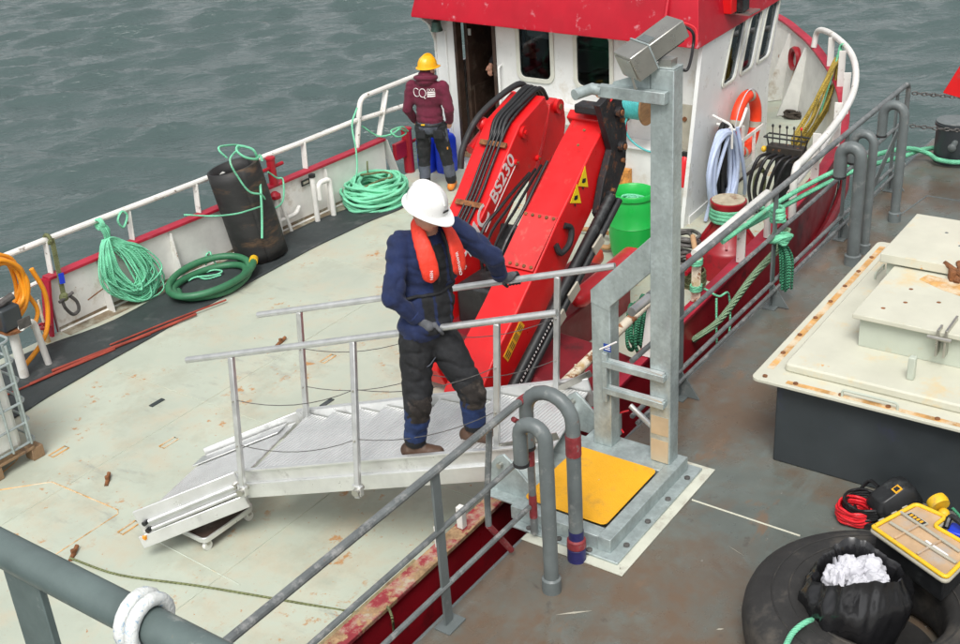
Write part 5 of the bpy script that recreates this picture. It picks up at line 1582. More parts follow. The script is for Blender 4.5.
# rolled black rubber tube
ft = thing('rubber_tube', 'tall rolled tube of weathered black rubber leaning on the port bulwark', 'rubber tube', (9.25, 10.25, DECK))
b0, t0 = Vector((9.30, 10.20, DECK)), Vector((9.22, 10.38, DECK + 1.16))
ax = (t0 - b0).normalized(); u_ = ax.cross(Vector((0, 1, 0))).normalized(); v_ = ax.cross(u_)
m = MB(); nn = 44; rowz = 9; outv = []
for i in range(rowz + 1):
    f = i / rowz
    for k in range(nn):
        a = 2 * PI * 1.32 * k / (nn - 1) + 1.1
        R_ = .33 - .055 * max(0, (k / (nn - 1) - .72) / .28) + .006 * math.sin(a * 3 + f * 2)
        outv.append(b0.lerp(t0, f) + (u_ * math.cos(a) + v_ * math.sin(a) * .92) * R_)
m.add(outv, [(i * nn + k, (i + 1) * nn + k, (i + 1) * nn + k + 1, i * nn + k + 1) for i in range(rowz) for k in range(nn - 1)])
o = m.build('rolled_sheet', M_FEND, ft, smooth=60)
sm_ = o.modifiers.new('thick', 'SOLIDIFY'); sm_.thickness = .028; sm_.offset = -1
rope('rope', [(9.100, 9.940, -0.711), (9.144, 9.940, -0.495), (9.208, 9.960, -0.204), (9.460, 10.200, -0.009), (9.338, 10.090, 0.271), (9.302, 10.190, 0.330), (9.225, 10.240, 0.358), (9.108, 10.140, 0.347), (9.143, 10.060, 0.274), (9.291, 10.040, 0.206), (9.512, 10.200, 0.163), (9.336, 9.990, 0.187)], .015, M_ROPEG2, 'mint rope hanging in a loop over the rolled rubber tube')
rope('rope', [(8.984, 10.190, 0.294), (8.928, 10.240, 0.401), (9.026, 10.290, 0.412), (9.347, 10.340, 0.307), (8.820, 9.960, 0.355), (8.885, 9.920, 0.098), (8.990, 9.900, -0.081), (9.187, 9.920, -0.190), (9.509, 10.190, -0.475), (9.664, 10.240, -0.578), (9.866, 10.290, -0.551), (9.964, 10.340, -0.326), (9.886, 10.360, -0.277), (9.751, 10.360, -0.154)], .012, M_ROPEG2, 'mint rope slung from the rolled rubber tube to the red bitt')
rope('rope', [(8.522, 10.570, -0.318), (8.544, 10.490, -0.312), (8.445, 9.990, -0.201), (8.709, 9.900, -0.255), (8.946, 9.900, -0.290), (9.197, 9.960, -0.339)], .010, M_ROPEG2, 'thin mint line tying the rolled rubber tube to a rail post')

# mint twine hank hung on the port rail
hx = Vector((7.466, 10.720, -0.047))
loops_ = []
rng = random.Random(11)
for k in range(40):
    w = rng.uniform(.06, .30); d = rng.uniform(.72, 1.02); sx = rng.uniform(-.03, .05)
    bulge = rng.uniform(.9, 1.15)
    yb = rng.uniform(.03, .15)
    lp = [(hx.x + sx - .02, hx.y - .05 - yb * .2, hx.z - .20), (hx.x - w * .55 + sx, hx.y - .06 - yb * .5, hx.z - .38), (hx.x - w * .8 + sx + .06, hx.y - .06 - yb * .6, hx.z - d * .75),
          (hx.x + .12 + sx, hx.y - .10 - yb, hx.z - d - .06), (hx.x + w * 1.4 * bulge + .12, hx.y - .10 - yb, hx.z - d + .04), (hx.x + w * 1.3 + .08, hx.y - .07 - yb * .5, hx.z - d * .58), (hx.x + w * .6 + sx, hx.y - .05, hx.z - .28)]
    lp = [(x, y, max(z, DECK + .05)) for x, y, z in lp]
    loops_.append(lp)
tag(hank(loops_, .010, .010, 5, 6, 5).build('rope_hank', M_ROPEG2, smooth=60), 'hank of pale mint twine hanging from the port rail onto the mat', 'rope')
kn_ = []
for k in range(5):
    kn_.append([(hx.x + .02 * math.sin(k) + .0, hx.y + .05 * math.cos(a), hx.z - .03 + .06 * math.sin(a) + .0) for a in [2 * PI * j / 8 for j in range(8)]])
for k in range(4):
    kn_.append([(hx.x + .02 * k - .04, hx.y - .04, hx.z - .02), (hx.x + .02 * k - .02, hx.y - .06, hx.z - .12), (hx.x + .015 * k, hx.y - .05, hx.z - .22), (hx.x + .02 * k + .01, hx.y - .05, hx.z - .1)])
tag(hank(kn_, .013, .006, 6, 6, 5).build('rope', M_ROPEG2, smooth=60), 'mint rope lashing that ties the twine hank to the white rail', 'rope')
kn_ = []
kn_.append([(hx.x + .30, hx.y - .03, hx.z + .02), (hx.x + .36, hx.y - .03, hx.z - .05), (hx.x + .28, hx.y - .03, hx.z - .16), (hx.x + .22, hx.y - .03, hx.z - .06)])
tag(hank(kn_, .013, .006, 6, 6, 5).build('rope', M_ROPEG2, smooth=60), 'single small mint rope loop hung on the rail beside the hank lashing', 'rope')

# lifting strop with shackle
s0 = Vector((6.864, 10.780, -0.023)); s1 = Vector((6.758, 10.620, -0.644))
stp = thing('lifting_strop', 'olive webbing strop with blue tag and steel shackle hung on the rail', 'strop', (s1.x, s1.y, s1.z - .2))
MB().beam(s0 + Vector((0, -.03, 0)), s1, .055, .012, up=(0, 1, 0)).build('webbing', M_ROPEO, stp)
MB().tube([s0 + Vector((-.03, .05 * math.cos(a), .048 * math.sin(a) + .0)) for a in [2 * PI * j / 10 for j in range(10)]], .022, 6, True).build('webbing_eye', M_ROPEO, stp)
MB().beam(s0.lerp(s1, .58) + Vector((0, -.045, 0)), s0.lerp(s1, .76) + Vector((0, -.035, 0)), .06, .014, up=(0, 1, 0)).build('blue_tag', M_BLUEPL, stp)
MB().ell(s1, (.055, .05, .05)).build('strop_knot', M_ROPEO, stp)
MB().tube(spline([s1 + Vector((-.05, -.03, -.03)), s1 + Vector((-.03, -.03, -.12)), s1 + Vector((.04, -.03, -.22)), s1 + Vector((.12, -.03, -.20)), s1 + Vector((.12, -.03, -.10)), s1 + Vector((.06, -.03, -.01))], 6), .019, 8).build('shackle_bow', M_CHAIN, stp)
MB().cyl(s1 + Vector((-.09, -.03, -.02)), s1 + Vector((.10, -.03, .02)), .018, 8).build('shackle_pin', M_CHAIN, stp)

# orange hose hank on its grey hydrant at the left
hy_ = thing('hydrant', 'white pipe stand with dark grey valve block beside the orange hose', 'hydrant', (5.75, 10.0, DECK))
h0 = Vector((5.833, 10.200, -0.524))
MB().tube([(h0.x, 10.2, DECK), (h0.x, 10.2, h0.z)], .05, 14).build('stand_pipe', M_WHITE, hy_)
MB().lathe([(.13, 0), (.13, .03), (.09, .04)], (h0.x, 10.2, h0.z), 16).build('flange', M_RUST, hy_)
vb_ = MB().box((h0.x - .02, 10.2, h0.z + .16), (.22, .2, .24)).build('valve_block', M_GREYDARK, hy_, bevel=.02)
MB().box((h0.x - .02, 9.91, h0.z + .16), (.14, .012, .10)).build('valve_plate', M_CHAIN, vb_)
MB().cyl((h0.x - .1, 10.2, h0.z + .30), (h0.x + .1, 10.2, h0.z + .34), .04, 10).build('valve_spindle', M_CHAIN, vb_)
MB().tube(bend([(h0.x + .02, 10.06, h0.z + .05), (h0.x + .25, 10.2, h0.z + .0), (h0.x + .3, 10.2, DECK)], .1), .035, 10).build('branch_pipe', M_WHITE, hy_)
rng = random.Random(8)
oc = Vector((5.968, 10.350, -0.169))
loops_ = []
for k in range(9):
    w = .16 + .028 * k; d = .24 + .02 * k
    yy = rng.uniform(-.05, .04)
    loops_.append([(oc.x + w * math.cos(a) - .02 * k, oc.y + yy + .05 * math.sin(a + k), oc.z + d * math.sin(a) + .04) for a in [2 * PI * j / 10 for j in range(10)]])
oh = thing('hose_hank', 'hank of bright orange hose hung on the port rail by the grey valve', 'hose', (oc.x, oc.y, DECK))
hank(loops_, .022, .015, 9, 8, 5).build('hose_loops', M_HOSEO, oh, smooth=60)
MB().tube(spline([(oc.x + .33, oc.y, oc.z + .1), (oc.x + .40, oc.y - .02, oc.z - .2), (oc.x + .34, oc.y - .04, oc.z - .5), (oc.x + .20, oc.y - .06, oc.z - .68), (oc.x - .1, oc.y - .08, DECK + .06)], 6), .026, 8).build('hose_tail', M_HOSEO, oh, smooth=60)
MB().tube(spline([(oc.x + .20, oc.y, oc.z - .1), (oc.x + .27, oc.y - .02, oc.z - .34), (oc.x + .16, oc.y - .04, oc.z - .50)], 6), .024, 8).build('hose_tail', M_HOSEO, oh, smooth=60)

# caged tank on a pallet at the left edge
ibc = thing('caged_tank', 'white plastic tank in a grey tube cage on a timber pallet', 'tank', (4.2, 9.0, DECK))
kx, ky = 4.90, 8.74      # near forward corner
MB().mm((3.95, ky + .04, DECK + .16), (kx - .05, ky + 1.0, .02)).build('bottle', M_IBC, ibc, bevel=.06)
for z in [DECK + .2 + k * .2 for k in range(6)]:
    lp = [(3.93 + .5 + a, ky + .52 + b, z) for a, b in rrect(1.08, 1.02, .08)]
    MB().tube(lp, .012, 6, True).build('cage_hoop', M_GALV, ibc)
for k in range(6):
    MB().tube([(kx - .005, ky + .04 + k * .19, DECK + .18), (kx - .005, ky + .04 + k * .19, .10)], .012, 6).build('cage_bar', M_GALV, ibc)
    MB().tube([(3.95 + k * .19, ky + .002, DECK + .18), (3.95 + k * .19, ky + .002, .10)], .012, 6).build('cage_bar', M_GALV, ibc)
for k in range(5):
    MB().mm((3.92, ky + k * .245, DECK + .12), (kx + .02, ky + .10 + k * .245, DECK + .145)).build('pallet_board', M_WOODPALE, ibc, bevel=.003)
for x in (3.95, 4.45, 4.88):
    for y in (ky, ky + .48, ky + .96):
        MB().mm((x, y + .002, DECK + .002), (x + .12, y + .12, DECK + .118)).build('pallet_block', M_WOODPALE, ibc, bevel=.004)

# blue drums by the bitt
for k, (x, y, l) in enumerate(((12.72, 10.2, 'blue plastic drum half hidden behind the red bitt post'), (12.80, 9.93, 'blue plastic drum beside the wheelhouse wall behind the yellow helmet'))):
    d = thing('drum', l, 'drum', (x, y, DECK), 'blue drums by the wheelhouse')
    m = MB(); m.loft([[(x + a * s_, y + b * s_, DECK + z) for a, b in rrect(.27, .24, .06)] for z, s_ in ((0, .94), (.03, 1), (.24, 1), (.27, .97), (.30, 1), (.48, 1), (.54, .8), (.56, .55))])
    m.build('body', M_BLUEPL, d, smooth=50)
    MB().lathe([(.04, 0), (.04, .04), (.03, .045)], (x + .05, y, DECK + .56), 12).build('screw_cap', M_BLUEPL, d)
    MB().tube(bend([(x - .09, y, DECK + .54), (x - .09, y, DECK + .60), (x + .0, y, DECK + .60), (x + .0, y, DECK + .56)], .02), .014, 8).build('handle', M_BLUEPL, d)
rope('rope', [(11.767, 10.540, -0.178), (11.960, 10.440, -0.364), (12.143, 10.340, -0.377), (12.265, 10.290, -0.334), (12.422, 10.320, -0.443), (12.181, 10.270, -0.422), (12.128, 10.340, -0.329), (12.312, 10.290, -0.319), (12.458, 10.310, -0.423)], .013, M_ROPEG, 'mint rope made fast round the red bitt by the drums')

# green barrel with rope in it
gx, gy = 11.34, 6.15
br = thing('barrel', 'bright green plastic barrel with pale rope inside beside the galvanised post', 'barrel', (gx, gy, DECK))
MB().lathe([(.21, 0), (.235, .02), (.26, .12), (.275, .30), (.272, .42), (.278, .425), (.272, .43), (.268, .60), (.24, .72), (.232, .74), (.255, .75), (.258, .80), (.245, .815), (.225, .80), (.215, .70), (.2, .64), (.01, .63)], (gx, gy, DECK), 36).build('body', M_BARREL, br, smooth=50)
tag(hank([[(gx + (.05 + .018 * k) * math.cos(a), gy + (.05 + .018 * k) * math.sin(a), DECK + .67 + .012 * ((k * 7) % 4)) for a in [2 * PI * j / 10 for j in range(10)]] for k in range(8)], .014, .008, 2).build('rope_coil', M_ROPEG2, smooth=60), 'pale green rope coiled in the mouth of the green barrel', 'rope')
# tan hose ends near the barrel
tag(MB().tube(spline([(11.623, 6.746, -0.700), (11.657, 6.644, -0.850), (11.568, 6.541, -0.980), (11.301, 6.433, -1.000), (11.279, 6.610, -1.000), (11.307, 6.791, -0.980)], 6), .032, 10).build('hose', M_HOSETAN, smooth=60), 'tan suction hose bending between the crane and the green barrel', 'hose')
tag(MB().tube(spline([(11.560, 6.605, -0.950), (11.652, 6.796, -0.980), (11.624, 7.034, -1.000)], 6), .028, 10).build('hose', M_HOSETAN, smooth=60), 'short straight tan hose end lying behind the crane cylinder', 'hose')

# hose reel with teal hose on the aft wall
hr = Vector((12.550, 6.738, 0.344))
reel = thing('hose_reel', 'wooden flanged reel of teal hose mounted by the white locker', 'hose reel', (hr.x, hr.y, hr.z - .3))
for s_ in (-1, 1):
    MB().lathe([(.05, -.012), (.23, -.012), (.235, 0), (.23, .012), (.05, .012)], hr + Vector((0, .15 * s_, 0)), 28, axis=(0, 1, 0)).build('flange', M_WOOD, reel)
MB().cyl(hr - Vector((0, .14, 0)), hr + Vector((0, .14, 0)), .10, 18).build('core', M_WOOD, reel)
P = []
for k in range(11 * 16):
    a = 2 * PI * k / 16
    P.append(hr + Vector((.165 * math.cos(a), -.125 + .25 * (k / (11 * 16)), .165 * math.sin(a))))
MB().tube(P, .014, 6).build('wound_hose', M_HOSET, reel, smooth=60)
MB().tube(spline([P[-1] + Vector((-.0, 0, 0)), hr + Vector((-.20, .06, -.2)), hr + Vector((-.2, -.02, -.38)), hr + Vector((-.18, -.25, -.50)), hr + Vector((-.1, -.50, -.50))], 6), .013, 8).build('hose_tail', M_HOSET, reel, smooth=60)
MB().tube([hr + Vector((.44, 0, 0)), hr], .03, 8).build('wall_bracket', M_STAIN, reel)
for nm, p, l in (('a', (12.750, 7.058, 0.122), 'red extinguisher on the aft wall beside the crane head'), ('b', (12.700, 6.155, -0.427), 'red extinguisher half hidden behind the galvanised post')):
    q = Vector(p)
    ex = thing('extinguisher', l, 'extinguisher', (q.x, q.y, q.z - .25))
    MB().lathe([(.06, -.24), (.065, -.2), (.065, .08), (.04, .14), (.02, .16)], q, 16).build('cylinder', M_BUOYRED, ex)
    MB().box(q + Vector((0, 0, .18)), (.05, .08, .05)).build('valve_head', M_PLASTBLK, ex)
    MB().box(q + Vector((.12, 0, -.05)), (.20, .04, .05)).build('wall_bracket', M_STAIN, ex)

# blue and black hoses on hooks on the side wall
hk = Vector((13.22, WS - .02, -.04))
def wall_hank(name, label, mat_, n_, r, x, drop, width, seed, yy):
    rng = random.Random(seed)
    L_ = []
    for k in range(n_):
        w = width * rng.uniform(.7, 1.15); d = drop * rng.uniform(.82, 1.08); s_ = rng.uniform(-.06, .06)
        y = yy - rng.uniform(0, .10)
        L_.append([(x + s_ * .4, y, hk.z + .02 + .02 * k / n_), (x - w * .55 + s_, y - .02, hk.z - .10), (x - w * .8 + s_, y - .03, hk.z - d * .5), (x - w * .5 + s_, y - .04, hk.z - d * .92),
                   (x + s_, y - .04, hk.z - d), (x + w * .5 + s_, y - .03, hk.z - d * .9), (x + w * .75 + s_, y - .02, hk.z - d * .5), (x + w * .5 + s_, y - .01, hk.z - .10)])
    t = thing(name, label, 'hose', (x, yy, hk.z - drop))
    hank(L_, r, .012, seed, 8, 5).build('hose_loops', mat_, t, smooth=60)
    return t
wall_hank('hose_hank', 'hank of black hose hung on the wheelhouse side hook', M_HOSEB, 10, .024, 13.30, .98, .28, 21, WS - .04)
th_ = wall_hank('hose_hank', 'hank of pale blue hose hung on the wheelhouse side hook', M_HOSEL, 10, .026, 12.98, 1.04, .50, 22, WS - .14)
MB().tube(spline([hk + Vector((-.05, -.2, .0)), hk + Vector((-.35, -.22, -.3)), hk + Vector((-.55, -.2, -.7)), hk + Vector((-.6, -.15, -1.0))], 6), .024, 8).build('hose_tail', M_HOSEL, th_, smooth=60)
MB().tube(spline([hk + Vector((.05, -.25, .02)), hk + Vector((.12, -.28, -.3)), hk + Vector((.30, -.27, -.75)), hk + Vector((.42, -.22, -.98))], 6), .024, 8).build('hose_tail', M_HOSEL, th_, smooth=60)
hkk = MB().tube(bend([(13.30, WS + .02, -.02), (13.30, WS - .26, -.08), (13.34, WS - .30, .05), (13.50, WS - .28, .16)], .08), .018, 8).build('hose_hook', M_WRAIL, wh)
MB().tube(bend([(13.10, WS - .01, .15), (13.12, WS - .26, .05), (13.12, WS - .27, -.25)], .06), .016, 8).build('hose_hook', M_WRAIL, wh)
# lifebuoy with bracket
lb_ = Vector((13.98, WS + .02, -.21))
lf = thing('lifebuoy', 'orange lifebuoy with reflective bands held by a white bracket on the wheelhouse', 'lifebuoy', (lb_.x, lb_.y, lb_.z - .4))
MB().tube([(lb_.x + .33 * math.cos(a), lb_.y - .09, lb_.z + .37 * math.sin(a)) for a in [2 * PI * j / 40 for j in range(40)]], .075, 14, True).build('ring', M_LIFEO, lf, smooth=60)
for a0 in (75, 165, 255, 345):
    MB().tube([(lb_.x + .33 * math.cos(rad(a0 + d)), lb_.y - .09, lb_.z + .37 * math.sin(rad(a0 + d))) for d in (-7, -3.5, 0, 3.5, 7)], .0785, 14, caps=False).build('reflective_band', M_BEIGE, lf, smooth=60)
MB().tube(spline([(lb_.x + .42 * math.cos(a), lb_.y - .13, lb_.z + .44 * math.sin(a) - .02 * math.sin(3 * a)) for a in [2 * PI * j / 14 for j in range(14)]], 4, True), .007, 5, True).build('grab_line', M_PAPER, lf)
MB().beam((lb_.x - .38, lb_.y - .19, lb_.z - .12), (lb_.x + .34, lb_.y - .19, lb_.z - .12 + .02), .02, .045).build('bracket_bar', M_WRAIL, lf)
MB().beam((lb_.x - .30, lb_.y - .19, lb_.z + .08), (lb_.x - .30, lb_.y - .19, lb_.z - .34), .02, .04, up=(0, 1, 0)).build('bracket_bar', M_WRAIL, lf)
MB().beam((lb_.x + .06, lb_.y - .19, lb_.z - .10), (lb_.x + .06, lb_.y - .19, lb_.z - .50), .02, .04, up=(0, 1, 0)).build('bracket_bar', M_WRAIL, lf)
MB().beam((lb_.x - .30, lb_.y - .19, lb_.z - .38), (lb_.x - .30, lb_.y + .02, lb_.z - .38), .03, .03).build('bracket_arm', M_WRAIL, lf)

# capstan
cx, cy_ = 11.45, 5.02
cap_ = thing('capstan', 'red mooring capstan with worn sandy top and green rope turns', 'capstan', (cx, cy_, DECK))
MB().lathe([(.36, 0), (.36, .30), (.33, .34), (.30, .36), (.27, .40), (.21, .48), (.165, .56), (.16, .70), (.185, .76), (.20, .80), (.20, .845), (.185, .85)], (cx, cy_, DECK), 32).build('drum', M_HULLRED, cap_, smooth=40)
MB().lathe([(.182, .0), (.182, .008), (.01, .012)], (cx, cy_, DECK + .85), 28).build('worn_top', mat('sandy_worn_top', (.42, .37, .27), .8, var=.25, vscale=9, dirt=.2, dscale=8, dirtcol=(.2, .1, .06)), cap_)
for k in range(4):
    a = k * PI / 2 + .4
    MB().beam((cx + .17 * math.cos(a), cy_ + .17 * math.sin(a), DECK + .58), (cx + .30 * math.cos(a), cy_ + .30 * math.sin(a), DECK + .38), .03, .03).build('whelp', M_HULLRED, cap_)
loops_ = [[(cx + (.19 - .005 * abs(k - 1)) * math.cos(a), cy_ + (.19 - .005 * abs(k - 1)) * math.sin(a), DECK + .64 + k * .038) for a in [2 * PI * j / 16 for j in range(16)]] for k in range(4)]
tag(hank(loops_, .022, .003, 1).build('rope', M_ROPEG, smooth=60), 'mint mooring rope wound round the red capstan', 'rope')
# mooring lines across to the barge
rope('mooring_rope', [(11.62, 4.86, -.36), (11.3, 4.4, -.16), (10.9, 4.20, -.06), (10.75, 4.15, .02)], .021, M_ROPEG, 'mint mooring rope leading from the capstan to the white rail')
rope('mooring_rope', [(10.1, 4.30, .05), (11.4, 3.98, .12), (12.0, 3.75, .16), (12.6, 3.5, .14), (13.0, 3.42, .10), (13.28, 3.2, .07), (13.25, 2.95, .06), (13.05, 2.86, .06), (12.83, 2.98, .07), (12.80, 3.2, .08), (12.9, 3.34, .10), (12.6, 3.52, .22), (11.9, 3.82, .24), (10.8, 4.12, .18), (9.7, 4.30, .08)], .026, M_ROPEG, 'thick mint mooring rope running from the red boat round the grey bollard')
rope('mooring_rope', [(8.95, 4.22, -.60), (8.98, 3.98, -.35), (9.05, 3.72, .1), (9.08, 3.50, .42), (9.1, 3.44, .60)], .032, M_ROPEPALE, 'pale green rope rising from the gap between boat and barge to the guard rail')
# rope knot and tassel on the barge guard rail
kx_ = Vector((8.83, 3.40, .62))
loops_ = []
rng = random.Random(31)
for k in range(9):
    t_ = rng.uniform(0, 6.3)
    n1 = Vector((math.cos(t_), math.sin(t_) * .7, rng.uniform(-.6, .6))).normalized(); n2 = n1.cross(Vector((.3, .2, 1))).normalized()
    R_ = rng.uniform(.06, .10)
    loops_.append([kx_ + n1 * R_ * math.cos(a) + n2 * R_ * math.sin(a) for a in [2 * PI * j / 8 for j in range(8)]])
for k in range(4):
    loops_.append([(kx_.x + .05 * math.cos(a), kx_.y + .03 + .05 * math.sin(a), kx_.z + .16 + .03 * k) for a in [2 * PI * j / 8 for j in range(8)]])
tag(hank(loops_, .020, .008, 7).build('rope_knot', M_ROPEG, smooth=60), 'knotted mint rope tied round a post of the guard rail', 'rope')
m = MB()
for k in range(16):
    a, b_ = rng.uniform(-.06, .10), rng.uniform(-.06, .04)
    m.tube(spline([kx_ + Vector((a * .3, b_ * .3, -.02)), kx_ + Vector((a * .8 + .03, b_ - .03, -.16)), kx_ + Vector((a * 1.0 + .04, b_ - .04, -.30)), kx_ + Vector((a * 1.1 + .04 + rng.uniform(-.02, .02), b_ - .04, -.42 - rng.uniform(0, .08)))], 4), .011, 5)
tag(m.build('rope_tassel', M_ROPED, smooth=60), 'frayed dark green rope tail hanging below the rail knot', 'rope')
# thin ropes tied on the white starboard rail
for z, l in ((.10, 'mint rope turns round the top of the rusty end post of the starboard rail'), (-.16, 'mint rope turns round the foot of the rusty end post of the starboard rail')):
    m = MB()
    for k in range(3):
        m.tube([(9.10 + .06 * math.cos(a), 4.28 + .05 * math.sin(a), z + .02 * k) for a in [2 * PI * j / 8 for j in range(8)]], .011, 6, True)
    tag(m.build('rope', M_ROPEG, smooth=60), l, 'rope')
rope('rope', [(9.15, 4.22, -.16), (9.25, 4.12, -.26), (9.42, 4.10, -.30), (9.44, 4.08, -.6), (9.38, 4.08, -.85)], .011, M_ROPEG, 'thin mint rope loop hanging down the red hull below the bitt')
rope('rope', [(9.2, 4.12, -.26), (9.16, 4.09, -.6), (9.2, 4.08, -1.0)], .011, M_ROPEG, 'thin straight mint rope hanging down the red hull')
rope('rope', [(8.25, 4.21, .12), (8.32, 4.15, .10), (8.35, 4.2, -.02), (8.5, 4.24, -.2)], .010, M_ROPEG, 'mint rope scrap tied by the short galvanised post')

# valve stand with levers and hoses forward of the capstan
vs_ = thing('control_stand', 'black hydraulic lever stand with hoses on the foredeck side', 'control stand', (13.25, 5.18, DECK))
vx, vy = 13.35, 5.12
MB().box((vx, vy, DECK + .35), (.16, .22, .70)).build('pedestal', M_PLASTBLK, vs_, bevel=.01)
MB().box((vx, vy, DECK + .78), (.16, .46, .18)).build('valve_bank', mat('rusty_valve_bank', (.03, .025, .02), .6, rust=.3, rscale=12), vs_, bevel=.01)
for k in range(5):
    lv = MB().cyl((vx, vy - .18 + k * .09, DECK + .86), (vx - .02, vy - .18 + k * .09, DECK + 1.10), .008, 6).build('lever', M_CHAIN, vs_)
    MB().ell((vx - .02, vy - .18 + k * .09, DECK + 1.11), (.016, .016, .022), nu=8, nv=6).build('knob', M_BUOYRED if k == 0 else M_PLASTBLK, lv)
    MB().tube(spline([(vx - .06, vy - .18 + k * .09, DECK + .78), (vx - .26, vy - .10 + k * .09, DECK + .74), (vx - .34, vy + k * .08, DECK + .42), (vx - .25, vy + .1 + k * .05, DECK + .05)], 6), .022, 7).build('hydraulic_hose', M_HOSEB, vs_, smooth=60)
MB().tube([(vx - .09, vy - .26, DECK + .98), (vx + .07, vy - .26, DECK + .98), (vx + .07, vy + .26, DECK + .98), (vx - .09, vy + .26, DECK + .98)], .011, 6, True).build('guard_frame', M_PLASTBLK, vs_)
for y in (-.26, .26):
    MB().cyl((vx, vy + y * .88, DECK + .84), (vx, vy + y, DECK + .98), .01, 6).build('guard_leg', M_PLASTBLK, vs_)
MB().ell((vx - .02, vy + .28, DECK + .80), (.04, .035, .04)).build('yellow_cap', M_YELPL, vs_)
tag(hank([[(vx - .1 + (.14 + .01 * k) * math.cos(a), vy + .28, DECK + .36 + (.16 + .01 * k) * math.sin(a)) for a in [2 * PI * j / 10 for j in range(10)]] for k in range(5)], .016, .015, 41).build('rope_coil', M_ROPEO, smooth=60), 'small olive rope coil leaning behind the lever stand', 'rope')
tag(MB().cyl((12.9, 4.55, -.98), (14.4, 4.86, -.98), .03, 10).build('boat_hook', M_WOOD), 'wooden pole lying along the starboard side deck', 'pole')
tag(MB().cyl((10.2, 4.75, -.62), (11.2, 5.32, -.62), .03, 10).build('boat_hook', mat('pale_pole', (.55, .34, .18), .6, var=.15, vscale=5)), 'pale wooden pole lying beside the red capstan', 'pole')
tag(hank([[(11.0 + .12 * math.cos(a) + .03 * k, 5.45 + .2 * math.sin(a), DECK + .05 + .05 * k) for a in [2 * PI * j / 8 for j in range(8)]] for k in range(9)], .022, .03, 51).build('chain_heap', M_CHAIN, smooth=60), 'dark heap of chain and rope behind the red capstan', 'chain')

# mustard rope on the bow rail and dark rope heap below
q = Vector((15.75, 5.32, .40))
loops_ = []
rng = random.Random(61)
for k in range(8):
    w = rng.uniform(.05, .42); d = rng.uniform(.92, 1.28)
    loops_.append([(q.x + .0, q.y + .05, q.z - .16), (q.x - .14 - w * .5, q.y + .14, q.z - .45), (q.x - .34 - w * .8, q.y + .22, q.z - d * .8), (q.x - .55 - w * .6, q.y + .36, max(q.z - d - .10, DECK + .06)),
                   (q.x - .50 + w * .6, q.y + .34, max(q.z - d - .14, DECK + .05)), (q.x - .20 + w * .8, q.y + .18, q.z - d * .7), (q.x - .05 + w * .3, q.y + .10, q.z - .4)])
tag(hank(loops_, .017, .05, 62).build('rope_hank', M_ROPEY, smooth=60), 'mustard rope hank hanging from the bow rail to the foredeck', 'rope')
m = MB()
for k in range(6):
    m.tube([(q.x + .01 * k, q.y + .0 + .06 * math.cos(a), q.z + .01 + .06 * math.sin(a)) for a in [2 * PI * j / 8 for j in range(8)]], .013, 6, True)
m.tube(spline([q + Vector((-.02, .05, 0)), q + Vector((-.04, .08, -.2)), q + Vector((-.15, .12, -.5)), q + Vector((-.2, .2, -.9))], 5), .014, 6)
m.tube(spline([q + Vector((.03, .05, 0)), q + Vector((.02, .1, -.14)), q + Vector((.04, .04, -.04))], 5), .014, 6)
tag(m.build('rope', M_ROPEG, smooth=60), 'mint lashing that holds the mustard rope on the bow rail', 'rope')
dp = Vector((16.948, 6.237, -1.000))
tag(hank([[(dp.x + rng.uniform(-.18, .18) + .12 * math.cos(a), dp.y + rng.uniform(-.18, .18) + .14 * math.sin(a), DECK + .05 + .10 * rng.random()) for a in [2 * PI * j / 8 for j in range(8)]] for k in range(14)], .022, .03, 63).build('rope_heap', M_ROPEDARK, smooth=60), 'dark tangled rope heap on the foredeck by the mustard rope', 'rope')

# red fender buoys and dark rope hanks by the crane
for p, q_, r, l in (((9.612, 6.006, -0.700), (10.634, 6.222, -0.800), .10, 'red cylindrical fender lying beside the crane cylinder'), ((8.918, 5.441, -0.450), (10.333, 5.614, -0.550), .10, 'red cylindrical fender behind the green rope hank')):
    a, b = Vector(p), Vector(q_)
    f_ = thing('fender', l, 'fender', (a + b) / 2)
    d = (b - a).normalized()
    MB().lathe([(.03, -.06), (r * .7, -.02), (r, .06), (r, (b - a).length - .06), (r * .7, (b - a).length + .02), (.03, (b - a).length + .06)], a, 20, axis=d).build('body', M_BUOYRED, f_, smooth=50)
    MB().lathe([(.03, 0), (.04, .05), (.02, .08)], b + d * .05, 10, axis=d).build('eye', M_BUOYRED, f_)
def drape(name, label, top, mat_, n_, r, drop, width, seed, dirx=(1, 0, 0)):
    rng = random.Random(seed); dx_ = Vector(dirx).normalized(); L_ = []
    for k in range(n_):
        w = width * rng.uniform(.5, 1.1); d = drop * rng.uniform(.75, 1.1); s_ = dx_ * rng.uniform(-width * .5, width * .5)
        o_ = Vector((0, rng.uniform(-.05, .05), 0))
        T = Vector(top) + s_ + o_
        L_.append([T, T - dx_ * w * .4 + Vector((0, 0, -d * .3)), T - dx_ * w * .5 + Vector((0, 0, -d * .75)), T + Vector((0, 0, -d)), T + dx_ * w * .5 + Vector((0, 0, -d * .75)), T + dx_ * w * .4 + Vector((0, 0, -d * .3))])
    return tag(hank(L_, r, .01, seed, 6, 5).build(name, mat_, smooth=60), label, 'rope')
drape('rope_hank', 'hank of dark green rope hung beside the rusty rail at the crane base', (8.45, 4.48, -.02), M_ROPED, 16, .017, .48, .26, 71)
drape('rope_hank', 'hank of dark green rope hanging under the crane boom end', (8.0, 6.05, -.35), M_ROPED, 9, .016, .62, .16, 72, (1, -.6, 0))
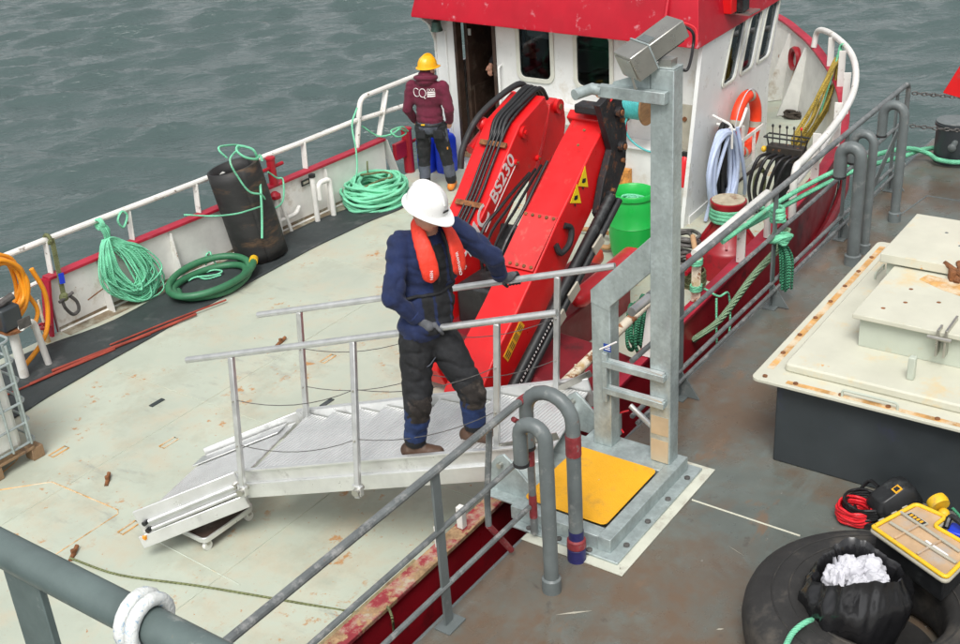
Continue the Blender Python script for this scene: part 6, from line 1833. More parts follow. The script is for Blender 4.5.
# thin olive line along the deck
rope('deck_line', [(4.118, 7.249, -1.050), (4.191, 6.739, -1.060), (4.419, 6.095, -1.060), (4.666, 5.299, -1.060), (4.782, 4.865, -1.040), (4.579, 4.467, -0.700), (4.325, 4.119, -0.330), (4.220, 3.980, -0.280), (4.305, 4.059, -0.500)], .009, M_ROPEO, 'thin olive line lying across the deck to the starboard rail')

# ================================================================== PEOPLE
from mathutils.bvhtree import BVHTree


def remeshed(mb, voxel, smooth_it):
    me = bpy.data.meshes.new('tmp'); me.from_pydata([tuple(p) for p in mb.v], [], mb.f)
    o = bpy.data.objects.new('tmp', me); COL.objects.link(o)
    r = o.modifiers.new('r', 'REMESH'); r.mode = 'VOXEL'; r.voxel_size = voxel; r.adaptivity = 0
    s = o.modifiers.new('s', 'SMOOTH'); s.factor = .5; s.iterations = smooth_it
    bpy.context.view_layer.update()
    res = bpy.data.meshes.new_from_object(o.evaluated_get(bpy.context.evaluated_depsgraph_get()))
    bpy.data.objects.remove(o); bpy.data.meshes.remove(me)
    return res


def basis(f, up=(0, 0, 1)):
    """columns: left, front, up"""
    f = Vector(f).normalized(); l = Vector(up).cross(f).normalized(); u = f.cross(l).normalized()
    return Matrix((l, f, u)).transposed()


def figure(name, prims, mats, assign, parent, voxel=.012, it=5, wrinkle=.006, wscale=9.):
    """one continuous body grown from overlapping limbs; each face takes the material of the limb it came from"""
    mb = MB()
    for p in prims:
        if p[0] == 'cap':
            _, a, b, r0, r1, tg = p
            a, b = Vector(a), Vector(b)
            d = (b - a); L = d.length; d.normalize()
            prof = [(max(1e-4, r0 * math.sin(k * PI / 12)), -r0 * math.cos(k * PI / 12)) for k in range(7)] + [(max(1e-4, r1 * math.cos(k * PI / 12)), L + r1 * math.sin(k * PI / 12)) for k in range(7)]
            mb.lathe(prof, a, 16, axis=d)
        else:
            _, c, s, R, tg = p
            mb.ell(c, s, R)
    me = remeshed(mb, voxel, it)
    n = len(me.vertices)
    co = np.empty(n * 3); me.vertices.foreach_get('co', co); co = co.reshape(-1, 3)
    no = np.empty(n * 3); me.vertices.foreach_get('normal', no); no = no.reshape(-1, 3)
    if wrinkle:
        w = np.array([noise.noise(Vector((p[0] * wscale, p[1] * wscale, p[2] * wscale * 1.7))) + .5 * noise.noise(Vector((p[0] * wscale * 2.3 + 9, p[1] * wscale * 2.3, p[2] * wscale * 3.2))) for p in co])
        hold = np.ones(n)
        for p in prims:
            if p[-1] in ('skin', 'hand', 'boot'):
                c = np.array(p[1]); hold = np.minimum(hold, np.clip((np.linalg.norm(co - c, axis=1) - .12) / .05, 0, 1))
        rd = np.array([1 - abs(noise.noise(Vector((p[0] * 5 + 3, p[1] * 5, p[2] * 9 + p[0] * 6)))) * 2 for p in co])
        co = co + no * ((w * wrinkle * .55 - np.clip(rd - .5, 0, 1) * wrinkle * 2.0) * hold)[:, None]
        me.vertices.foreach_set('co', co.ravel())
    m = len(me.polygons)
    fc = np.empty(m * 3); me.polygons.foreach_get('center', fc); fc = fc.reshape(-1, 3)
    fn = np.empty(m * 3); me.polygons.foreach_get('normal', fn); fn = fn.reshape(-1, 3)
    D = []; T = []
    for p in prims:
        if p[0] == 'cap':
            a, b = np.array(p[1]), np.array(p[2]); d = b - a
            t = np.clip(((fc - a) @ d) / (d @ d), 0, 1)
            D.append(np.linalg.norm(fc - (a + t[:, None] * d), axis=1) - (p[3] + (p[4] - p[3]) * t)); T.append(t)
        else:
            R = np.array(p[3]) if p[3] is not None else np.eye(3)
            q = (fc - np.array(p[1])) @ R / np.array(p[2])
            D.append((np.linalg.norm(q, axis=1) - 1) * min(p[2])); T.append(np.zeros(m))
    D = np.array(D); k = D.argmin(0)
    ids = assign(fc, fn, [prims[i][-1] for i in range(len(prims))], k, np.array(T)[k, np.arange(m)])
    me.polygons.foreach_set('material_index', np.asarray(ids, dtype=np.int32))
    me.polygons.foreach_set('use_smooth', np.ones(m, dtype=bool))
    for x in mats: me.materials.append(x)
    me.name = name
    o = bpy.data.objects.new(name, me); COL.objects.link(o)
    base = worldloc(parent)
    me.transform(Matrix.Translation(-base)); o.parent = parent
    tree = BVHTree.FromPolygons([tuple(Vector(c)) for c in co], [tuple(p.vertices) for p in me.polygons])
    return o, tree


def helmet(parent, c, R, shell, s=1.):
    """R columns: left, front, up of the head"""
    m = MB(); nu = 36; loops = []
    for k in range(9):
        ph = (PI / 2) * k / 8
        loops.append([Vector((.118 * s * math.sin(ph) * math.cos(a), .140 * s * math.sin(ph) * math.sin(a), (.135 * math.cos(ph) + (.008 if abs(math.cos(a)) < .28 and k < 8 else 0)) * s)) for a in [2 * PI * j / nu for j in range(nu)]])
    for off, dz in ((.006, -.02), (.022, -.026), (.024, -.034), (.004, -.032)):
        lp = []
        for j in range(nu):
            a = 2 * PI * j / nu
            pk = max(0, math.sin(a)) ** 2.2 * .055 if off > .01 else 0
            lp.append(Vector(((.118 * s + off) * math.cos(a), (.140 * s + off + pk) * math.sin(a), dz - pk * .25)))
        loops.append(lp)
    loops = [[Vector(c) + R @ p for p in l] for l in loops]
    m.loft(loops, True, False)
    m.f.append(tuple(range(nu))[::-1])
    o = m.build('helmet', shell, parent, smooth=45)
    MB().tube([Vector(c) + R @ Vector((.112 * math.cos(a), .134 * math.sin(a), -.036)) for a in [2 * PI * j / 24 for j in range(24)]], .008, 6, True).build('helmet_harness', M_PLASTBLK, o, smooth=60)
    MB().tube([Vector(c) + R @ Vector((.03 * sx, .135 * math.sin(t_) * s, .135 * math.cos(t_) * s + .006)) for sx in (0,) for t_ in [rad(d) for d in range(-70, 75, 10)]], .012, 6).build('helmet_ridge', shell, o, smooth=60)
    return o


def strap(name, pts, nrm, w, t, mat_, parent, sub=5):
    P = spline(pts, sub); Nn = spline(nrm, sub); W = spline([(x, 0, 0) for x in w], sub)
    L = []
    for i in range(len(P)):
        tg = (P[min(i + 1, len(P) - 1)] - P[max(i - 1, 0)]).normalized()
        nn = (Nn[i] - tg * Nn[i].dot(tg)).normalized(); s = tg.cross(nn)
        e = 1 - .75 * max(0, 1 - min(i, len(P) - 1 - i) / 2.5) ** 2
        pz = .004 * noise.noise(P[i] * 28) ; t2 = t + .004 * noise.noise(P[i] * 40)
        L.append([P[i] + nn * pz + s * a * (W[i].x + .004 * noise.noise(P[i] * 33)) * e + nn * b * t2 * e for a, b in [(math.copysign(abs(math.cos(q)) ** .6, math.cos(q)), math.copysign(abs(math.sin(q)) ** .8, math.sin(q))) for q in [2 * PI * j / 14 for j in range(14)]]])
    m = MB(); m.loft(L)
    return m.build(name, mat_, parent, smooth=60)


def head_prims(c, R, skin='skin', hair='hair', s=1.):
    H = lambda x, y, z: Vector(c) + R @ (Vector((x, y, z)) * s)
    return [('ell', H(0, -.005, .02), (.078 * s, .098 * s, .105 * s), R, skin), ('ell', H(0, .03, -.06), (.060 * s, .070 * s, .075 * s), R, skin),
            ('ell', H(0, .05, -.105), (.036 * s, .036 * s, .03 * s), R, skin), ('ell', H(0, .105, -.025), (.014 * s, .024 * s, .026 * s), R, skin),
            ('ell', H(0, .088, -.068), (.026 * s, .018 * s, .010 * s), R, skin), ('ell', H(0, .086, -.085), (.022 * s, .016 * s, .010 * s), R, skin),
            ('ell', H(.080, -.01, -.02), (.012 * s, .024 * s, .034 * s), R, skin), ('ell', H(-.080, -.01, -.02), (.012 * s, .024 * s, .034 * s), R, skin),
            ('ell', H(0, -.035, .03), (.082 * s, .082 * s, .095 * s), R, hair)]


def face_bits(c, R, parent, s=1.):
    for sx in (-1, 1):
        e = MB().ell(Vector(c) + R @ Vector((.032 * sx, .078, .0)) * s, (.012, .010, .010), R, 10, 8).build('eye', M_EYE, parent)
        MB().ell(Vector(c) + R @ Vector((.032 * sx, .087, -.002)) * s, (.005, .003, .005), R, 8, 6).build('pupil', M_PRINTK, e)
    MB().tube([Vector(c) + R @ Vector((x, .104 - abs(x) * .35, -.0765)) * s for x in (-.026, -.012, 0, .012, .026)], .003, 6).build('mouth', mat('lip', (.34, .12, .10), .5), parent)


def grip(parent, at, rail_dir, wrist, mat_palm, mat_fin, r_rail=.026, flip=1, s=1.08):
    """gloved hand closed round a rail: palm, four unequal fingers bent twice, thumb leaving the side of the palm"""
    at = Vector(at); d = Vector(rail_dir).normalized() * flip
    w = Vector(wrist) - at; w = (w - d * w.dot(d)).normalized()
    u = Vector((0, 0, 1)); u = (u - d * u.dot(d)).normalized()
    w = (w - u * w.dot(u)).normalized()
    pr = []
    r = r_rail
    palm = at + w * .012 + u * (r + .020)
    pr.append(('ell', palm + w * .012, (.044 * s, .050 * s, .021 * s), Matrix((d, w, u)).transposed(), 'glove'))
    pr.append(('cap', palm + w * .05, Vector(wrist), .034 * s, .036 * s, 'glove'))
    for k, (off, ln) in enumerate(((-.036, .92), (-.012, 1.), (.012, .97), (.035, .82))):
        b0 = at + d * off * s + w * -.016 + u * (r + .022)
        b1 = at + d * off * s - w * (r + .014) * ln + u * (r * .75)
        b2 = at + d * off * s - w * (r + .012) * ln - u * (r * .45)
        b3 = at + d * off * s - w * (r * .45) - u * (r + .012)
        pr += [('cap', b0, b1, .0125 * s, .0115 * s, 'fin'), ('cap', b1, b2, .0115 * s, .011 * s, 'fin'), ('cap', b2, b3, .011 * s, .0095 * s, 'fin')]
    t0 = palm + d * -.034 * s + w * .03; t1 = at + d * -.055 * s + w * (r + .014) - u * .002; t2 = at + d * -.050 * s + w * (r * .4) - u * (r + .014)
    pr += [('cap', t0, t1, .015 * s, .013 * s, 'glove'), ('cap', t1, t2, .013 * s, .011 * s, 'fin')]

    def asg(fc, fn, tags, k, t):
        return [1 if tags[i] == 'fin' else 0 for i in k]
    o, _ = figure('glove', pr, [mat_palm, mat_fin], asg, parent, voxel=.0055, it=2, wrinkle=0)
    return o


# ---- the man on the gangway
p1 = thing('person', 'person in white helmet and orange lifejacket walking up the gangway holding both rails', 'person', (5.60, 4.60, -.03))
TF = basis((-.42, -.90, .05))
hR = basis((-.05, -.90, -.34))
head = Vector((5.628, 4.565, 1.82))
ShR, ShL = Vector((5.565, 4.765, 1.565)), Vector((5.90, 4.575, 1.59))
ElR, ElL = Vector((5.36, 4.70, 1.255)), Vector((6.14, 4.42, 1.30))
nd = (nrB - nrA).normalized(); fd = (frB - frA).normalized()
HaR = on_line(nrA, nrB, Vector((5.60, 4.55, .97))); HaL = on_line(frA, frB, Vector((6.45, 4.46, 1.0)))
WrR = HaR + Vector((-.075, .075, .09)); WrL = HaL + Vector((-.13, .02, .085))
HiR, HiL = Vector((5.535, 4.69, .86)), Vector((5.69, 4.60, .875))
KnR, KnL = Vector((5.44, 4.64, .42)), Vector((5.68, 4.34, .48))
AnR, AnL = Vector((5.49, 4.74, .03)), Vector((5.755, 4.40, .12))
chest, belly, pelv = Vector((5.715, 4.655, 1.38)), Vector((5.655, 4.655, 1.12)), Vector((5.615, 4.650, .90))
neck = Vector((5.715, 4.635, 1.63))
fdir = Vector((.24, -.97, 0))
prims = [('ell', chest, (.225, .165, .25), TF, 'torso'), ('ell', chest + Vector((0, 0, .12)), (.20, .115, .12), TF, 'torso'), ('ell', belly, (.205, .168, .22), TF, 'torso'), ('ell', pelv + Vector((0, 0, .07)), (.21, .172, .13), TF, 'torso'),
         ('ell', pelv, (.178, .142, .14), TF, 'leg'),
         ('cap', ShR, ElR, .086, .077, 'torso'), ('cap', ElR, WrR, .075, .054, 'torso'), ('cap', ShL, ElL, .086, .077, 'torso'), ('cap', ElL, WrL, .075, .054, 'torso'),
         ('cap', chest + Vector((0, 0, .16)), ShR, .09, .078, 'torso'), ('cap', chest + Vector((0, 0, .16)), ShL, .09, .078, 'torso'),
         ('cap', HiR, KnR, .130, .102, 'thighR'), ('cap', KnR, AnR + Vector((0, 0, .06)), .098, .084, 'calfR'),
         ('cap', HiL, KnL, .130, .102, 'thighL'), ('cap', KnL, AnL + Vector((0, 0, .06)), .098, .084, 'calfL'),
         ('cap', AnR + Vector((0, 0, -.0)), AnR + Vector((0, 0, .08)), .056, .06, 'boot'), ('cap', AnR + fdir * -.06 + Vector((0, 0, -.055)), AnR + fdir * .155 + Vector((0, 0, -.046)), .062, .060, 'boot'),
         ('cap', AnL + Vector((0, 0, -.0)), AnL + Vector((0, 0, .08)), .056, .06, 'boot'), ('cap', AnL + fdir * -.06 + Vector((0, 0, -.055)), AnL + fdir * .155 + Vector((0, 0, -.046)), .062, .060, 'boot'),
         ('cap', neck, head + hR @ Vector((0, -.03, -.06)), .062, .056, 'skin')] + head_prims(head, hR, s=1.08)
kneeF = np.array(Vector((-.15, -.98, .05)))


def asg1(fc, fn, tags, k, t):
    out = []
    lx_, fy_ = np.array(TF.col[0]), np.array(TF.col[1])
    for i in range(len(k)):
        g = tags[k[i]]
        if g == 'torso':
            rel = fc[i] - np.array(chest); lat = rel @ lx_
            front = fn[i] @ fy_
            out.append(1 if (front > .45 and abs(lat) < .055 and fc[i][2] < 1.55) or (front > .2 and .075 < abs(lat) < .15 and fc[i][2] < 1.22 and abs(rel @ fy_) < .3 and fc[i][2] > .95) else 0)
        elif g == 'leg': out.append(1)
        elif g.startswith('thigh'): out.append(3 if t[i] > .86 and fn[i] @ kneeF > .25 else 1)
        elif g.startswith('calf'): out.append(3 if t[i] < .32 and fn[i] @ kneeF > .1 else (1 if t[i] > .93 else 2))
        elif g == 'boot': out.append(4)
        elif g == 'hair': out.append(6)
        else: out.append(5)
    return out


body, tree1 = figure('body', prims, [M_NAVY, M_TROUSER, M_TROUSERN, M_KNEE, M_BOOT, M_SKIN, M_HAIR], asg1, p1, voxel=.0115, it=3, wrinkle=.012, wscale=8)
helmet(p1, head + hR @ Vector((0, -.005, .045)), hR, M_HELW, 1.06)
MB().box(head + hR @ Vector((0, .152, .070)), (.05, .006, .012), hR).build('helmet_mark', M_PRINTK, p1)
face_bits(head, hR, p1, 1.08)
grip(p1, HaR, nd, WrR, M_GLOVE, M_GLOVE, flip=-1)
grip(p1, HaL, fd, WrL, M_GLOVE, M_GLOVEP, flip=1)
for w_, e_, nm in ((WrR, ElR, 'cuff'), (WrL, ElL, 'cuff')):
    a = (e_ - w_).normalized()
    MB().lathe([(.046, .0), (.058, .0), (.060, .05), (.05, .055)], w_ + a * .01, 18, axis=a, close=True).build(nm, M_NAVY, p1)
TN = lambda x, y, z: neck + TF @ Vector((x, y, z))
lj = strap('lifejacket', [TN(*p) for p in ((-.100, .180, -.30), (-.108, .180, -.20), (-.112, .145, -.09), (-.102, .06, .015), (-.06, -.045, .065), (0, -.075, .075), (.06, -.045, .065), (.102, .06, .015), (.112, .145, -.09), (.108, .180, -.20), (.100, .180, -.30))],
           [TF @ Vector(p) for p in ((-.2, 1, 0), (-.3, 1, .1), (-.4, .9, .4), (-.6, .3, .8), (-.4, -.6, .8), (0, -.8, .7), (.4, -.6, .8), (.6, .3, .8), (.4, .9, .4), (.3, 1, .1), (.2, 1, 0))],
           (.056, .062, .058, .048, .042, .040, .042, .048, .058, .062, .056), .020, M_LIFEJ, p1)
strap('lifejacket_trim', [TN(*p) for p in ((-.05, .175, -.33), (-.052, .180, -.22), (-.058, .145, -.10), (-.055, .08, -.01))], [TF @ Vector((0, 1, .1))] * 4, (.012,) * 4, .022, M_TROUSER, p1)
strap('lifejacket_trim', [TN(*p) for p in ((.05, .175, -.33), (.052, .180, -.22), (.058, .145, -.10), (.055, .08, -.01))], [TF @ Vector((0, 1, .1))] * 4, (.012,) * 4, .022, M_TROUSER, p1)
bl = []
for j in range(28):
    dq = TF @ Vector((math.cos(2 * PI * j / 28), math.sin(2 * PI * j / 28), 0)); cq = chest.lerp(belly, .62)
    hq = tree1.ray_cast(cq + dq * .24, -dq)
    bl.append((hq[0] if hq[0] and (hq[0] - cq).length < .24 else cq + dq * .19) + dq * .004)
MB().tube(bl, .013, 8, True).build('waist_belt', M_TROUSER, p1, smooth=60)
for sx in (-1, 1):
    lo_o = TN(.105 * sx, .218, -.25)
    text_mesh('lifejacket_print', 'CREWSAVER' if sx > 0 else '165N', .030, lo_o + TF @ Vector((.004 * sx, .0, -.04 if sx > 0 else -.02)), TF @ Vector((-.10 * sx, 0, 1)), TF @ Vector((1 if sx < 0 else -1, .25, 0)) * (-1 if sx < 0 else 1), M_PRINTW, lj)
MB().tube(spline([HiR + Vector((-.10, -.03, -.10)), HiR + Vector((-.06, -.13, -.14)), HiR + Vector((.02, -.15, -.10))], 5), .004, 5).build('pocket_piping', M_TROUG, p1)
for an in (AnR, AnL):
    L_ = []
    for z in (-.105, -.088):
        L_.append([an + fdir * (.06 + .168 * math.cos(a)) + Vector((fdir.y, -fdir.x, 0)) * (.066 * math.sin(a)) + Vector((0, 0, z)) for a in [2 * PI * j / 20 for j in range(20)]])
    m = MB(); m.loft(L_); m.build('boot_sole', M_BLACK, p1)

# ---- the man in the maroon hoodie
p2 = thing('person', 'person in yellow helmet and maroon hoodie standing by the wheelhouse door hands in pockets', 'person', (12.08, 9.60, DECK))
B2 = Vector((12.08, 9.60, DECK)); S2 = 1.06
F2 = basis((.93, .36, 0)); H2 = basis((.80, -.10, -.02))
Q = lambda x, y, z: B2 + F2 @ (Vector((x, y, z)) * S2)
hd2 = Q(-.02, .02, 1.60)
ankL, ankR = Q(.12, -.04, .09), Q(-.20, .06, .09)
f2 = F2 @ Vector((0, 1, 0))
prims = [('ell', Q(0, 0, 1.26), (.20, .135, .23), F2, 'torso'), ('ell', Q(0, -.01, 1.36), (.205, .115, .12), F2, 'torso'), ('ell', Q(0, 0, 1.04), (.175, .135, .20), F2, 'torso'), ('ell', Q(0, 0, .97), (.18, .14, .09), F2, 'torso'),
         ('ell', Q(0, -.01, .88), (.172, .135, .14), F2, 'leg'),
         ('cap', Q(.20, 0, 1.38), Q(.27, -.04, 1.10), .082, .068, 'torso'), ('cap', Q(.27, -.04, 1.10), Q(.235, .10, .92), .064, .05, 'torso'),
         ('cap', Q(-.20, 0, 1.38), Q(-.27, -.04, 1.10), .082, .068, 'torso'), ('cap', Q(-.27, -.04, 1.10), Q(-.235, .08, .92), .064, .05, 'torso'),
         ('cap', Q(-.235, .08, .92), Q(-.21, .11, .84), .036, .036, 'hand'), ('cap', Q(.235, .10, .92), Q(.20, .12, .84), .036, .036, 'hand'),
         ('ell', Q(0, -.05, 1.475), (.125, .115, .075), F2, 'torso'), ('ell', Q(0, -.02, 1.53), (.100, .105, .07), F2, 'torso'),
         ('cap', Q(.10, 0, .84), Q(.12, .0, .46), .112, .086, 'thigh'), ('cap', Q(.12, .0, .46), ankL + Vector((0, 0, .06)), .082, .072, 'calf'),
         ('cap', Q(-.10, 0, .84), Q(-.16, .05, .46), .112, .086, 'thigh'), ('cap', Q(-.16, .05, .46), ankR + Vector((0, 0, .06)), .082, .072, 'calf'),
         ('cap', ankL, ankL + Vector((0, 0, .07)), .052, .056, 'boot'), ('cap', ankL + f2 * -.05 + Vector((0, 0, -.04)), ankL + f2 * .15 + Vector((0, 0, -.045)), .048, .04, 'boot'),
         ('cap', ankR, ankR + Vector((0, 0, .07)), .052, .056, 'boot'), ('cap', ankR + f2 * -.05 + Vector((0, 0, -.04)), ankR + f2 * .15 + Vector((0, 0, -.045)), .048, .04, 'boot'),
         ('cap', Q(0, 0, 1.45), hd2, .06, .055, 'skin')] + head_prims(hd2, H2, s=1.0)


def asg2(fc, fn, tags, k, t):
    back = -np.array(F2.col[1]); out = []
    for i in range(len(k)):
        g = tags[k[i]]
        if g == 'torso': out.append(0)
        elif g == 'leg': out.append(2 if fn[i] @ back > .3 and fc[i][2] > DECK + .84 else 1)
        elif g == 'thigh': out.append(2 if (.72 < t[i] or (abs(fn[i] @ np.array(F2.col[0])) > .85 and t[i] < .5)) and t[i] < 1.01 and fn[i] @ back > -.2 and t[i] > .02 and (t[i] < .45) else 1)
        elif g == 'calf': out.append(2 if t[i] > .35 and t[i] < .85 else 1)
        elif g == 'boot': out.append(3)
        elif g == 'hair': out.append(5)
        else: out.append(4)
    return out


prims = [(p[0], p[1], p[2], p[3] * S2, p[4] * S2, p[5]) if p[0] == 'cap' else (p[0], p[1], tuple(x * S2 for x in p[2]), p[3], p[4]) for p in prims]
_, tree2 = figure('body', prims, [M_MAROON, M_TROUSER, M_TROUG, M_BOOTO, M_SKIN, M_HAIR], asg2, p2, voxel=.0125, it=4, wrinkle=.009, wscale=8)
helmet(p2, hd2 + H2 @ Vector((0, -.005, .05)), H2, M_HELY)
face_bits(hd2, H2, p2)
MB().tube([Q(.125 * math.cos(a), -.03 + .115 * math.sin(a), 1.50 - .02 * math.sin(a)) for a in [2 * PI * j / 18 for j in range(18)]], .032, 8, True).build('hood', M_MAROON, p2, smooth=60)
MB().tube([Q(.180 * math.cos(a), .142 * math.sin(a), .915) for a in [2 * PI * j / 24 for j in range(24)]], .014, 8, True).build('belt', M_PLASTBLK, p2, smooth=60)
MB().box(Q(.05, -.15, .93), (.05, .02, .015), F2).build('belt_tag', M_YELPL, p2)
for sx, a_ in ((.10, .62), (-.13, .62)):
    MB().box(Q(sx, -.13, .80), (.13, .02, .12), F2).build('back_pocket', M_TROUSER, p2, bevel=.008)
MB().box(Q(-.22, -.06, .60), (.012, .02, .03), F2).build('pocket_tab', M_HOSEO, p2)


def wrap_text(txt, size, cx, cz, parent, nm='back_print', thick=.003):
    cu = bpy.data.curves.new('t', 'FONT'); cu.body = txt; cu.size = size; cu.align_x = 'CENTER'
    to = bpy.data.objects.new('t', cu); COL.objects.link(to)
    bpy.context.view_layer.update()
    me = bpy.data.meshes.new_from_object(to.evaluated_get(bpy.context.evaluated_depsgraph_get()))
    bpy.data.objects.remove(to)
    back = -f2; vs = []
    for v in me.vertices:
        s = Q(-(v.co.x * -1) * -1 + cx, -.6, cz + v.co.y)
        h = tree2.ray_cast(s, f2)
        vs.append((h[0] if h[0] else Q(v.co.x + cx, -.16, cz + v.co.y)) + back * thick)
    m = MB(); m.add(vs, [tuple(p.vertices) for p in me.polygons])
    bpy.data.meshes.remove(me)
    o = m.build(nm, M_PRINTW, parent, smooth=0)
    sm = o.modifiers.new('thick', 'SOLIDIFY'); sm.thickness = .002; sm.offset = 0
    return o


def wrap_bar(x0, x1, z0, z1, parent):
    n = 6; vs = []
    for z in (z0, z1):
        for k in range(n + 1):
            h = tree2.ray_cast(Q(x0 + (x1 - x0) * k / n, -.6, z), f2)
            vs.append((h[0] if h[0] else Q(x0 + (x1 - x0) * k / n, -.16, z)) - f2 * .003)
    m = MB(); m.add(vs, [(k, k + 1, n + 2 + k, n + 1 + k) for k in range(n)])
    o = m.build('back_print', M_PRINTW, parent, smooth=0)
    sm = o.modifiers.new('thick', 'SOLIDIFY'); sm.thickness = .002; sm.offset = 0


# emblem on the back of the hoodie: large C and Q, small block beside them (seen from behind, left is the wearer's left)
def ringmark(cx, cz, r, a0, a1, par, w=.010):
    P = []
    for k in range(19):
        a = rad(a0 + (a1 - a0) * k / 18)
        h = tree2.ray_cast(Q(cx - r * .85 * math.cos(a), -.6, cz + r * math.sin(a)), f2)
        P.append((h[0] if h[0] else Q(cx, -.16, cz)) - f2 * .002)
    MB().tube(P, w * .5, 6).build('back_print', M_PRINTW, par, smooth=60)


ringmark(.115, 1.33, .052, 45, 315, p2)
ringmark(.03, 1.33, .052, 0, 360, p2)
ringmark(-.005, 1.285, .018, 200, 300, p2)
for k in range(3):
    ringmark(-.045 - .032 * k, 1.365, .015, 0, 360, p2, .006)
for z in (1.335, 1.312, 1.288):
    wrap_bar(-.03, -.125, z - .007, z + .007, p2)

# ---- the person inside the doorway
p3 = thing('person', 'person in dark clothes standing inside the wheelhouse with one bare hand in the doorway', 'person', (13.55, 8.95, DECK))
B3 = Vector((13.62, 8.92, DECK + .045)); F3 = basis((-.6, .8, 0))
Q3 = lambda x, y, z: B3 + F3 @ Vector((x, y, z))
hnd = Vector((13.220, 9.376, 0.375))
hd3 = Q3(0, .03, 1.62)
shd = Q3(.20, 0, 1.40); elb = hnd + Vector((.16, -.10, .26)); wri = hnd + Vector((.035, -.02, .09))
prims = [('ell', Q3(0, 0, 1.24), (.20, .14, .26), F3, 'torso'), ('ell', Q3(0, 0, 1.0), (.18, .14, .2), F3, 'torso'), ('ell', Q3(0, 0, .88), (.175, .14, .14), F3, 'leg'),
         ('cap', shd, elb, .08, .066, 'torso'), ('cap', elb, wri, .06, .045, 'torso'), ('cap', Q3(0, 0, 1.38), shd, .09, .08, 'torso'),
         ('cap', Q3(-.2, 0, 1.40), Q3(-.26, 0, 1.1), .08, .066, 'torso'), ('cap', Q3(-.26, 0, 1.1), Q3(-.22, .12, .9), .06, .045, 'torso'), ('cap', Q3(-.22, .12, .9), Q3(-.2, .15, .82), .035, .03, 'skin'),
         ('cap', Q3(.10, 0, .84), Q3(.11, .02, .46), .11, .085, 'leg'), ('cap', Q3(.11, .02, .46), Q3(.11, 0, .1), .08, .06, 'leg'), ('cap', Q3(.11, -.04, .045), Q3(.11, .16, .045), .045, .04, 'leg'),
         ('cap', Q3(-.10, 0, .84), Q3(-.11, .02, .46), .11, .085, 'leg'), ('cap', Q3(-.11, .02, .46), Q3(-.11, 0, .1), .08, .06, 'leg'), ('cap', Q3(-.11, -.04, .045), Q3(-.11, .16, .045), .045, .04, 'leg'),
         ('cap', Q3(0, 0, 1.45), hd3, .06, .055, 'skin'), ('cap', wri, hnd, .032, .036, 'skin'), ('ell', hnd, (.032, .042, .05), None, 'skin')] + head_prims(hd3, F3)
for k in range(4):
    o_ = hnd + Vector((.0, .030 - .02 * k, -.04)); ln = (.055, .065, .062, .05)[k]
    prims += [('cap', o_, o_ + Vector((-.01, .004, -ln * .6)), .0115, .0105, 'skin'), ('cap', o_ + Vector((-.01, .004, -ln * .6)), o_ + Vector((.008, 0, -ln * 1.15)), .0105, .009, 'skin')]
prims += [('cap', hnd + Vector((-.01, .03, .02)), hnd + Vector((-.02, .055, -.03)), .014, .011, 'skin')]
figure('body', prims, [M_TROUSER, M_TROUSER, M_SKIN, M_HAIR], lambda fc, fn, tags, k, t: [{'torso': 0, 'leg': 1, 'hair': 3}.get(tags[i], 2) for i in k], p3, voxel=.011, it=2, wrinkle=.006)
face_bits(hd3, F3, p3)

# ================================================================== THINGS ON THE BARGE DECK
# big tyre lying flat
tc_ = Vector((5.12, 1.31, 0))
ty_ = thing('tyre', 'large worn truck tyre lying flat on the barge deck', 'tyre', tc_)
prof = [(.34, .06), (.33, .10), (.335, .28), (.345, .31), (.38, .335), (.46, .355), (.52, .352), (.60, .335), (.655, .31), (.69, .28), (.705, .24), (.712, .18), (.705, .11), (.69, .07), (.655, .035), (.60, .015), (.5, .0), (.40, .01), (.36, .03)]
MB().lathe(prof, tc_, 72, close=True).build('carcass', M_TYRE, ty_, smooth=60)
for r, z in ((.47, .3545), (.56, .344), (.40, .342)):
    MB().tube([(tc_.x + r * math.cos(a), tc_.y + r * math.sin(a), z) for a in [2 * PI * j / 72 for j in range(72)]], .005, 5, True).build('sidewall_rib', M_TYRE, ty_, smooth=60)
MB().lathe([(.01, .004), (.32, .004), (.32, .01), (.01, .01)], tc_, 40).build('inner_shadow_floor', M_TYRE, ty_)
rope('rope', [(4.352, 1.575, 0.360), (4.478, 1.585, 0.372), (4.604, 1.594, 0.376), (4.708, 1.576, 0.372), (4.810, 1.559, 0.330), (4.898, 1.539, 0.260)], .016, M_ROPEG2, 'pale green rope end lying over the tyre sidewall')

# bin bag with crumpled paper, standing in the tyre
bc_ = Vector((5.05, 1.42, 0))
bag = thing('bin_bag', 'open black bin bag sitting in the tyre hole', 'bin bag', bc_)
nu, L_ = 110, []


def crease(a, z, ka, kz):
    q = Vector((math.cos(a) * ka, math.sin(a) * ka, z * kz))
    return (1 - abs(noise.noise(q)) * 2.2)


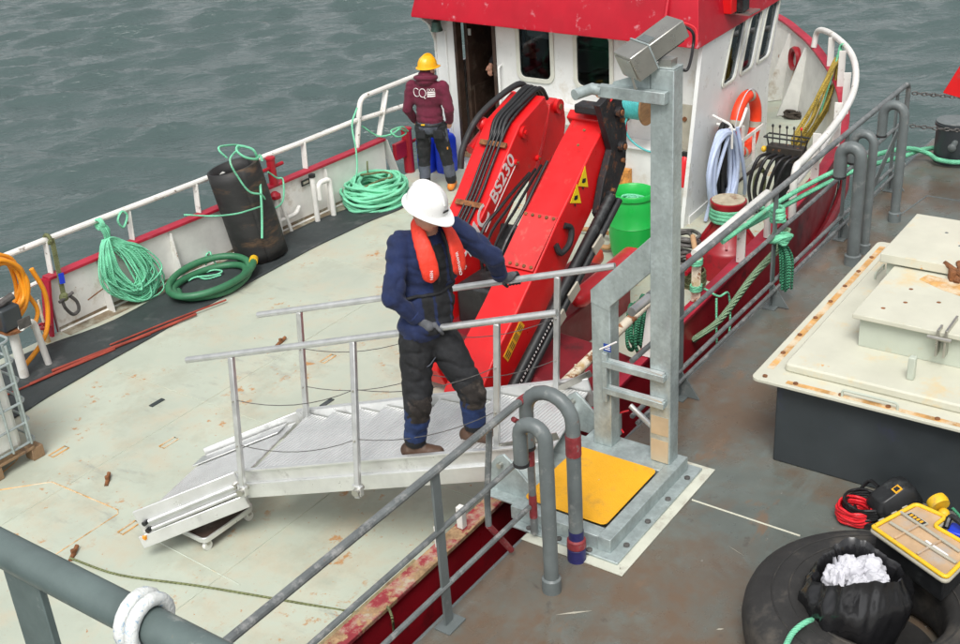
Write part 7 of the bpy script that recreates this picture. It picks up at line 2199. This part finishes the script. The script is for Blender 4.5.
for i in range(30):
    f = i / 29
    z = .06 + .50 * f
    R_ = .15 + .125 * math.sin(min(1, .12 + f * .95) * PI * .70) - .045 * max(0, f - .75) / .25
    lp = []
    for j in range(nu):
        a = 2 * PI * j / nu
        w = noise.noise(Vector((math.cos(a) * 1.6, math.sin(a) * 1.6, z * 3))) * .045
        w += crease(a + z * .8, z, 2.4, 2.0) * .016 + crease(a - z * 1.6, z + 3, 5.0, 3.5) * .010 + crease(a, z + 7, 10., 3.) * .005
        top = (.045 * math.sin(2 * a + .5) + .035 * math.cos(a + 2.2)) * max(0, f - .55) / .45
        rr = R_ + w
        lp.append(bc_ + Vector((rr * math.cos(a) * 1.03, rr * math.sin(a) * .95, z + top)))
    L_.append(lp)
outer_top = L_[-1]
for i in range(7):       # film folding inwards at the mouth
    f = (i + 1) / 7
    lp = []
    for j in range(nu):
        a = 2 * PI * j / nu
        e = outer_top[j]
        cc = Vector((bc_.x, bc_.y, e.z))
        k_ = 1 - .10 * math.sqrt(f) - .16 * f + .03 * crease(a + f, f, 4., 2.) * f
        lp.append(cc + (e - cc) * k_ + Vector((0, 0, .010 * math.sin(f * PI) - .14 * f)))
    L_.append(lp)
m = MB()
m.loft(L_, True, False)
m.f.append(tuple(range(nu))[::-1])
bo = m.build('bag_film', M_BAG, bag, smooth=75)
MB().lathe([(.01, .42), (.17, .42), (.19, .43), (.01, .44)], bc_, 24).build('bag_filling', M_BLACK, bag)
rng = random.Random(77)
for k, (dx, dy, dz, r) in enumerate(((.09, -.03, .50, .070), (.02, .05, .50, .075), (-.07, -.03, .49, .062), (.01, -.09, .49, .07), (-.05, .11, .49, .055))):
    m = MB(); m.ell((0, 0, 0), (1, 1, 1), None, 36, 24)
    c = bc_ + Vector((dx, dy, dz))
    m.v = [c + p.normalized() * r * (.9 + .30 * noise.noise(p * 1.6 + Vector((k * 3, 0, 0))) + .22 * (1 - 2 * abs(noise.noise(p * 2.6 + Vector((0, k, 0))))) + .10 * (1 - 2 * abs(noise.noise(p * 6 + Vector((0, k, 5)))))) for p in m.v]
    tag(m.build('paper_towel', M_PAPER, smooth=55), 'crumpled white paper towel in the open black bin bag', 'paper towel', 'paper towels in the bin bag')
m = MB()
vs = []
for i in range(9):
    for j in range(5):
        u, v = i / 8, j / 4
        vs.append(bc_ + Vector((.03 - .15 * u, .12 - .06 * u + .06 * (v - .5), .545 - .03 * u + .025 * math.sin(v * 9 + u * 4) + .015 * math.sin(u * 11))))
m.add(vs, [(i * 5 + j, (i + 1) * 5 + j, (i + 1) * 5 + j + 1, i * 5 + j + 1) for i in range(8) for j in range(4)])
o = m.build('paper_strip', M_PAPER, smooth=60); sm_ = o.modifiers.new('t', 'SOLIDIFY'); sm_.thickness = .004
tag(o, 'long twisted strip of white paper towel at the bag mouth', 'paper towel', 'paper towels in the bin bag')

# tool organiser with yellow rim resting on the tyre
og = thing('tool_organiser', 'black tool organiser with yellow edged clear lid lying on the tyre', 'tool box', (5.55, 1.2, .36))
A_, B_, C_, D_, E_, F_ = (Vector((5.455, 1.479, 0.540)), Vector((5.780, 1.345, 0.540)), Vector((5.740, 1.170, 0.540)), Vector((5.626, 1.202, 0.540)), Vector((5.532, 0.962, 0.540)), Vector((5.219, 1.023, 0.540)))
loop = [A_, B_, C_, D_, E_, F_]
cen = sum((p for p in loop), Vector()) / 6
MB().prism([Vector((p.x, p.y, .362)) * 1 + (cen - p) * .05 * Vector((1, 1, 0)) for p in loop], (0, 0, .15)).build('case', M_PLASTBLK, og, bevel=.012)
rim_o = spline(loop, 1, True)
MB().prism([p + (cen - p) * .05 + Vector((0, 0, -.028)) for p in loop], (0, 0, .024)).build('clear_lid', M_CLEARLID, og, bevel=.004)
MB().tube(bend(loop + [A_, A_.lerp(B_, .05)], .03, 4), .0125, 8).build('yellow_rim', M_YELPL, og, smooth=60)
MB().tube([p + Vector((0, 0, -.026)) for p in bend(loop + [A_, A_.lerp(B_, .05)], .03, 4)], .016, 8).build('lid_skirt', M_BEIGE, og, smooth=60)
axu = (F_ - A_).normalized(); axv = (B_ - A_).normalized()
for a, b in ((A_.lerp(B_, .62), A_.lerp(B_, .62) + axu * .42), (A_.lerp(F_, .0) + axv * .10 + axu * .03, A_ + axv * .13 + axu * .47)):
    MB().beam(a + Vector((0, 0, .006)), b + Vector((0, 0, .006)), .018, .012).build('lid_rib', M_BEIGE, og, bevel=.003)
for k in range(2):
    a = A_ + axu * (.14 + .16 * k) + axv * .02
    MB().beam(a + Vector((0, 0, .004)), a + axv * .20 + Vector((0, 0, .004)), .012, .008).build('lid_rib', M_CLEARLID, og)
lbp = A_ + axv * .24 + axu * .10 + Vector((0, 0, .006))
Rl_ = Matrix((axu, (axv - axu * axv.dot(axu)).normalized(), Vector((0, 0, 1)))).transposed()
lb2 = MB().box(lbp, (.13, .05, .006), Rl_).build('lid_badge', M_BEIGE, og)
MB().box(lbp + Vector((0, 0, .004)), (.11, .034, .003), Rl_).build('badge_field', M_PRINTK, lb2)
for k in range(4):
    MB().box(lbp + axu * (-.036 + .024 * k) + Vector((0, 0, .006)), (.014, .022, .002), Rl_).build('badge_letter', M_PRINTO, lb2)
MB().box(A_ + axu * .33 + axv * .14 + Vector((0, 0, .006)), (.15, .014, .004), Rl_).build('white_sticker', M_PRINTW, og)
for f in (.25, .55, .8):
    MB().box(A_.lerp(B_, f) + Vector((0, 0, -.012)) - axu * .012, (.025, .04, .03), Rl_).build('lid_catch', M_BEIGE, og, bevel=.003)
MB().tube(bend([E_ + Vector((.03, -.03, -.06)), E_ + Vector((.10, -.01, .0)), D_ + Vector((.12, -.05, .02)), D_ + Vector((.06, -.05, -.03))], .06), .018, 8).build('carry_handle', M_PLASTBLK, og)
MB().box(D_ + Vector((.09, -.10, -.06)), (.10, .08, .05)).build('blue_insert', M_BLUEPL, og, bevel=.01)

# tools by the hatch coaming
tb = Vector((6.30, 1.60, 0))
gb = thing('charger', 'black power tool charger with amber badge beside the hatch coaming', 'tool', tb)
R_t = Matrix.Rotation(rad(-38), 3, 'Z') @ Matrix.Rotation(rad(-28), 3, 'Y')
m = MB(); m.loft([[tb + Vector((0, 0, .15)) + R_t @ Vector((x * s_, y * s_, z)) for x, y in rrect(.30, .20, .05)] for z, s_ in ((-.11, .9), (-.06, 1.), (.06, .95), (.11, .62))])
m.build('body', M_PLASTBLK, gb, bevel=.006)
bd = tb + Vector((0, 0, .15)) + R_t @ Vector((-.02, -.105, .02))
MB().box(tb + Vector((0, 0, .15)) + R_t @ Vector((.04, -.04, .112)), (.05, .05, .006), R_t).build('badge', M_PRINTO, gb)
MB().box(tb + Vector((0, 0, .15)) + R_t @ Vector((.04, -.04, .117)), (.03, .03, .004), R_t).build('badge_mark', M_PLASTBLK, gb)
MB().tube(spline([tb + Vector((.0, .10, .22)), tb + Vector((.06, .18, .2)), tb + Vector((.02, .24, .08)), tb + Vector((-.08, .2, .03))], 5), .012, 6).build('cable', M_HOSEB, gb, smooth=60)
rc = Vector((6.18, 1.80, 0))
tag(hank([[(rc.x + (.085 + .006 * (k % 4)) * math.cos(a), rc.y + (.10 + .006 * (k % 3)) * math.sin(a), .02 + .016 * k) for a in [2 * PI * j / 12 for j in range(12)]] for k in range(7)], .009, .006, 81).build('cable_coil', M_BUOYRED, smooth=60), 'coil of red cable on the barge deck beside the charger', 'cable')
tag(hank([[(rc.x + .05 + (.10 + .006 * (k % 4)) * math.cos(a), rc.y - .05 + (.12 + .006 * (k % 3)) * math.sin(a), .015 + .018 * k) for a in [2 * PI * j / 12 for j in range(12)]] for k in range(8)], .010, .006, 82).build('cable_coil', M_HOSEB, smooth=60), 'coil of black cable behind the red cable coil', 'cable')
tp = Vector((6.310, 1.342, 0.220))
tm = thing('tape_measure', 'yellow and black tape measure beside the tool organiser', 'tape measure', (tp.x, tp.y, .0))
MB().mm((tp.x - .05, tp.y - .06, 0), (tp.x + .05, tp.y + .06, .16)).build('support_block', M_PLASTBLK, tm, bevel=.01)
MB().lathe([(.02, -.03), (.06, -.03), (.065, 0), (.06, .03), (.02, .03)], tp, 20, axis=(.6, .7, .3)).build('case', M_YELPL, tm)
MB().lathe([(.04, .031), (.05, .036), (.03, .04)], tp, 20, axis=(.6, .7, .3)).build('grip_band', M_PLASTBLK, tm)
MB().ell(tp + Vector((-.05, -.05, -.03)), (.04, .035, .035)).build('yellow_cap', M_YELPL, tm)
rope('rope', [tp + Vector(v) for v in ((.02, -.08, -.02), (-.02, -.15, -.06), (-.10, -.16, -.14), (-.06, -.2, -.2))], .010, M_ROPED, 'short dark green cord beside the tape measure')
# scuffs: pale paint chips on the barge deck
for p, q in (((4.480, 2.941, 0.000), (4.615, 2.781, 0.000)), ((5.559, 2.364, 0.000), (5.517, 2.241, 0.000)), ((4.831, 2.106, 0.000), (4.861, 2.072, 0.000))):
    a, b = Vector(p), Vector(q)
    MB().prism([a + Vector((0, 0, .0015)), a.lerp(b, .5) + Vector((.004, .008, .0015)), b + Vector((0, 0, .0015)), a.lerp(b, .5) + Vector((-.004, -.006, .0015))], (0, 0, .001)).build('paint_scratch', M_BEIGE, barge)
